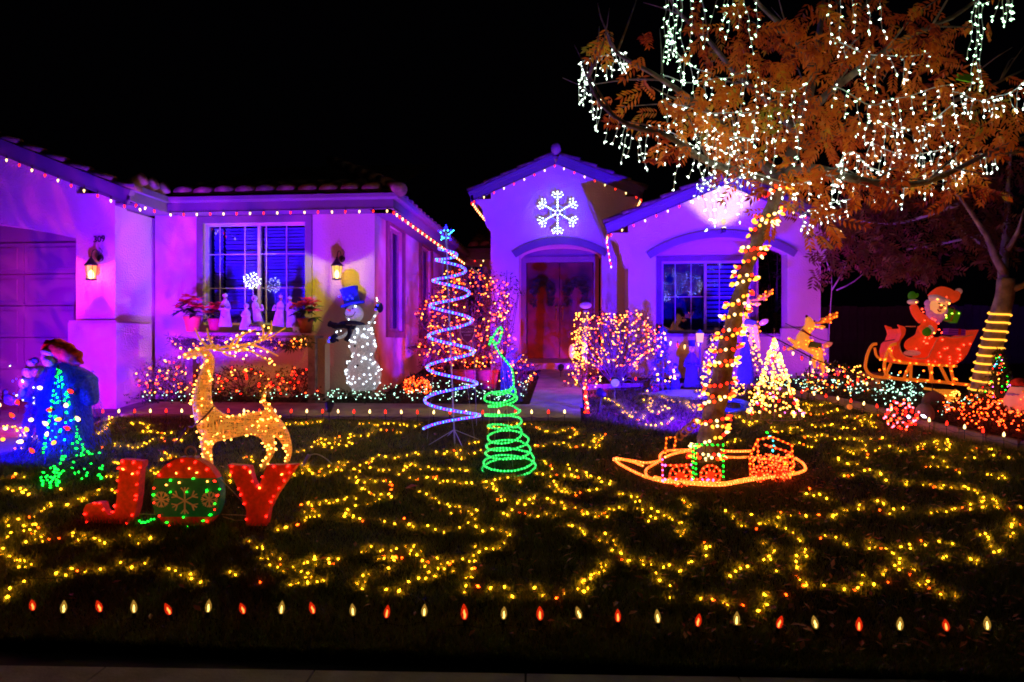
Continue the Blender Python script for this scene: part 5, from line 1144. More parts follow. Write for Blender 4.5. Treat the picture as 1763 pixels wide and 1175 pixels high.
minis(t, bp, [emis('snowman_bulb', (.75, .9, 1.0), 6)], .012)
minis(t, [n(x_, y_, -.15) for x_, y_ in ((598, 513), (608, 511), (604, 517), (612, 515), (572, 588), (574, 582), (566, 589), (655, 527), (652, 534), (590, 512))], [BLUB], .012, name='blue_mini_lights')

# ---------------------------------------------------------------- snowflake over the door
c = P(960, 367, YT - .13); t = T('lit_snowflake', c, 'white lit snowflake hanging on the gable over the front door', 'snowflake')
WM = mat('snowflake_plastic', (.35, .45, .5), .4)
def vec(a, r, dy=0): return c + Vector((r * math.cos(a), dy, r * math.sin(a)))
bp = []
for k in range(6):
    a = math.pi / 2 + k * math.pi / 3; mb = MB(); R0 = .385
    def bar(p0, p1, w_=.013): 
        d = (p1 - p0); L_ = d.length; ang = math.atan2(d.z, d.x); mb.box((p0 + p1) / 2, (L_, .035, w_ * 2), (0, -ang, 0))
    bar(vec(a, .03), vec(a, R0))
    for f_, l_ in ((.16, .0), (.24, .13), (.31, .10)):
        if l_:
            for s_ in (-1, 1): m0 = vec(a, f_); e = m0 + Vector((l_ * math.cos(a + s_ * .85), 0, l_ * math.sin(a + s_ * .85))); bar(m0 + Vector((0, .004 * s_, 0)), e, .010); bp += [e, m0.lerp(e, .55)]
    t.part('arm', mb, WM); bp += [vec(a, r) for r in rng(.05, R0, 8)]
    mb = MB(); w0, w1 = vec(a, .15), vec(a + math.pi / 3, .15); 
    mb.tube([w0, w1], .014, 5); t.part('brace', mb, WM)
minis(t, [p + Vector((0, -.03, 0)) for p in bp], [COOL], .0115)
mb = MB(); mb.tube([c + Vector((0, 0, .38)), c + Vector((0, .1, .42))], .004, 4); t.part('hook', mb, BLACKM)

# ---------------------------------------------------------------- starburst, nativity shelf
def starburst(c, r, n_, mats, label, cat, name='light_starburst', br=.012, stem_to=None, w=None, sm=WHITEWIRE):
    t = T(name, c, label, cat); mb = MB(); bp = []; random.seed(n_)
    for k in range(n_):
        z = 1 - 2 * (k + .5) / n_; a = k * 2.39996; rr = math.sqrt(1 - z * z); d = Vector((rr * math.cos(a), rr * math.sin(a), z)); e = Vector(c) + d * r * uni(.75, 1.05); mb.tube([c, e], .0022, 3); bp.append(e)
    t.part('spikes', mb, sm, kind='stuff')
    if stem_to is not None: mb = MB(); mb.tube([c, stem_to], .006, 5); t.part('stem', mb, sm)
    minis(t, bp, mats, br, w=w); return t
starburst(P(434, 484, 9.72), .12, 46, [emis('star_bulb', (.85, 1, .75), 9)], 'white star of lights on a stick standing before the big window', 'star', stem_to=P(441, 560, 9.72), br=.0085)
YT_ = 9.55; tz = ZP(578, YT_, 430)
tx0, tx1 = XP(318, YT_), XP(548, YT_)
t = T('display_shelf', ((tx0 + tx1) / 2, YT_, gz(YT_)), 'long shelf on posts carrying the white figurines before the big window', 'shelf')
WD = mat('weathered_wood', (.30, .22, .17), .85, .1, .2, 10)
mb = MB(); mb.span((tx0, YT_ - .16, tz - .04), (tx1, YT_ + .22, tz)); t.part('board', mb, WD)
for x_ in (tx0 + .1, tx1 - .08): mb = MB(); mb.span((x_ - .05, YT_ - .05, gz(YT_)), (x_ + .05, YT_ + .05, tz - .04)); t.part('leg', mb, WD)
mb = MB(); mb.span((tx1 - .10, YT_ + .1, gz(YT_) + .01), (tx1 + .06, YT_ + .3, tz - .12)); mb.span((tx1 - .13, YT_ + .07, tz - .12), (tx1 + .09, YT_ + .33, tz - .045)); t.part('pedestal', mb, STUC)
GAR = leafmat('garland_needles', [(.02, .05, .015), (.05, .07, .02), (.07, .05, .03)], .2)
t = T('garland', (tx0, YT_, tz), 'fir garland with warm lights draped along the front of the shelf', 'garland'); mb = MB(); random.seed(3); gp = []
for k in range(420):
    u = rnd(); x_ = tx0 - .08 + (tx1 - tx0 + .02) * u; c = Vector((x_, YT_ - .2, tz - .03 - .07 * math.sin(u * math.pi * 3) ** 2 - .03)); c += Vector((uni(-.05, .05), uni(-.05, .05), uni(-.08, .05))); gp.append(c)
    for j_ in range(5): d = Vector((uni(-1, 1), uni(-.8, .4), uni(-1, .6))).normalized(); mb.leaf(c, d, (0, -1, .3), uni(.05, .10), .012)
t.part('needles', mb, GAR, kind='stuff'); minis(t, random.sample(gp, 60), [WARM2, WARMN], .0125, w=[2, 2])
ROBE = mat('white_plaster', (.72, .68, .72), .7, .2, .04, 8, .3, 40); FACE = mat('brown_face', (.20, .09, .06), .6); GLD = mat('brass', (.5, .35, .12))
def figurine(px, py0, h, Y, label, robe=ROBE, kind='stand', hat=None, lean=0, group='figurines on the shelf', cat='figurine', face=FACE, fatten=1, arms=True, carry=None, dark=None):
    b = P(px, py0, Y); t = T('figurine', b, label, cat, group); s_ = h
    w_ = .17 * fatten
    mb = MB(); pr = [(w_ * 1.15, 0), (w_ * 1.2, .03), (w_ * .95, .3), (w_ * .72, .55), (w_ * .78, .68), (w_ * .62, .78), (w_ * .25, .84), (.05, .86)] if kind == 'stand' else [(w_ * 1.6, 0), (w_ * 1.5, .12), (w_ * 1.0, .4), (w_ * .85, .6), (w_ * .7, .72), (w_ * .25, .82), (.05, .84)]
    mb.lathe(b, [(r * s_, z * s_) for r, z in pr], 14, (0, lean, 0))
    for i_ in range(len(mb.v)):
        v = mb.v[i_]; a_ = math.atan2(v[1] - b.y, v[0] - b.x); z_ = (v[2] - b.z) / s_; k_ = 1 + .07 * math.sin(a_ * 7) * max(0, .7 - z_); mb.v[i_] = (b.x + (v[0] - b.x) * k_, b.y + (v[1] - b.y) * k_ * .8, v[2])
    t.part('robe', mb, robe, True)
    top = b + Vector((math.sin(lean) * s_ * .9, -.01 * s_, .92 * s_)); mb = MB(); mb.ball(top, .07 * s_, 12, 8, (.85, .95, 1.15)); mb.ball(top + Vector((0, -.068 * s_, -.005 * s_)), .014 * s_, 6, 4, (1, 1, 1.3)); hd = t.part('head', mb, face, True)
    mb = MB()
    for e_ in (-1, 1): mb.ball(top + Vector((e_ * .024 * s_, -.062 * s_, .015 * s_)), .008 * s_, 6, 4)
    t.part('eyes', mb, BLK, True, under=hd)
    if hat == 'hood': mb = MB(); mb.ball(top + Vector((0, .02 * s_, .01 * s_)), .095 * s_, 12, 8, (1, .9, 1.15)); t.part('hood', mb, robe, True)
    if hat == 'turban': mb = MB(); mb.ball(top + Vector((0, 0, .055 * s_)), .085 * s_, 12, 6, (1, 1, .6)); mb.ball(top + Vector((0, 0, .1 * s_)), .03 * s_, 8, 5); t.part('turban', mb, robe, True)
    if hat == 'crown': mb = MB(); mb.lathe(top + Vector((0, 0, .05 * s_)), [(.06 * s_, 0), (.075 * s_, .07 * s_), (.03 * s_, .04 * s_)], 8); mb.lathe(top + Vector((0, 0, .08 * s_)), [(.045 * s_, 0), (.004 * s_, .12 * s_)], 8); t.part('crown', mb, robe)
    if hat == 'top': mb = MB(); mb.lathe(top + Vector((0, 0, .055 * s_)), [(.12 * s_, 0), (.12 * s_, .012 * s_), (.07 * s_, .014 * s_), (.075 * s_, .14 * s_), (.06 * s_, .142 * s_)], 14); t.part('top_hat', mb, dark or robe, True)
    if hat == 'bonnet': mb = MB(); mb.ball(top + Vector((0, .02 * s_, .02 * s_)), .10 * s_, 12, 8); mb.tube([top + Vector((.105 * s_ * math.cos(a), -.05 * s_, .02 * s_ + .115 * s_ * math.sin(a))) for a in rng(0, 6.1, 14)], .02 * s_, 6, True); t.part('bonnet', mb, robe, True)
    if hat == 'cap': mb = MB(); mb.ball(top + Vector((0, .01 * s_, .045 * s_)), .085 * s_, 12, 6, (1, 1, .75)); mb.ball(top + Vector((0, .05 * s_, -.05 * s_)), .09 * s_, 10, 6, (1, .6, 1.4)); t.part('cap', mb, robe, True)
    if arms:
        mb = MB()
        for e_ in (-1, 1): mb.tube(curve_pts([b + Vector((e_ * w_ * .62 * s_, 0, .72 * s_)), b + Vector((e_ * w_ * .95 * s_, -.05 * s_, .55 * s_)), b + Vector((e_ * .04 * s_, -.15 * s_, .58 * s_))], .02 * s_ + .005), .036 * s_, 7)
        t.part('sleeves', mb, robe, True)
    if carry == 'book':
        mb = MB(); c0 = b + Vector((0, -.19 * s_, .62 * s_))
        for e_ in (-1, 1): mb.box(c0 + Vector((e_ * .05 * s_, 0, 0)), (.10 * s_, .012 * s_, .12 * s_), (R(-35), R(e_ * 14), 0))
        t.part('song_book', mb, mat('white_paper', (.8, .8, .85), .6))
    if carry == 'box': mb = MB(); mb.box(b + Vector((0, -.16 * s_, .62 * s_)), (.09 * s_, .07 * s_, .08 * s_)); t.part('gift', mb, GLD)
    return t
figurine(388, 563, .46, YT_, 'standing white robed figurine with turban, leftmost on the shelf', hat='turban', carry='box')
figurine(424, 568, .36, YT_ - .05, 'kneeling white robed woman figurine beside the cradle', kind='kneel', hat='hood')
figurine(446, 563, .44, YT_ + .05, 'leaning bearded figurine in white robe behind the cradle', hat='hood', lean=R(-10), fatten=.9)
figurine(479, 562, .42, YT_, 'white robed figurine with pointed crown on the right half of the shelf', hat='crown', lean=R(6))
figurine(503, 563, .42, YT_ + .02, 'white robed figurine with round headdress next to the right poinsettia', hat='turban', carry='box', lean=R(-5))
b = P(438, 570, YT_ - .1); t = T('figurine', b, 'tiny cradle figurine with a swaddled baby on the shelf', 'figurine', 'figurines on the shelf'); mb = MB(); mb.box(b + Vector((0, 0, .03)), (.17, .09, .05)); t.part('cradle', mb, ROBE); mb = MB(); mb.ball(b + Vector((.01, 0, .065)), .03, 10, 6, (1.8, .8, .7)); mb.ball(b + Vector((-.055, -.01, .075)), .02, 8, 5); t.part('baby', mb, FACE, True)
b = P(510, 572, YT_ - .08); t = T('figurine', b, 'small white lamb figurine at the right end of the shelf', 'figurine', 'figurines on the shelf'); mb = MB(); mb.ball(b + Vector((0, 0, .05)), .035, 10, 6, (1.5, .9, .9)); mb.ball(b + Vector((-.055, -.01, .08)), .02, 8, 5, (1.2, 1, 1)); 
for a_, c_ in ((-.03, -.02), (.03, -.02), (-.03, .02), (.03, .02)): mb.tube([b + Vector((a_, c_, 0)), b + Vector((a_, c_, .04))], .007, 5)
t.part('fleece', mb, ROBE, True)
PET = leafmat('poinsettia_bracts', [(.45, .02, .015), (.6, .05, .02), (.35, .01, .02)], .3); PETG = leafmat('poinsettia_leaves', [(.02, .05, .015), (.03, .07, .02)], .3)
def poinsettia(px, py, label, Y=YT_, s_=1.0, pot=(.40, .10, .04)):
    b = P(px, py, Y); t = T('potted_poinsettia', b, label, 'poinsettia', 'poinsettias on the shelf'); random.seed(int(px))
    mb = MB(); mb.lathe(b, [(.05 * s_, 0), (.07 * s_, .11 * s_), (.078 * s_, .12 * s_), (.078 * s_, .14 * s_), (.06 * s_, .14 * s_)], 14); t.part('pot', mb, mat('pot_%02d%02d' % (pot[0] * 99, pot[1] * 99), pot, .6), True)
    mb = MB(); mg = MB()
    for k in range(9):
        c = b + Vector((uni(-.1, .1), uni(-.09, .05), uni(.2, .32))) * s_
        for j_ in range(9): a = j_ * .7 + uni(0, .3); mb.leaf(c, (math.cos(a), math.sin(a) - .3, uni(-.3, .5)), (0, 0, 1), uni(.07, .11) * s_, .045 * s_)
        for j_ in range(5): a = uni(0, 6.28); mg.leaf(c - Vector((0, 0, .06 * s_)), (math.cos(a), math.sin(a), uni(-.6, .1)), (0, 0, 1), .11 * s_, .05 * s_)
    t.part('bracts', mb, PET, kind='stuff'); t.part('leaves', mg, PETG, kind='stuff')
poinsettia(331, 571, 'red poinsettia in an orange pot at the left end of the shelf', pot=(.5, .12, .04), s_=1.55)
poinsettia(369, 569, 'dark red poinsettia in a shiny red pot second from the left on the shelf', pot=(.35, .02, .05), s_=1.2)
poinsettia(526, 574, 'orange-red poinsettia in a brown pot at the right end of the shelf', s_=1.5, pot=(.28, .07, .03))
# swags on the doors
for k, cxp in ((0, 935), (1, 993)):
    b = P(cxp, 505, YD - .03); t = T('door_swag', b, 'dark arched evergreen swag on the ' + ('left' if k == 0 else 'right') + ' leaf of the front door', 'swag', 'swags on the front door'); mb = MB(); random.seed(k)
    for m_ in range(200):
        a = uni(-.25, math.pi + .25); c = P(cxp + 15 * math.cos(a), 504 - 18 * math.sin(a) + (14 if a < 0 or a > math.pi else 0), YD - .03) + Vector((uni(-.05, .05), uni(-.05, 0), uni(-.05, .05)))
        for j_ in range(4): d = Vector((uni(-1, 1), uni(-.6, .1), uni(-1, .7))).normalized(); mb.leaf(c, d, (0, -1, 0), .09, .018)
    t.part('needles', mb, leafmat('dark_needles', [(.008, .012, .008), (.015, .02, .01)], .1), kind='stuff')
# ---------------------------------------------------------------- main tree
def branch_mesh(mb, pts, r0, r1, n_=7, step=.12):
    cp = curve_pts(pts, step); k = len(cp); mb.tube(cp, [r0 + (r1 - r0) * i / (k - 1) for i in range(k)], n_); return cp
random.seed(21)
tb = G(1215, 792); YM = tb.y
def m(px, py, dy=0): return P(px, py, YM + dy)
TREE = T('maple_tree', tb, 'big tree with orange autumn leaves, its leaning trunk wrapped in red and amber bulbs', 'tree')
BK = mat('grey_bark', (.22, .18, .14), .9, .1, .25, 10, .9, 40)
trunk_px = [(1214, 812), (1218, 770), (1228, 720), (1238, 670), (1247, 620), (1260, 565), (1275, 505), (1292, 445), (1315, 390), (1335, 340), (1350, 300)]
trunk = [m(*p_) for p_ in trunk_px]; TC = curve_pts(trunk, .06)
mb = MB(); k = len(TC); mb.tube(TC, [.118 - .055 * min(1, i / k * 1.6) + (.03 if i < 2 else 0) for i in range(k)], 12)
for i in range(len(mb.v)): v = Vector(mb.v[i]); mb.v[i] = tuple(v + Vector((.01 * math.sin(v.z * 21 + v.x * 30), .01 * math.sin(v.z * 17 + 1), 0)))
TREE.part('trunk', mb, BK, True)
limbs = [([(1345, 315, 0), (1300, 268, .1), (1240, 215, -.2), (1180, 165, -.3), (1120, 125, -.5), (1062, 92, -.5), (1045, 60, -.5)], .055),
 ([(1342, 318, 0), (1290, 300, -.3), (1220, 280, -.5), (1150, 235, -.7), (1085, 218, -.8), (1035, 180, -.8), (1003, 112, -.8)], .045),
 ([(1352, 300, 0), (1372, 240, .2), (1395, 150, .3), (1410, 60, .4), (1425, -60, .5)], .075),
 ([(1352, 300, 0), (1395, 290, -.3), (1440, 300, -.5), (1500, 315, -.6), (1570, 318, -.6), (1620, 305, -.7), (1690, 270, -.8), (1790, 225, -.9)], .05),
 ([(1385, 200, .2), (1440, 150, 0), (1500, 105, -.2), (1570, 60, -.3), (1640, 30, -.4), (1720, -30, -.4)], .045),
 ([(1375, 235, .2), (1330, 180, .5), (1270, 130, .7), (1220, 70, .8), (1160, 10, .9), (1140, -60, 1)], .045),
 ([(1365, 260, .2), (1440, 230, .6), (1520, 215, .8), (1600, 190, 1), (1680, 160, 1), (1763, 120, 1)], .045),
 ([(1400, 120, .3), (1360, 60, .1), (1300, 0, -.1), (1260, -60, -.2)], .035), ([(1405, 90, .3), (1470, 30, .5), (1530, -40, .7)], .035)]
tips = []; mb = MB()
for pts_, r in limbs:
    cp = branch_mesh(mb, [m(*p_) for p_ in pts_], r, .010)
    for i in range(3, len(cp) - 1, 3):
        for s_ in range(2):
            d = (cp[i + 1] - cp[i]).normalized(); d = (d + Vector((uni(-.9, .9), uni(-1, 1), uni(-.6, .8)))).normalized(); L_ = uni(.3, .75)
            e = cp[i] + d * L_; mid = (cp[i] + e) / 2 + Vector((uni(-.06, .06), uni(-.06, .06), uni(-.02, .1))); c2 = branch_mesh(mb, [cp[i], mid, e], .012, .003, 5); tips += c2[1:]
TREE.part('limbs', mb, BK, True)
LEAFO = leafmat('autumn_leaves', [(.22, .03, .015), (.55, .08, .015), (.8, .17, .015), (.9, .28, .02), (.85, .20, .02), (.8, .45, .03), (.30, .30, .03)], .45, .4, 1.1)
ell = [(1480, 175, 190, 165, 9), (1640, 235, 110, 110, 5), (1300, 110, 85, 100, 3), (1170, 235, 100, 45, 2.0), (1385, 345, 70, 65, 3.2), (1310, 235, 90, 80, 3.5), (1110, 190, 60, 55, 1.0), (1560, 305, 110, 40, 3), (1430, 40, 130, 60, 3), (1580, 60, 90, 60, 1.6), (1730, 200, 45, 70, 1.5), (1042, 55, 14, 16, .25), (1500, 290, 120, 60, 3), (1240, 180, 70, 60, 1.6), (1095, 90, 40, 30, .4), (1700, 300, 70, 40, 1.2)]
mb = MB(); tot = sum(e_[4] for e_ in ell); LC = []
for k in range(780):
    e_ = random.choices(ell, [x[4] for x in ell])[0]; a = uni(0, 6.283); r = math.sqrt(rnd()) ; px, py = e_[0] + e_[2] * r * math.cos(a), e_[1] + e_[3] * r * math.sin(a)
    if math.sin(px * .05 + 1) * math.sin(py * .06) > .45 and rnd() < .8: continue
    c = m(px, py, uni(-1.1, 1.3))
    if e_[4] > 1 and rnd() < .45: c = random.choice(tips).lerp(c, .35)
    LC.append(c)
    d = Vector((uni(-.8, .8), uni(-.7, .5), uni(-1, .1))).normalized(); side = d.cross(Vector((uni(-.3, .3), -1, uni(-.3, .3)))).normalized(); L_ = uni(.16, .26)
    nl_ = 6
    for i in range(nl_):
        f_ = (i + 1) / nl_; b0 = c + d * L_ * f_
        for s_ in (-1, 1): ld_ = (side * s_ + d * .8 + Vector((0, 0, -.35))).normalized(); mb.leaf(b0, ld_, (uni(-.6, .6), -1, uni(-.2, .8)), uni(.058, .09), uni(.020, .030))
    mb.leaf(c + d * L_, d, (0, -1, .3), .08, .028)
TREE.part('crown', mb, LEAFO, kind='stuff')
# bulbs wrapped around the trunk
t = T('string_of_lights', tb, 'string of red and amber bulbs wound densely up the leaning trunk', 'string lights')
sp = []
n_w = 26; L_ = len(TC) - 1
for i in range(n_w * 14):
    u = i / (n_w * 14); idx_ = u * L_ * .97; idx_ = max(0, min(L_ - 1.01, idx_ + .9 * math.sin(u * 61))); i0 = int(idx_); c = TC[i0].lerp(TC[min(i0 + 1, L_)], idx_ - i0); r = .118 - .055 * min(1, u * 1.6) + .016; a = u * n_w * 2 * math.pi
    sp.append(c + Vector((r * math.cos(a), r * math.sin(a), .03 * math.sin(a * .7))))
mb = MB(); mb.tube(sp, .0035, 4); t.part('cable', mb, DARKWIRE)
random.seed(8)
for i, (p, d) in enumerate(along(sp, .044)):
    idx_ = i
    out = Vector((p.x, p.y, 0)); c = min(TC, key=lambda q_: abs(q_.z - p.z)); out = (p - c).normalized()
    if out.y > .55: continue
    f_ = (out + Vector((uni(-.5, .5), uni(-.4, .2), uni(-.9, .5)))).normalized(); c9(t, p + out * .02, f_, 'yoyrw'[random.randrange(5)] if rnd() < .92 else 'w', .048, .0155)
# light spill of the wrapped bulbs is their own emission

# icicle strings in the crown
IW = mat('white_icicle_wire', (.65, .72, .68), .4)
def icicles(px_path, drop, label, mats=(COOL,), sp=26, dy=0, jit=12, w=None):
    pts_ = [m(x, y, dy + uni(-.25, .25)) for x, y in px_path]; cp = curve_pts(pts_, .06) if len(pts_) > 2 else pts_
    t = T('icicle_light_string', pts_[0], label, 'icicle lights', 'icicle light strings in the tree'); mb = MB(); mb.tube([c + Vector((0, 0, .01 * math.sin(i))) for i, c in enumerate(cp)], .0045, 4); bp = []; mbb = MB()
    for (p, d) in along(cp, sp * YM / FPX):
        L_ = uni(drop[0], drop[1]) * YM / FPX; k = max(2, int(L_ / .09)); cur = p.copy(); pl = [cur.copy()]; sw = uni(-.18, .18)
        for i in range(k):
            cur = cur + Vector((sw * .09 + uni(-.022, .022), uni(-.018, .018), -.09 * uni(.75, 1))); pl.append(cur.copy())
        cc = curve_pts(pl, .03); mb.tube(cc, .0027, 4, cap=False)
        for (b_, d_) in along(cc, uni(.065, .10), .02):
            s_ = random.choice((-1, 1)); e = (Vector((s_ * uni(.3, 1), uni(-.5, .2), uni(-.9, .1)))).normalized(); bp.append((b_ + e * .013, e))
        bp.append((cc[-1], Vector((0, 0, -1))))
    for (p, d) in along(cp, .12): bp.append((p + Vector((0, -.01, uni(-.02, .02))), Vector((uni(-1, 1), -.5, uni(-1, 0)))))
    for b_, e in bp: s_ = uni(.8, 1.2); mbb.octa(b_, .0062 * s_, .016 * s_, e, random.choices(range(len(mats)), w)[0] if w else random.randrange(len(mats)))
    t.part('cable', mb, IW); t.part('mini_lights', mbb, list(mats), kind='stuff'); return t
random.seed(77)
GI = emis('icicle_green_white', (.55, 1.0, .6), 7); CI = COOL
IC = [
 ([(1000, 108), (1035, 97), (1062, 88), (1078, 96)], (25, 60), 'short icicle lights at the far left tip of the tree', (CI,)),
 ([(1002, 118), (1012, 135), (1032, 175), (1070, 210), (1100, 220)], (45, 95), 'bluish icicle lights hanging from the lowest left branch', (CI,)),
 ([(1078, 214), (1120, 216), (1160, 232), (1205, 256)], (60, 115), 'icicle lights hanging over the gap left of the wide gable', (CI,)),
 ([(1205, 250), (1250, 262), (1296, 275)], (60, 110), 'icicle lights hanging in front of the tiled slope of the wide gable', (CI,)),
 ([(1140, 130), (1180, 141), (1240, 136), (1292, 122)], (80, 150), 'long icicle lights across the left of the crown', (CI, GI)),
 ([(1145, -8), (1175, -4), (1208, -2)], (80, 135), 'greenish icicle lights dropping from the top left of the crown', (GI,)),
 ([(1148, 40), (1165, 90), (1190, 112), (1230, 130)], (20, 70), 'icicle lights along the upper left limb', (GI, CI)),
 ([(1240, -12), (1280, -10), (1312, -14)], (60, 115), 'greenish icicle lights at the top in front of the leaves', (GI,)),
 ([(1288, 118), (1340, 158), (1378, 152), (1400, 130)], (90, 150), 'icicle lights in the middle of the crown over the trunk fork', (CI, GI)),
 ([(1210, 205), (1250, 235), (1300, 238)], (60, 120), 'icicle lights under the left middle of the crown', (CI,)),
 ([(1160, 180), (1200, 190), (1260, 196), (1300, 190)], (60, 110), 'dense icicle lights left of the trunk fork', (CI,)),
 ([(1300, 300), (1340, 312), (1400, 312), (1440, 288), (1455, 262)], (20, 50), 'short icicle lights sagging just above the wrapped trunk', (CI,)),
 ([(1428, -12), (1470, -10), (1525, -12)], (60, 105), 'greenish icicle lights high above the middle of the crown', (GI, CI)),
 ([(1435, 70), (1480, 88), (1530, 98), (1600, 92)], (30, 75), 'icicle lights around the brightest part of the crown', (CI, GI)),
 ([(1440, 150), (1500, 180), (1550, 168), (1640, 145)], (30, 80), 'icicle lights through the right middle of the crown', (CI, GI)),
 ([(1496, 205), (1560, 224), (1600, 214), (1642, 178)], (50, 105), 'icicle lights across the lower right of the crown', (CI,)),
 ([(1500, 246), (1540, 264), (1600, 264), (1650, 240)], (55, 105), 'icicle lights hanging over the dark right of the wide gable', (CI,)),
 ([(1438, 300), (1462, 262), (1500, 290), (1530, 300)], (40, 85), 'icicle lights bunched below the right half of the crown', (CI,)),
 ([(1640, 158), (1690, 172), (1740, 158), (1790, 120)], (15, 55), 'short icicle lights at the right edge of the picture', (CI,)),
 ([(1678, -4), (1690, 6), (1704, 4)], (110, 165), 'greenish icicle lights falling in the dark gap at upper right', (GI,)),
 ([(1725, -12), (1745, -8)], (40, 60), 'single greenish strand at the upper right corner', (GI,)),
 ([(1590, 310), (1650, 276), (1720, 262)], (25, 60), 'short icicle lights below the rightmost leaves', (CI,)),
 ([(1200, 318), (1238, 322), (1285, 300)], (40, 85), 'icicle strands dangling before the white-lit gable spot', (CI,)),
 ([(1380, 370), (1430, 352), (1470, 340)], (8, 30), 'few icicle bulbs low in the leaves right of the trunk', (CI,))]
for a_ in IC: icicles(a_[0], a_[1], a_[2], a_[3], sp=19 if a_[1][1] > 60 else 14, dy=uni(-.7, -.1))
o = MB(); c = m(1660, 134, -.5); o.box(c, (.13, .02, .055), (.1, .15, .2)); tag(o.build('cable_tag', mat('lime_tag', (.2, .6, .02), .5)), 'bright lime green tag hanging on the cable at upper right', 'tag')

# ---------------------------------------------------------------- second tree with rope-lit trunk
b2 = G(1690, 690); Y2 = b2.y
def m2(px, py, dy=0): return P(px, py, Y2 + dy)
t = T('garden_tree', b2, 'smaller tree with dark red leaves and a trunk ringed by yellow rope light', 'tree')
BK2 = mat('smooth_bark', (.42, .30, .32), .8, .15, .2, 9, .6, 60)
T2 = curve_pts([m2(x, y) for x, y in ((1688, 700), (1692, 670), (1702, 620), (1713, 575), (1722, 540), (1730, 510), (1732, 480))], .05)
mb = MB(); k = len(T2); mb.tube(T2, [.165 - .055 * i / k for i in range(k)], 12); t.part('trunk', mb, BK2, True)
mb = MB(); tip2 = []
for pts_, r in (([(1731, 500, 0), (1762, 492, -.1), (1800, 465, -.2)], .07), ([(1730, 500, 0), (1728, 455, .1), (1733, 400, .2), (1735, 330, .3), (1742, 250, .3)], .08), ([(1729, 470, 0), (1712, 440, -.1), (1700, 410, -.1), (1660, 350, -.2), (1640, 330, -.2)], .06), ([(1722, 445, 0), (1690, 420, .2), (1655, 395, .3), (1640, 372, .4)], .035), ([(1735, 430, 0), (1752, 400, -.2), (1763, 360, -.2)], .04), ([(1650, 352, 0), (1600, 370, .3), (1540, 385, .5), (1470, 380, .6)], .03), ([(1690, 405, .2), (1620, 420, .6), (1560, 430, .8)], .025)):
    tip2 += branch_mesh(mb, [m2(*p_) for p_ in pts_], r, .012)[3:]
t.part('limbs', mb, BK2, True)
LEAFM = leafmat('dark_red_leaves', [(.20, .04, .025), (.28, .08, .04), (.12, .03, .02), (.25, .12, .06)], .35)
mb = MB(); random.seed(31)
ell2 = [(1565, 400, 115, 70, 6), (1530, 440, 70, 40, 2), (1590, 470, 50, 20, 1), (1440, 400, 45, 50, 1.4), (1690, 360, 60, 60, 2.5), (1720, 300, 50, 60, 2), (1470, 360, 60, 40, 1.6), (1600, 340, 90, 40, 2), (1712, 420, 30, 50, 1.6), (1425, 450, 30, 50, .5)]
for k in range(650):
    e_ = random.choices(ell2, [x[4] for x in ell2])[0]; a = uni(0, 6.283); r = math.sqrt(rnd()); c = m2(e_[0] + e_[2] * r * math.cos(a), e_[1] + e_[3] * r * math.sin(a), uni(-.2, 1.6))
    d = Vector((uni(-.8, .8), uni(-.7, .5), uni(-1, .1))).normalized(); side = d.cross(Vector((uni(-.3, .3), -1, uni(-.3, .3)))).normalized()
    for i in range(4):
        for s_ in (-1, 1): mb.leaf(c + d * .05 * i, (side * s_ + d * .8).normalized(), (0, -1, uni(-.2, .8)), uni(.08, .12), .035)
t.part('crown', mb, LEAFM, kind='stuff')
t = T('rope_light', b2, 'yellow rope light wound in even rings round the right-hand trunk', 'rope light')
ROPY = mat('yellow_rope_tube', (.8, .5, .1), .3, .5, emit=(1, .42, .03), es=2.2)
ys_ = [676, 662, 645, 631, 617, 603, 589, 575, 560, 546, 532]; sp = []
for i, yv in enumerate(ys_[:-1]):
    for k in range(16):
        u = k / 16; a = math.pi - u * 2 * math.pi + math.pi; yy_p = yv + (ys_[i + 1] - yv) * u; c0 = min(T2, key=lambda q_: abs(q_.z - m2(1700, yy_p).z)); r = .165 - .055 * (T2.index(c0) / len(T2)) + .014
        sp.append(Vector((c0.x + r * math.cos(a), c0.y - .0 + r * math.sin(a), m2(1700, yy_p).z + .012 * math.cos(a))))
mb = MB(); mb.tube(sp, .0125, 7); t.part('rope', mb, ROPY, True)
t = T('bare_sapling', G(1420, 660), 'thin bare sapling with pale twigs right of the column', 'sapling'); mb = MB()
for pts_ in ([(1425, 640, 0), (1428, 560, 0), (1432, 490, 0), (1428, 430, .1)], [(1432, 500, 0), (1450, 470, 0), (1462, 440, .1)], [(1440, 500, 0), (1470, 485, 0), (1510, 450, .1)], [(1430, 470, 0), (1420, 440, 0), (1416, 410, 0)]): branch_mesh(mb, [P(x, y, 11.8 + d_) for x, y, d_ in pts_], .014, .004, 5)
t.part('twigs', mb, BK2, True)

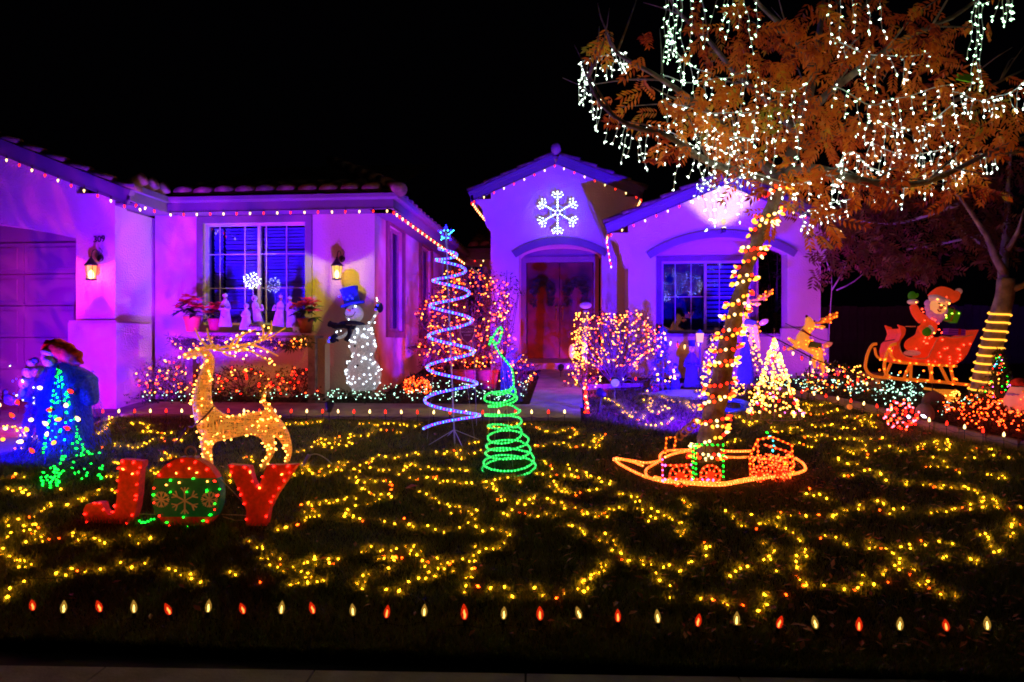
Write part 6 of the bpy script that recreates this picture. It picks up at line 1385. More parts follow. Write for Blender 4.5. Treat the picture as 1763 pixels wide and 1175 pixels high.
# ---------------------------------------------------------------- sleigh with its rider
YZ = 9.75
def z(x, y, dy=0): p = P(1480 + x / 5.873, 480 + y / 5.873, YZ); return Vector((p.x, p.y + dy, p.z))
RF = mat('red_glow_sleigh_fabric', (.70, .05, .02), .55, .3, .12, 12, .2, 120, emit=(1, .05, .008), es=.32)  # sleigh and rider fabrics emit evenly in place of lamps inside
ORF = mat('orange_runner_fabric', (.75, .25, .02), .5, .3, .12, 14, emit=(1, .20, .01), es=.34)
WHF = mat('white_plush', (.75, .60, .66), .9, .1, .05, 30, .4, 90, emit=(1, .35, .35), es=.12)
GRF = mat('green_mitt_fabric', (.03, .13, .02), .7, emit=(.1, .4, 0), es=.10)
t = T('lit_sleigh', G(1590, 700), 'red lit sleigh with yellow runners raised on poles before the dark fence', 'sleigh')
def zp(name, poly, mt, y0, y1, under=None, smooth=False):
    mb = MB(); mb.prism(poly, lambda a, b, k: z(a, b, y0 if k == 0 else y1)); return t.part(name, mb, mt, smooth, under=under)
side = [(322, 470), (350, 480), (385, 490), (397, 520), (388, 570), (345, 630), (335, 680), (350, 730), (390, 780), (450, 798), (610, 798), (650, 720), (690, 650), (730, 595), (860, 598), (1000, 590), (1070, 568), (1118, 520), (1085, 590), (1050, 660), (1010, 750), (960, 820), (900, 860), (820, 866), (610, 858), (440, 850), (350, 850), (280, 800), (268, 740), (290, 660), (330, 620), (352, 560), (340, 510)]
zp('side_panel', side, RF, -.20, -.16); zp('side_panel', side, RF, .18, .22)
mb = MB()
loop = side[10:25]
for a_, b_ in zip(side[13:24], side[14:25]):
    mb.add([z(*a_, -.16), z(*b_, -.16), z(*b_, .18), z(*a_, .18)], [(0, 1, 2, 3)])
for a_, b_ in zip(side[24:32], side[25:33]): mb.add([z(*a_, -.16), z(*b_, -.16), z(*b_, .18), z(*a_, .18)], [(0, 1, 2, 3)])
t.part('shell', mb, RF)
mb = MB(); mb.tube(curve_pts([z(x, y, -.205) for x, y in [(330, 650), (335, 700), (370, 765), (450, 800), (600, 800), (650, 720), (730, 592), (880, 600), (1060, 572)]], .03), .008, 5); mb.tube([z(395, 487, -.2), z(510, 487, -.15)], .007, 5); t.part('trim', mb, mat('pale_trim', (.7, .25, .15), .5, emit=(1, .2, .1), es=.1), True)
for dy, sh in ((-.20, 0), (.20, -62)):
    mb = MB(); pth = [(300 + sh, 660), (255 + sh, 672), (215 + sh, 740), (190 + sh, 830), (185 + sh, 910), (225 + sh * .8, 980), (320 + sh * .5, 1008), (500, 1022), (760, 1040), (1030, 1068)]
    mb.tube(curve_pts([z(x, y, dy) for x, y in pth], .03), .021, 7); mb.tube(curve_pts([z(x, y, dy) for x, y in [(235 + sh * .3, 700), (260 + sh * .3, 790), (330, 830), (440, 850), (620, 866), (900, 880)]], .03), .017, 7); t.part('runner', mb, ORF, True)
    for a_, b_ in (((440, 860), (375, 1005)), ((650, 870), (642, 1025)), ((835, 885), (870, 1040))): mb = MB(); mb.tube([z(a_[0] + sh * .9, a_[1], dy), z(b_[0] + sh * .9, b_[1], dy)], .019, 7); t.part('strut', mb, ORF, True)
mb = MB(); mb.tube([z(890, 880, .2), z(975, 1050, .2)], .021, 7); t.part('strut', mb, ORF, True)
bp = [z(x, y, -.225) for x, y in [(227, 708), (247, 728), (182, 815), (135, 815), (175, 908), (128, 918), (228, 990), (400, 1020), (500, 1030), (600, 1022), (716, 1028), (850, 1060), (980, 1062), (272, 822), (325, 830), (430, 850), (490, 852), (615, 862), (655, 872), (715, 870), (790, 875), (858, 880), (330, 940), (388, 930), (562, 926), (642, 944), (838, 928), (862, 1005), (885, 1010)]]
minis(t, bp, [emis('amber_sleigh_bulb', (1, .10, .006), 9)], .0145)
minis(t, [z(x, y, -.215) for x, y in [(722, 750), (732, 785), (775, 708), (800, 702), (822, 790), (826, 815), (905, 710), (922, 718), (928, 770), (925, 805), (902, 834), (962, 670), (1025, 660), (680, 836), (612, 832), (752, 618), (605, 655), (825, 850)]], [emis('red_sleigh_bulb', (1, .04, .014), 9)], .0115, name='red_mini_lights')
mb = MB()
for x_, y_ in ((735, 1040), (560, 1022)): a = z(x_, y_); mb.tube([a, (a.x, a.y, gz(a.y))], .008, 5)
t.part('pole', mb, BLACKM, kind='stuff')
# rider
t = T('santa_figure', z(560, 780), 'lit waving Santa figure in red with white beard sitting in the sleigh', 'Santa figure')
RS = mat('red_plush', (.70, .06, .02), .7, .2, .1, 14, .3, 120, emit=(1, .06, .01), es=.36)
K_s = [(700, 640, 0), (690, 560, 0), (680, 480, 0), (690, 415, 0), (590, 640, -.04), (480, 650, -.06), (490, 735, -.08), (620, 650, .08), (545, 660, .08), (560, 740, .08), (625, 420, -.02), (560, 360, -.04), (515, 260, -.05), (640, 440, -.10), (560, 480, -.15), (590, 545, -.17), (665, 560, -.15)]
RKs = [.13, .135, .125, .09, .10, .09, .085, .10, .08, .07, .075, .062, .052, .07, .06, .055, .06]
skin([z(*p_) for p_ in K_s], [(0, 1), (1, 2), (2, 3), (0, 4), (4, 5), (5, 6), (0, 7), (7, 8), (8, 9), (3, 10), (10, 11), (11, 12), (2, 13), (13, 14), (14, 15), (15, 16)], RKs, 'body', RS, t, 2)
def sb(name, x, y, dy, r, sc3, mt, rot=None, under=None): mb = MB(); mb.ball(z(x, y, dy), r, 14, 9, sc3, rot); return t.part(name, mb, mt, True, under=under)
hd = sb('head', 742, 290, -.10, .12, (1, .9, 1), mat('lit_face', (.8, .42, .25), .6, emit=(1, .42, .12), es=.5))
mb = MB()
for x, y, r in ((690, 345, .075), (665, 300, .06), (655, 255, .05), (720, 380, .085), (770, 370, .08), (805, 330, .06), (745, 405, .07), (700, 395, .06)): mb.ball(z(x, y, -.10), r, 10, 7, (1, .8, 1))
t.part('beard', mb, mat('lilac_beard', (.62, .36, .60), .9, .1, .05, 30, .5, 90, emit=(.8, .12, .7), es=.12), True)
mb = MB(); mb.tube(curve_pts([z(665, 205, -.12), z(700, 200, -.17), z(770, 225, -.18), z(845, 245, -.12)], .02), .042, 8); t.part('hat_band', mb, WHF, True)
mb = MB(); cp = curve_pts([z(760, 215, -.08), z(790, 175, -.08), z(850, 170, -.06), (z(920, 190, -.05)), z(960, 160, -.04), z(982, 135, -.04)], .02); k = len(cp); mb.tube(cp, [.118 * (1 - i / k) ** .7 + .018 for i in range(k)], 10); t.part('hat', mb, RS, True)
sb('pompom', 986, 132, -.04, .042, (1, 1, 1), WHF)
for x in (720, 768): sb('eye', x, 262 + (x - 720) * .4, -.215, .012, (1.6, .6, .6), BLK, (0, .3, 0), hd)
sb('nose', 733, 300, -.22, .026, (1, 1, 1), mat('pink_nose', (.7, .2, .15), .5), None, hd)
mb = MB(); mb.tube(curve_pts([z(708, 318, -.205), z(722, 340, -.21), z(742, 334, -.21)], .01), .009, 5); t.part('mouth', mb, mat('red_mouth', (.3, .01, .01), .5), True, under=hd)
sb('cuff', 520, 238, -.05, .062, (1.15, 1, .6), WHF); mb = MB(); mb.ball(z(512, 180, -.05), .062, 10, 8, (.9, .6, 1.05)); mb.ball(z(558, 175, -.05), .03, 8, 6, (.8, .7, 1.2), (0, .5, 0)); t.part('mitten', mb, GRF, True)
sb('cuff', 652, 520, -.19, .055, (.55, .9, 1.2), WHF, (0, -.4, 0)); mb = MB(); mb.ball(z(600, 545, -.21), .062, 10, 8, (1.0, .6, .9)); mb.ball(z(600, 515, -.22), .03, 8, 6); t.part('mitten', mb, GRF, True)
sb('boot_trim', 500, 752, -.085, .085, (1.25, .9, .45), WHF); sb('boot_trim', 565, 748, .08, .075, (1.1, .9, .45), WHF)
mb = MB(); mb.tube(curve_pts([z(520, 475, -.13), z(560, 470, -.15), z(600, 500, -.16), z(700, 570, -.15)], .03), .02, 6); t.part('belt', mb, BLK, True)
minis(t, [z(x, y, -.19) for x, y in [(560, 315), (572, 345), (660, 410), (690, 425), (722, 460), (728, 520), (755, 550), (592, 600), (632, 604), (578, 636), (600, 656), (502, 708), (655, 590), (760, 188), (800, 200), (586, 428)]], [emis('red_sleigh_bulb', (1, .04, .014), 9)], .0115)
minis(t, [z(x, y, -.225) for x, y in [(700, 222), (735, 285), (775, 310), (815, 262), (782, 378), (490, 250), (665, 552)]], [WARMN], .012)
# presents
for (x, y, sx, sz, rot, mt, ml, lb, rb_) in ((912, 375, .17, .15, .35, mat('green_wrap', (.05, .16, .02), .5, emit=(.15, .5, 0), es=.12), mat('orange_ribbon', (.5, .2, .05), .5), 'tilted green present with orange ribbon behind the waving figure', 1), (955, 540, .21, .08, .08, mat('purple_wrap', (.12, .02, .28), .5, emit=(.2, 0, .5), es=.08), mat('pink_stripe', (.6, .2, .6), .5), 'flat purple striped present with red ribbon in the back of the sleigh', 0)):
    c = z(x, y, .0); t = T('present', c, lb, 'present', 'presents in the sleigh'); mb = MB(); mb.box(c, (sx, .15, sz), (0, rot, 0)); t.part('box', mb, mt)
    q_ = Euler((0, rot, 0)).to_matrix()
    if rb_: mb = MB(); mb.box(c, (.022, .155, sz + .005), (0, rot, 0)); mb.tube([c + q_ @ Vector((.03 * math.cos(a), 0, sz / 2 + .025 + .02 * math.sin(a))) for a in rng(0, 6, 10)], .006, 5); t.part('ribbon', mb, ml); minis(t, [c + q_ @ Vector((.06, -.08, .05)), c + q_ @ Vector((-.02, -.08, .02)), c + q_ @ Vector((-.07, -.08, -.055))], [emis('lime_bulb', (.5, 1, .05), 6)], .01)
    else:
        for k in range(3): mb = MB(); mb.box(c + Vector((0, 0, -.025 + k * .028)), (sx + .003, .153, .006), (0, rot, 0)); t.part('stripe', mb, ml)
        mb = MB(); mb.box(c + Vector((.03, 0, 0)), (.035, .156, sz + .004), (0, rot, 0)); t.part('ribbon', mb, mat('red_ribbon', (.5, .02, .02), .5))
# flying reindeer
def flyer(ox, oy, label, Y=9.8):
    def r(x, y, dy=0): p = P(1240 + ox + x / 4.895, 480 + oy + y / 4.895, Y); return Vector((p.x, p.y + dy, p.z))
    t = T('flying_reindeer', r(760, 640), label, 'reindeer', 'flying reindeer before the sleigh')
    M_R = mat('amber_glow_deer_fabric', (.85, .42, .10), .55, .3, .08, 14, .2, 120, emit=(1, .34, .04), es=.55); M_W = mat('cream_deer_fabric', (.85, .60, .45), .6, emit=(1, .42, .2), es=.35)  # deer fabrics self-lit, standing in for inner bulbs
    S_ = [(745, 590, 0), (700, 540, 0), (690, 490, 0), (725, 440, 0), (765, 395, 0), (745, 345, 0), (730, 322, 0), (820, 600, 0), (850, 610, 0), (655, 560, -.07), (590, 525, -.07), (556, 502, -.07), (668, 570, .07), (620, 585, .07), (575, 600, .07), (820, 655, -.07), (845, 720, -.06), (858, 790, -.06), (835, 650, .07), (800, 690, .07), (815, 760, .07)]
    R_ = [.10, .105, .09, .065, .085, .05, .028, .10, .09, .045, .028, .016, .045, .028, .018, .055, .032, .018, .05, .03, .018]
    skin([r(*p_) for p_ in S_], [(0, 1), (1, 2), (2, 3), (3, 4), (4, 5), (5, 6), (0, 7), (7, 8), (1, 9), (9, 10), (10, 11), (1, 12), (12, 13), (13, 14), (8, 15), (15, 16), (16, 17), (8, 18), (18, 19), (19, 20)], R_, 'body', M_R, t, 2)
    for dy in (-.05, .04):
        mb = MB()
        for br in ([(805, 372), (850, 372), (900, 360), (945, 330), (962, 290)], [(850, 372), (865, 350), (862, 330)], [(895, 360), (908, 335), (905, 315)], [(900, 360), (920, 372)]): cp = curve_pts([r(x, y, dy) for x, y in br], .02); mb.tube(cp, .014, 6)
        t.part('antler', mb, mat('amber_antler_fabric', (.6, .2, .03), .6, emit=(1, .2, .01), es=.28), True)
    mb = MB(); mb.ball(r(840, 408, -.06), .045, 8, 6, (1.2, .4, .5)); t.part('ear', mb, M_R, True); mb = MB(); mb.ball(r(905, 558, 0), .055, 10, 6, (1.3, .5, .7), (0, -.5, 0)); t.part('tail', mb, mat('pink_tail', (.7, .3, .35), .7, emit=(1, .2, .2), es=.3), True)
    mb = MB(); mb.ball(r(776, 360, -.085), .014, 8, 5); t.part('eye', mb, BLK, True); mb = MB(); mb.ball(r(728, 318, 0), .02, 8, 5); t.part('nose', mb, BLK, True)
    mb = MB(); mb.tube([r(688, 432, -.03), r(705, 455, -.09), r(745, 478, -.07), r(760, 475, .02), r(720, 440, .06), r(688, 432, -.03)], .014, 6); t.part('collar', mb, mat('red_collar', (.35, .02, .01), .6), True)
    mb = MB(); mb.box(r(778, 562, -.085), (.16, .03, .09), (.3, .25, 0)); t.part('saddle', mb, mat('green_saddle', (.08, .11, .03), .7))
    mb = MB(); c_ = r(778, 562, -.09); mb.tube([c_ + Euler((.3, .25, 0)).to_matrix() @ Vector((a, -.018, b)) for a, b in ((-.08, -.045), (.08, -.045), (.08, .045), (-.08, .045))], .005, 4, True); t.part('saddle_trim', mb, BLK)
    minis(t, [r(x, y, -.095) for x, y in [(735, 450), (728, 420), (758, 425), (780, 405), (800, 410), (835, 420), (632, 545), (645, 575), (700, 522), (730, 530), (705, 555), (760, 600), (790, 612), (800, 640), (850, 600), (860, 635), (800, 670), (785, 690), (850, 720), (848, 790), (880, 570), (910, 372), (850, 365), (865, 345), (905, 340), (940, 328), (960, 320), (905, 308), (962, 292), (640, 540), (560, 505), (755, 520), (815, 590), (835, 555)]], [emis('amber_sleigh_bulb', (1, .10, .006), 9)], .0135)
    mb = MB(); a = r(760, 640); mb.tube([a, (a.x, a.y + .1, gz(a.y))], .008, 5); t.part('pole', mb, BLACKM)
    return t
flyer(0, 0, 'lit flying reindeer with green saddle in front of the right-hand column')
flyer(-110, -39, 'lit flying reindeer partly hidden behind the wrapped trunk')
t = T('harness_rope', P(1300, 560, 9.6), 'dark harness ropes running from the reindeer down to the sleigh', 'rope'); mb = MB()
for dy in (-.12, .12):
    mb.tube(curve_pts([P(x, y, 9.8 + dy) for x, y in ((1310, 572), (1345, 588), (1405, 620), (1440, 632), (1500, 655))], .1), .009, 5); mb.tube(curve_pts([P(x, y, 9.8 + dy) for x, y in ((1352, 557), (1385, 572), (1425, 588), (1500, 590), (1540, 585))], .1), .006, 5)
t.part('strand', mb, BLACKM, kind='stuff')
hung([P(1345, 592, 9.7), P(1405, 624, 9.7), P(1500, 658, 9.7)], 'red and clear bulbs along the harness rope below the reindeer', .13, L_=.05, r=.014, group=None)

# ---------------------------------------------------------------- orange rope-light train on the lawn
t = T('rope_light_train', G(1230, 838), 'orange rope-light locomotive and wagon lying round the foot of the big tree', 'light display')
ROPO = mat('orange_rope_tube', (.6, .1, .02), .3, .5, emit=(1, .13, .012), es=4.0)
def cg(x, y, up=.02): return G(1000 + x / 4.408, 680 + y / 4.408, up)
def cw(x, y, gy): gp_ = G(1000 + x / 4.408, 680 + gy / 4.408); return P(1000 + x / 4.408, 680 + y / 4.408, gp_.y)
ROB = [emis('rope_amber', (1, .32, .08), 14)]
outl = [[(250, 512), (350, 510), (480, 532), (560, 526), (620, 512), (520, 565), (492, 600), (510, 640), (600, 672), (740, 692)],
        [(250, 512), (290, 550), (400, 612), (520, 662), (660, 688), (850, 705), (950, 716), (1080, 716), (1200, 695), (1330, 672), (1450, 655), (1600, 635), (1690, 608), (1705, 585), (1680, 545), (1630, 510)],
        [(270, 520), (380, 545), (470, 580)],
        [(610, 520), (600, 480), (640, 445), (740, 436), (860, 434)], [(640, 500), (720, 470), (860, 446)], [(1030, 462), (1150, 468), (1300, 466)], [(1050, 485), (1170, 492), (1300, 488)],
        [(700, 688), (900, 696), (1090, 700), (1260, 668), (1440, 640)], [(560, 668), (700, 700), (850, 722), (1000, 730), (1100, 722)]]
for i, l in enumerate(outl):
    cp = curve_pts([cg(x, y, .02 + .015 * (i % 3)) for x, y in l], .03); rope(t, cp, 'outline_rope', ROPO, ROB, .028, .012, .0105)
REDG = mat('red_lit_mesh', (.5, .05, .02), .5, emit=(1, .06, .008), es=.5)
def wheel(x, y, r, gy, name='wheel'):
    mb = MB(); gp_ = G(1000 + x / 4.408, 680 + gy / 4.408); c_ = P(1000 + x / 4.408, 680 + y / 4.408, gp_.y); rr = r / 4.408 * gp_.y / FPX
    mb.tube([c_ + Vector((rr * math.cos(a), 0, rr * math.sin(a))) for a in rng(0, 2 * math.pi * 23 / 24, 24)], .010, 6, True); mb.tube([c_ + Vector((rr * .3 * math.cos(a), 0, rr * .3 * math.sin(a))) for a in rng(0, 2 * math.pi * 11 / 12, 12)], .008, 5, True)
    for k in range(8): a = k * math.pi / 4 + .2; mb.tube([c_, c_ + Vector((rr * math.cos(a), 0, rr * math.sin(a)))], .007, 5)
    w_ = t.part(name, mb, REDG, True); minis(t, [c_ + Vector((rr * f_ * math.cos(a), -.012, rr * f_ * math.sin(a))) for f_, nn in ((1, 13), (.5, 7)) for a in rng(0, 2 * math.pi * (nn - 1) / nn, nn)], [ORNG], .008, name='wheel_bulbs', under=w_)
wheel(755, 615, 78, 690); wheel(985, 608, 72, 690); wheel(1355, 600, 56, 660); wheel(1500, 596, 62, 655)
def frame(pts_, gy, m_, bm, name, r=.009, step=.045, br=.009): 
    cp = [cw(x, y, gy) for x, y in pts_]; mb = MB(); mb.tube(cp, r, 5); f_ = t.part(name, mb, m_); minis(t, [p_ + Vector((0, -.012, 0)) for p_, _ in along(cp, step)], bm, br, name='frame_bulbs', under=f_)
AMB = [emis('amber_sleigh_bulb', (1, .10, .006), 9)]
frame([(850, 630), (848, 378), (1078, 380), (1080, 625)], 690, GRNF, [GRNB], 'cab_frame'); frame([(872, 600), (870, 392)], 670, GRNF, [GRNB], 'cab_frame')
frame([(640, 440), (650, 322), (725, 322), (700, 436)], 560, mat('dim_orange_tube', (.6, .15, .02), .4, emit=(1, .15, .01), es=.4), AMB, 'chimney')
frame([(620, 650), (618, 462)], 690, REDG, [PNKB, ORNG], 'boiler_frame'); frame([(640, 535), (850, 530), (846, 470)], 660, REDG, [PNKB, ORNG], 'boiler_frame'); frame([(640, 640), (900, 640), (1060, 650)], 690, REDG, [ORNG, PNKB], 'chassis')
frame([(1285, 640), (1282, 470), (1340, 340), (1450, 320), (1600, 382), (1612, 600)], 655, REDG, AMB, 'wagon_frame'); frame([(1340, 350), (1345, 490), (1610, 470)], 640, REDG, [ORNG], 'wagon_frame'); frame([(1400, 380), (1600, 440), (1480, 520), (1380, 560)], 640, REDG, [ORNG], 'wagon_frame'); frame([(1300, 470), (1620, 520)], 650, REDG, [ORNG], 'wagon_frame', step=.03)
frame([(1410, 285), (1455, 340), (1465, 400), (1440, 450)], 650, GRNF, [GRNB, CYAB], 'wagon_tree')
random.seed(4); mb = MB(); pp = []
for k in range(9): a = (uni(1390, 1600), uni(440, 620)); b_ = (uni(1390, 1620), uni(440, 620)); mb.tube([cw(*a, 650), cw(*b_, 650)], .006, 4); pp += [cw(*a, 652), cw((a[0] + b_[0]) / 2, (a[1] + b_[1]) / 2, 652), cw(*b_, 652)]
t.part('load', mb, REDG, kind='stuff'); minis(t, pp + [cw(uni(1300, 1620), uni(450, 640), 655) for _ in range(60)], [ORNG, WARM2], .008, w=[5, 1], name='load_bulbs')
mb = MB(); cp = []
for i in range(90):
    u = i / 90; a = u * 4.2 * 2 * math.pi; x, y = 740 + 150 * u, 320 - 125 * u; cp.append(cw(x + 38 * math.cos(a), y + 30 * math.sin(a) * 1.0, 560) + Vector((0, .04 * math.cos(a), 0)))
mb.tube(cp, .009, 6); t.part('smoke_coil', mb, mat('unlit_rope', (.62, .42, .28), .5), True)
mb = MB()
for pts_ in ([(935, 385), (935, 492), (1055, 492)], [(955, 385), (958, 505), (1050, 505)], [(1040, 395), (1075, 440)], [(830, 560), (900, 660)], [(1060, 620), (1130, 690)], [(640, 640), (600, 660)]): mb.tube([cw(x, y, 680) for x, y in pts_], .004, 4)
t.part('wire_frame', mb, mat('brass_wire', (0, 0, 0)), kind='stuff')

# ---------------------------------------------------------------- carol singers
BLC = mat('blue_wool', (.06, .05, .13), .85, .1, .1, 20, .3, 90); PALEF = mat('pale_face', (.6, .42, .42), .6); PUR = mat('lilac_wool', (.36, .25, .32), .85)
g_c = 'carol singer figures'
def G3(px, py): return (px, py)
for (px, py, h, lb, rb_, hat, carry, kw) in ((1163, 677, .44, 'small blue carol singer girl with a song book, left of the trio', BLC, 'cap', 'book', {}), (1191, 673, .70, 'tall carol singer man in long dark blue coat and top hat', BLC, 'top', None, {'arms': True}), (1219, 673, .60, 'carol singer woman in lilac bonnet half hidden by the trunk', PUR, 'bonnet', 'book', {})):
    g_ = G(px, py); t = figurine(px, py, h, g_.y, lb, rb_, hat=hat, carry=carry, group=g_c, cat='carol singer', face=PALEF, dark=mat('black_blue_felt', (.03, .03, .10), .8), fatten=.95, **kw)
c = P(1205, 590, G(1205, 676).y + .1); t = T('street_lantern', (c.x, c.y, gz(c.y)), 'small pink-glowing lantern on a post behind the top-hatted singer', 'lantern'); mb = MB(); mb.tube([(c.x, c.y, gz(c.y)), c], .014, 8); mb.lathe(c + Vector((0, 0, .14)), [(.075, 0), (.03, .04), (.012, .06)], 8); mb.lathe(c + Vector((0, 0, -.01)), [(.045, 0), (.055, .012)], 8); t.part('post', mb, BLC); mb = MB(); mb.lathe(c, [(.045, 0), (.06, .14)], 8); t.part('glass', mb, emis('pink_lantern_glass', (1, .35, .45), 1.6))
SNO = mat('snow_blanket', (.42, .42, .45), .95, .1, .03, 20, .5, 60)
mb = MB(); vs = []; a0 = G(1195, 682); n_ = 26
vs.append((a0.x, a0.y, gz(a0.y) + .09))
for rr, hh in ((.5, .075), (1, .01)):
    for k in range(n_): a = k * 2 * math.pi / n_; w_ = 1 + .14 * math.sin(3 * a) + .08 * math.sin(7 * a); x = a0.x + .72 * rr * w_ * math.cos(a); y = a0.y + .32 * rr * w_ * math.sin(a); vs.append((x, y, gz(y) + hh))
mb.add(vs, [(0, 1 + k, 1 + (k + 1) % n_) for k in range(n_)] + [(1 + k, 1 + n_ + k, 1 + n_ + (k + 1) % n_, 1 + (k + 1) % n_) for k in range(n_)]); tag(mb.build('snow_blanket', SNO, None, True), 'pale cotton snow blanket spread under the carol singers', 'snow blanket')
b = G(1128, 680); t = T('bucket', b, 'shiny pink-red metal bucket left of the carol singers', 'bucket'); mb = MB(); mb.lathe(b, [(.05, 0), (.07, .15), (.074, .155), (.066, .155), (.05, .02)], 14); t.part('pail', mb, mat('pink_metal', (.6, .08, .15), .25, .6, metal=.8), True); mb = MB(); mb.tube([b + Vector((.072 * math.cos(a), 0, .15 + .06 * math.sin(a))) for a in rng(0, math.pi, 9)], .003, 4); t.part('handle', mb, WHITEWIRE)
# conifers and cones with lights
def conebulbs(px, topy, basey, halfw, Y, n_, mats, label, r=.0125, w=None, tree=True, fol=None, tlabel='', name='mini_tree', band=None, frame=False):
    random.seed(px); b = P(px, basey, Y); b.z = gz(Y); h = P(px, topy, Y).z - b.z; rw = halfw * Y / FPX; t = T(name, b, tlabel, 'small tree')
    if fol:
        mb = MB(); mb.tube([b, b + Vector((0, 0, h))], .015, 6); t.part('stem', mb, TWIG); mb = MB()
        for k in range(int(260)):
            u = rnd() ** 1.3; a = uni(0, 6.283); rr = rw * (1 - u) * uni(.3, 1); c = b + Vector((rr * math.cos(a), rr * math.sin(a), .06 + u * (h - .06)))
            for j_ in range(5): d = Vector((math.cos(a) + uni(-.6, .6), math.sin(a) + uni(-.6, .6), uni(-.7, .2))).normalized(); mb.leaf(c, d, (0, 0, 1), uni(.05, .10), .014)
        t.part('needles', mb, fol, kind='stuff')
    if frame:
        mb = MB()
        for k in range(8): a = k * math.pi / 4; mb.tube([b + Vector((rw * math.cos(a), rw * math.sin(a), 0)), b + Vector((0, 0, h))], .003, 4)
        for u in (.0, .25, .5, .75): mb.tube([b + Vector((rw * (1 - u) * math.cos(a), rw * (1 - u) * math.sin(a), h * u + .01)) for a in rng(0, 6.0, 14)], .003, 4, True)
        mb.tube([b, b + Vector((0, 0, h + .12))], .006, 5); t.part('wire_cone', mb, mat('violet_wire', (.3, .15, .4), .5))
    t2 = T('string_of_mini_lights', b, label, 'string lights'); pts_ = []
    for k in range(n_): u = rnd() ** (1.15 if fol else 1.0); a = uni(0, 6.283); rr = rw * (1 - u) * uni(.92, 1.06); pts_.append(b + Vector((rr * math.cos(a), rr * math.sin(a), .04 + u * (h - .04))))
    minis(t2, pts_, mats, r, w=w); mb = MB(); sp_ = []
    for k in range(120): u = k / 120; a = u * 14 * math.pi; rr = rw * (1 - u); sp_.append(b + Vector((rr * math.cos(a), rr * math.sin(a), .04 + u * (h - .04))))
    mb.tube(sp_, .003, 4); t2.part('cable', mb, DARKWIRE); return t
conebulbs(1333, 582, 706, 44, 8.9, 300, [WARMN, emis('yellow_bulb', (1, .62, .08), 12), REDB, PNKB], 'dense yellow and pink bulbs over the cone tree beside the blue lamp', .015, [5, 5, 2, 1.5], frame=True, tlabel='wire cone tree with a thick coat of lights standing in front of the bed', name='wire_cone_tree')
DK = leafmat('fir_needles', [(.02, .04, .02), (.03, .06, .02), (.05, .05, .05)], .2)
conebulbs(1290, 552, 668, 36, 10.2, 150, [WARMN], 'warm lights on the dark fir just right of the trunk', .0115, fol=DK, tlabel='dark little fir right behind the wrapped trunk', name='small_fir')
conebulbs(1226, 575, 668, 28, 10.3, 100, [WARMN], 'warm lights on the fir peeping out left of the trunk', .0115, fol=DK, tlabel='dark little fir peeping out on the left of the trunk', name='small_fir')
conebulbs(1141, 562, 672, 26, 10.6, 26, [WARMN], 'few warm bulbs on the blue tinsel tree', .016, fol=leafmat('blue_tinsel', [(.04, .05, .5), (.1, .1, .7), (.03, .03, .3)], .2), tlabel='narrow blue tinsel tree left of the carol singers', name='tinsel_tree')
c = P(1283, 600, 9.9); o = T('blue_tinsel_cone', (c.x, 9.9, gz(9.9)), 'blue glowing tinsel cone in front of the little fir by the trunk', 'tinsel cone'); mb = MB(); b = Vector((c.x, 9.9, gz(9.9) + .28)); mb.lathe(b, [(.14, 0), (.12, .1), (.07, .45), (.01, .75)], 12); mb.tube([(c.x, 9.9, gz(9.9)), b], .01, 5); o.part('cone', mb, mat('blue_tinsel_solid', (.05, .03, .22), .6, .3, .2, 40, .8, 80), True)
# red burst on the right, post with lights, striped candle
b = G(1552, 746); starburst(Vector((b.x, b.y, gz(b.y) + .20)), .17, 70, [REDB, ORNG, emis('pinkred_bulb', (1, .08, .12), 12)], 'red globe of light spikes on a short post at the kerb', 'light globe', 'light_globe', .0125, b, [4, 2, 3], BLACKM)
t = T('string_of_mini_lights', b, 'two cold white sparkling bulbs inside the red globe', 'string lights'); minis(t, [Vector((b.x, b.y - .17, gz(b.y) + .20)), Vector((b.x + .19, b.y - .1, gz(b.y) + .2))], [emis('sparkle_bulb', (.9, .8, 1), 18)], .02); mb = MB(); mb.tube([(b.x, b.y - .17, gz(b.y) + .2), (b.x + .19, b.y - .1, gz(b.y) + .2)], .003, 4); t.part('cable', mb, DARKWIRE)
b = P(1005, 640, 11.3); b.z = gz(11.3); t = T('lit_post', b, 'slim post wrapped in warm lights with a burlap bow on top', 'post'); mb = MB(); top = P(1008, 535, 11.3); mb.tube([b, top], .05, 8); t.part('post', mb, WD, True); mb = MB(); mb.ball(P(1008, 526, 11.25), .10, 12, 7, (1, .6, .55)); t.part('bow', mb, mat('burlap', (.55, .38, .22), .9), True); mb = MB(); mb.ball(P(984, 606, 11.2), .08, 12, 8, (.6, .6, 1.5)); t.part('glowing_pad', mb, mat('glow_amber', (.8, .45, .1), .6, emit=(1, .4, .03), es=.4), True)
random.seed(2); pts_ = [P(uni(988, 1014), uni(538, 590), 11.2) + Vector((0, uni(-.15, .1), 0)) for _ in range(60)] + [P(uni(985, 1010), uni(590, 632), 11.15) + Vector((0, uni(-.15, .1), 0)) for _ in range(90)]; minis(t, pts_, [WARMN], .0105)
b = G(1012, 712); t = T('candy_cane', b, 'bunch of red and white glowing bulbs on a leaning stake at the walk corner', 'light stake'); mb = MB(); top = b + Vector((-.04, 0, .36)); mb.tube([b, top], .008, 6); t.part('stake', mb, BLACKM)
random.seed(12)
for k in range(18): p_ = b.lerp(top, k / 17); c9(t, p_ + Vector((uni(-.02, .02), -.02, 0)), (uni(-.8, .8), -.6, uni(-.6, .8)), 'rorw'[k % 4], .05, .015)

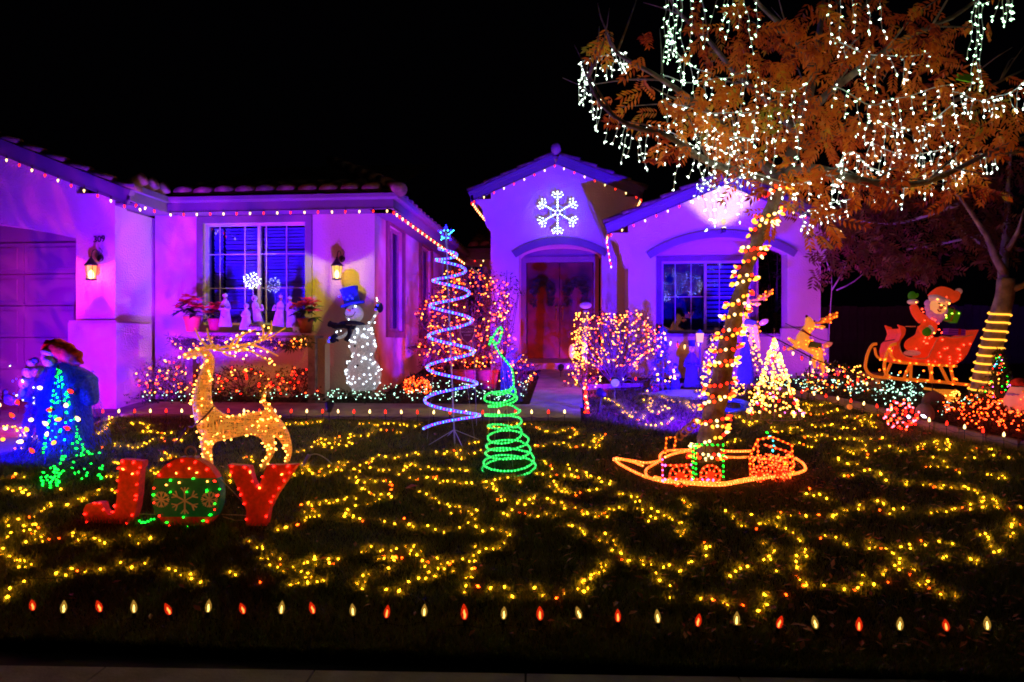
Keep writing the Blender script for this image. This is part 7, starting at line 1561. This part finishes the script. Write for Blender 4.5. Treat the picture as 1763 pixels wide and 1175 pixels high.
# visible floodlight heads and blue cable bundles
def flhead(px, py, Y, label, col, face=(0, -1, .2), s_=.055):
    c = P(px, py, Y); t = T('floodlight', (c.x, c.y, gz(c.y)), label, 'floodlight', 'coloured floodlights on stakes'); q_ = Vector(face).to_track_quat('Z', 'Y').to_matrix(); mb = MB(); mb.lathe(c, [(.02, -.08), (s_ * .6, -.05), (s_, 0), (s_ * 1.05, .01)], 14, q_); mb.tube([(c.x, c.y, gz(c.y)), c], .007, 5); t.part('housing', mb, BLACKM, True)
    mb = MB(); mb.lathe(c + Vector(face).normalized() * .011, [(s_ * .98, 0), (s_ * .8, .012), (s_ * .3, .02)], 14, q_); t.part('lens', mb, mat('lens_disc_' + str(int(col[0] * 99)), col, .4, emit=col, es=.35), True)
flhead(1059, 660, 9.9, 'pale lilac floodlight disc at the edge of the bed right of the walk', (.5, .35, .9), s_=.06)
flhead(67, 767, 7.2, 'round yellowish floodlight disc on a stake in front of the blue figure', (.35, .30, .15), s_=.05)
flhead(1462, 701, 8.6, 'small orange floodlight disc leaning on the kerb blocks', (1, .3, .05), s_=.035)
def bundle(px, py, w_px, h_px, Y, label, col=(.03, .06, .6), es=.15):
    c = P(px, py, Y); t = T('cable_bundle', c, label, 'cable bundle'); mb = MB(); random.seed(px)
    for k in range(16):
        ph = uni(0, 6.28); a = w_px / 2 * Y / FPX * uni(.5, 1); h_ = h_px / 2 * Y / FPX * uni(.6, 1); tl = uni(-.6, .6)
        mb.tube([c + Vector((a * math.cos(q_) + tl * h_ * math.sin(q_), .08 * math.sin(q_ + ph), h_ * math.sin(q_))) for q_ in rng(ph, ph + 5.6, 16)], .008, 5)
    t.part('loops', mb, mat('blue_cord', col, .4, .4, emit=(.01, .03, 1), es=es), True, kind='stuff')
t = T('cable_bundle', P(870, 690, 9.9), 'hank of bright blue cord hanging behind the green spiral', 'cable bundle'); mb = MB(); random.seed(3)
for k in range(18):
    a = uni(-9, 8); mb.tube(curve_pts([P(874 + a * .5, 618, 9.9), P(872 + a, 636, 9.85), P(874 + a * 1.4, 657, 9.85) + Vector((0, uni(-.06, .06), 0)), P(878 + a * 1.7, 680 + uni(-8, 6), 9.8)], .05), .006, 5)
for k in range(4): mb.tube([P(882 + 9 * math.cos(q_) + k * 2, 616 + 10 * math.sin(q_) - k * 2, 9.9) for q_ in rng(0, 5.2, 12)], .006, 5)
t.part('strands', mb, mat('blue_cord', (.03, .06, .6), .4, .4, emit=(.01, .03, 1), es=.15), True, kind='stuff')
bundle(1262, 698, 60, 22, 9.2, 'heap of blue cord lit blue right of the trunk foot')

# ---------------------------------------------------------------- blue tinsel figure and green net cone
g0 = G(112, 772); YA = g0.y
def bb(px, py, dy=0): p = P(px, py, YA); return Vector((p.x, p.y + dy, p.z))
t = T('santa_figure', g0, 'large blue tinsel Santa with drooping red hat beside the drive', 'Santa figure')
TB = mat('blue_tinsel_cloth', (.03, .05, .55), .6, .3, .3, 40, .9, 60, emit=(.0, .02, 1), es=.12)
sA = [(112, 770, 0), (112, 720, 0), (112, 680, 0), (114, 645, 0), (112, 622, 0), (72, 660, -.05), (55, 690, -.12), (150, 660, 0), (160, 700, -.03)]
skin([bb(*p_) for p_ in sA], [(0, 1), (1, 2), (2, 3), (3, 4), (3, 5), (5, 6), (3, 7), (7, 8)], [(.34, .26), (.30, .24), (.26, .22), (.22, .19), (.10, .10), (.11, .11), (.06, .06), (.12, .12), (.09, .09)], 'body', TB, t, 2)
random.seed(9); mb = MB()
for k in range(5200):
    u = rnd(); a = uni(math.pi * .9, math.pi * 2.1); py_ = 785 - 150 * u; rw = (.44 - .20 * u) * (1 + .12 * math.sin(a * 5)); c = bb(112, py_) + Vector((rw * math.cos(a), rw * .8 * math.sin(a), 0)); d = Vector((math.cos(a) * .5 + uni(-.5, .5), math.sin(a) * .5 + uni(-.4, .2), -1 + uni(-.2, .5))); mb.leaf(c, d, (math.cos(a), math.sin(a), .3), uni(.04, .09), .008)
t.part('tinsel', mb, leafmat('blue_tinsel_strips', [(.02, .04, .6), (.06, .1, .9), (.01, .02, .25), (.1, .12, .8)], .2, .3), kind='stuff')
mb = MB()
for x, y, r in ((82, 640, .07), (66, 640, .07), (60, 658, .075), (58, 675, .06), (70, 625, .05), (98, 622, .06)): mb.ball(bb(x, y, -.12), r, 10, 7)
t.part('beard', mb, mat('pale_tinsel', (.5, .5, .8), .8, .2, .1, 60, .9, 70), True)
mb = MB(); mb.ball(bb(92, 617, -.05), .085, 12, 8); hd = t.part('head', mb, mat('dusky_face', (.4, .2, .3), .7), True); mb = MB(); mb.ball(bb(74, 621, -.11), .04, 8, 6); t.part('nose', mb, mat('blue_nose', (.1, .08, .6), .6), True, under=hd)
mb = MB(); mb.tube(curve_pts([bb(82, 606, -.05), bb(96, 606, -.14), bb(108, 612, -.08)], .03), .035, 8); t.part('hat_band', mb, mat('pale_tinsel', (0, 0, 0)), True)
mb = MB(); mb.ball(bb(103, 603, -.02), .15, 16, 10, (1.15, .85, .78), (0, .25, 0)); mb.ball(bb(124, 611, -.03), .12, 14, 9, (1.25, .8, .85), (0, .6, 0)); mb.ball(bb(141, 622, -.05), .05, 10, 7)
for i in range(len(mb.v)): v = mb.v[i]; mb.v[i] = (v[0] + .012 * math.sin(v[2] * 60), v[1], v[2] + .012 * math.sin(v[0] * 50))
t.part('hat', mb, mat('red_velvet', (.65, .05, .03), .7, .2, .2, 12, .5, 30), True)
mb = MB(); mb.ball(bb(42, 685, -.2), .075, 12, 8, (1.2, .6, .8), (0, .4, 0)); mb.ball(bb(36, 676, -.2), .04, 8, 6, (1, .7, 1.3)); t.part('mitten', mb, mat('pink_knit', (.8, .1, .25), .8, .1, .1, 30, .5, 60), True)
bp = [(78, 690, 'r'), (158, 695, 'w'), (180, 718, 'w'), (103, 716, 'w'), (60, 730, 'w'), (127, 742, 'w'), (164, 732, 'r'), (169, 672, 'r'), (45, 706, 'w'), (95, 735, 'y'), (140, 752, 'y'), (72, 712, 'o'), (118, 665, 'w'), (135, 700, 'o'), (88, 752, 'w'), (150, 715, 'y'), (55, 748, 'y'), (105, 770, 'o'), (128, 725, 'w')]
for x, y, k in bp: c9(t, bb(x, y, -.38), (uni(-.5, .5), -.5, uni(-.3, 1)), k, .06, .02)
minis(t, [bb(uni(50, 100), uni(625, 700), -.26) for _ in range(18)], [BLUB, emis('snowman_bulb', (0, 0, 0), 0)], .008)
floodlight((bb(66, 770, -.62).x, bb(66, 770, -.62).y - .1, gz(YA) + .12), bb(112, 705), (0, .0, 1), 800, 'short floodlight with blue lens shining up at the blue figure', 165, .04)
floodlight((bb(20, 780, -.75).x, bb(20, 780, -.75).y, gz(YA) + .12), bb(95, 615), (1, .03, .10), 160, 'added floodlight with pink lens to brighten the hat of the blue figure', 24, .03)  # unseen lamp added so the dark hat shows red
YN2 = 6.75; ap = P(100, 628, YN2); ft = [P(77, 838, 6.35), P(155, 792, 6.9), P(118, 835, 6.5), P(60, 800, 7.0)]
for f_ in ft: f_.z = gz(f_.y)
t = T('net_light_cone', ft[2], 'wire cone hung with green lights standing in front of the blue figure', 'light cone'); mb = MB()
for f_ in ft: mb.tube([ap, f_], .0045, 5)
t.part('frame', mb, DARKWIRE, kind='stuff'); random.seed(14); pts_ = []
for k in range(115):
    u = rnd() ** .8; a = uni(0, 6.283); rr = .23 * u; c = ap + (P(112, 825, YN2) - ap) * (u * .96); pts_.append(c + Vector((rr * math.cos(a), rr * math.sin(a), 0)))
minis(t, pts_, [emis('teal_green_bulb', (.004, 1.0, .035), 8)], .0105)
t = T('string_of_mini_lights', G(118, 825), 'green lights heaped in the grass at the foot of the wire cone', 'string lights'); mb = MB(); pts_ = []
for k in range(75): g_ = G(*random.choice([(uni(70, 105), uni(815, 850)), (uni(90, 178), uni(785, 830))]), uni(.02, .07)); pts_.append(g_)
minis(t, pts_, [emis('teal_green_bulb', (0, 0, 0), 0)], .0095); 
srt = sorted(pts_, key=lambda p_: p_.x); mb.tube(srt, .0025, 3); t.part('cable', mb, DARKWIRE)
t = T('string_of_mini_lights', G(246, 905), 'green glow bulbs lying in the grass between the first letter and the ornament', 'string lights'); pts_ = [G(240 + 5 * k, 902 + 3 * math.sin(k), .02) for k in range(6)]; minis(t, pts_, [emis('teal_green_bulb', (0, 0, 0), 0)], .008); mb = MB(); mb.tube(pts_, .0025, 3); t.part('cable', mb, DARKWIRE)

# ---------------------------------------------------------------- things at the right
b = P(1722, 672, 8.9); YQ = 8.9
def r_(px, py, dy=0): p = P(px, py, YQ); return Vector((p.x, p.y + dy, p.z))
t = T('penguin_figure', (r_(1752, 690).x, YQ, gz(YQ)), 'lit penguin figure in red hat and lilac scarf cut by the right picture edge', 'penguin figure')
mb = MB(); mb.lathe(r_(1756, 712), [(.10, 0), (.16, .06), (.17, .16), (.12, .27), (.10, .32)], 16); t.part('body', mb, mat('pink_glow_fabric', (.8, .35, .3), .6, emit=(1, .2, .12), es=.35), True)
mb = MB(); mb.ball(r_(1754, 670), .085, 14, 9); hd = t.part('head', mb, BLK, True); mb = MB(); mb.ball(r_(1752, 672, -.035), .065, 12, 8, (.9, 1, .9)); t.part('face', mb, WHF, True, under=hd); mb = MB(); mb.lathe(r_(1752, 673, -.1), [(.018, 0), (.002, .05)], 8, (R(90), 0, 0)); t.part('beak', mb, ORF, under=hd)
mb = MB(); mb.ball(r_(1755, 660), .09, 12, 6, (1, 1, .7)); t.part('hat', mb, mat('red_velvet', (0, 0, 0)), True); mb = MB(); mb.tube([r_(1752 + 14 * math.cos(a), 680, .1 * math.sin(a)) for a in rng(0, 6, 14)], .03, 7, True); t.part('scarf', mb, mat('lilac_knit', (.5, .25, .6), .8), True)
minis(t, [r_(uni(1738, 1763), uni(682, 708), -.17) for _ in range(12)], [WARM2, ORNG], .012)
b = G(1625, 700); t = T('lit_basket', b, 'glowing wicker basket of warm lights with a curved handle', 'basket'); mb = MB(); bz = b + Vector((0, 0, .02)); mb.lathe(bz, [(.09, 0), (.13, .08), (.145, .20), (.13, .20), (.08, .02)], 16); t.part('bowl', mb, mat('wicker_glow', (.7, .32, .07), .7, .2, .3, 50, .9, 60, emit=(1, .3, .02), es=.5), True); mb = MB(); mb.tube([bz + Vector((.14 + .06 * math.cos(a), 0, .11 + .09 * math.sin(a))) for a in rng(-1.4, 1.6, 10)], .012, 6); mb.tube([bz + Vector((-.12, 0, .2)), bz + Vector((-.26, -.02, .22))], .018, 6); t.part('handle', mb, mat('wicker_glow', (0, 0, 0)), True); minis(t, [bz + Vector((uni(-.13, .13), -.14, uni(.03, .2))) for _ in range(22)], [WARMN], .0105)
b = G(1592, 728); t = T('boulder', b, 'smooth pale rounded stone standing in the bed left of the glowing basket', 'stone'); mb = MB(); mb.ball(b + Vector((0, 0, .1)), .11, 14, 9, (1, .8, 1.25)); t.part('stone', mb, mat('pale_stone', (.36, .28, .27), .8, .2, .15, 6, .5, 30), True)
b = G(1605, 712) ; t = T('clay_urn', b, 'dark tipped clay urn between the pale stone and the basket', 'urn'); mb = MB(); mb.lathe(b + Vector((.02, .05, .12)), [(.05, -.12), (.12, -.02), (.13, .07), (.08, .14), (.09, .16)], 14, (.2, .5, 0)); t.part('body', mb, mat('dark_clay', (.16, .06, .05), .7, .2, .2, 8), True)
b = G(1500, 688); b = P(1502, 670, 10.6); b.z = gz(10.6); t = T('plant_pot', b, 'tapered clay plant pot behind the bright white lights', 'pot'); mb = MB(); mb.lathe(b, [(.13, 0), (.19, .28), (.21, .29), (.21, .34), (.17, .34)], 16); t.part('pot', mb, mat('terracotta', (.30, .14, .10), .8, .2, .15, 8), True)
for px, w_, lb in ((800, .22, 'wide reddish planter box under the tall lit bush'), (838, .18, 'second reddish planter beside the green spiral')):
    b = P(px, 648, 10.9); b.z = gz(10.9); t = T('planter', b, lb, 'planter'); mb = MB(); mb.lathe(b, [(w_ * .8, 0), (w_, .26), (w_ * 1.06, .27), (w_ * 1.06, .32), (w_ * .9, .32)], 16); t.part('pot', mb, mat('red_clay', (.28, .07, .06), .7, .2, .15, 8), True)
t = T('wall_pipe', P(700, 600, 12.0), 'thin dark pipe bending along the side wall right of the snowman', 'pipe'); mb = MB(); xs_ = xb1 + .06; ya, yb = side_y(700), side_y(738)
mb.tube(curve_pts([(xs_, ya, P(700, 600, ya).z), (xs_, (ya + yb) / 2, P(720, 598, (ya + yb) / 2).z), (xs_ + .03, yb, P(738, 605, yb).z), (xs_ + .03, yb + .2, gz(yb))], .1), .022, 7); t.part('pipe', mb, mat('rust_pipe', (.12, .06, .05), .6), True)
t = T('plug_and_flex', G(530, 800), 'plastic plug and white flex sticking out of the grass right of the letter', 'plug'); mb = MB(); a, b_ = P(521, 803, 5.95), P(532, 784, 5.95); mb.tube([a, b_], [.012, .02], 6); t.part('plug', mb, mat('white_plastic', (.6, .45, .65), .5)); mb = MB(); mb.tube(curve_pts([b_, P(545, 782, 5.97), P(560, 789, 6.0), P(570, 798, 6.05)], .02), .005, 5); t.part('flex', mb, WHITEWIRE, True)
hung([P(1150, 584, YW - .05), P(1180, 592, YW - .05), P(1212, 584, YW - .05)], 'short string of white icicle bulbs on the ledge wall behind the singers', .12, 'w', .08, .012, group=None)
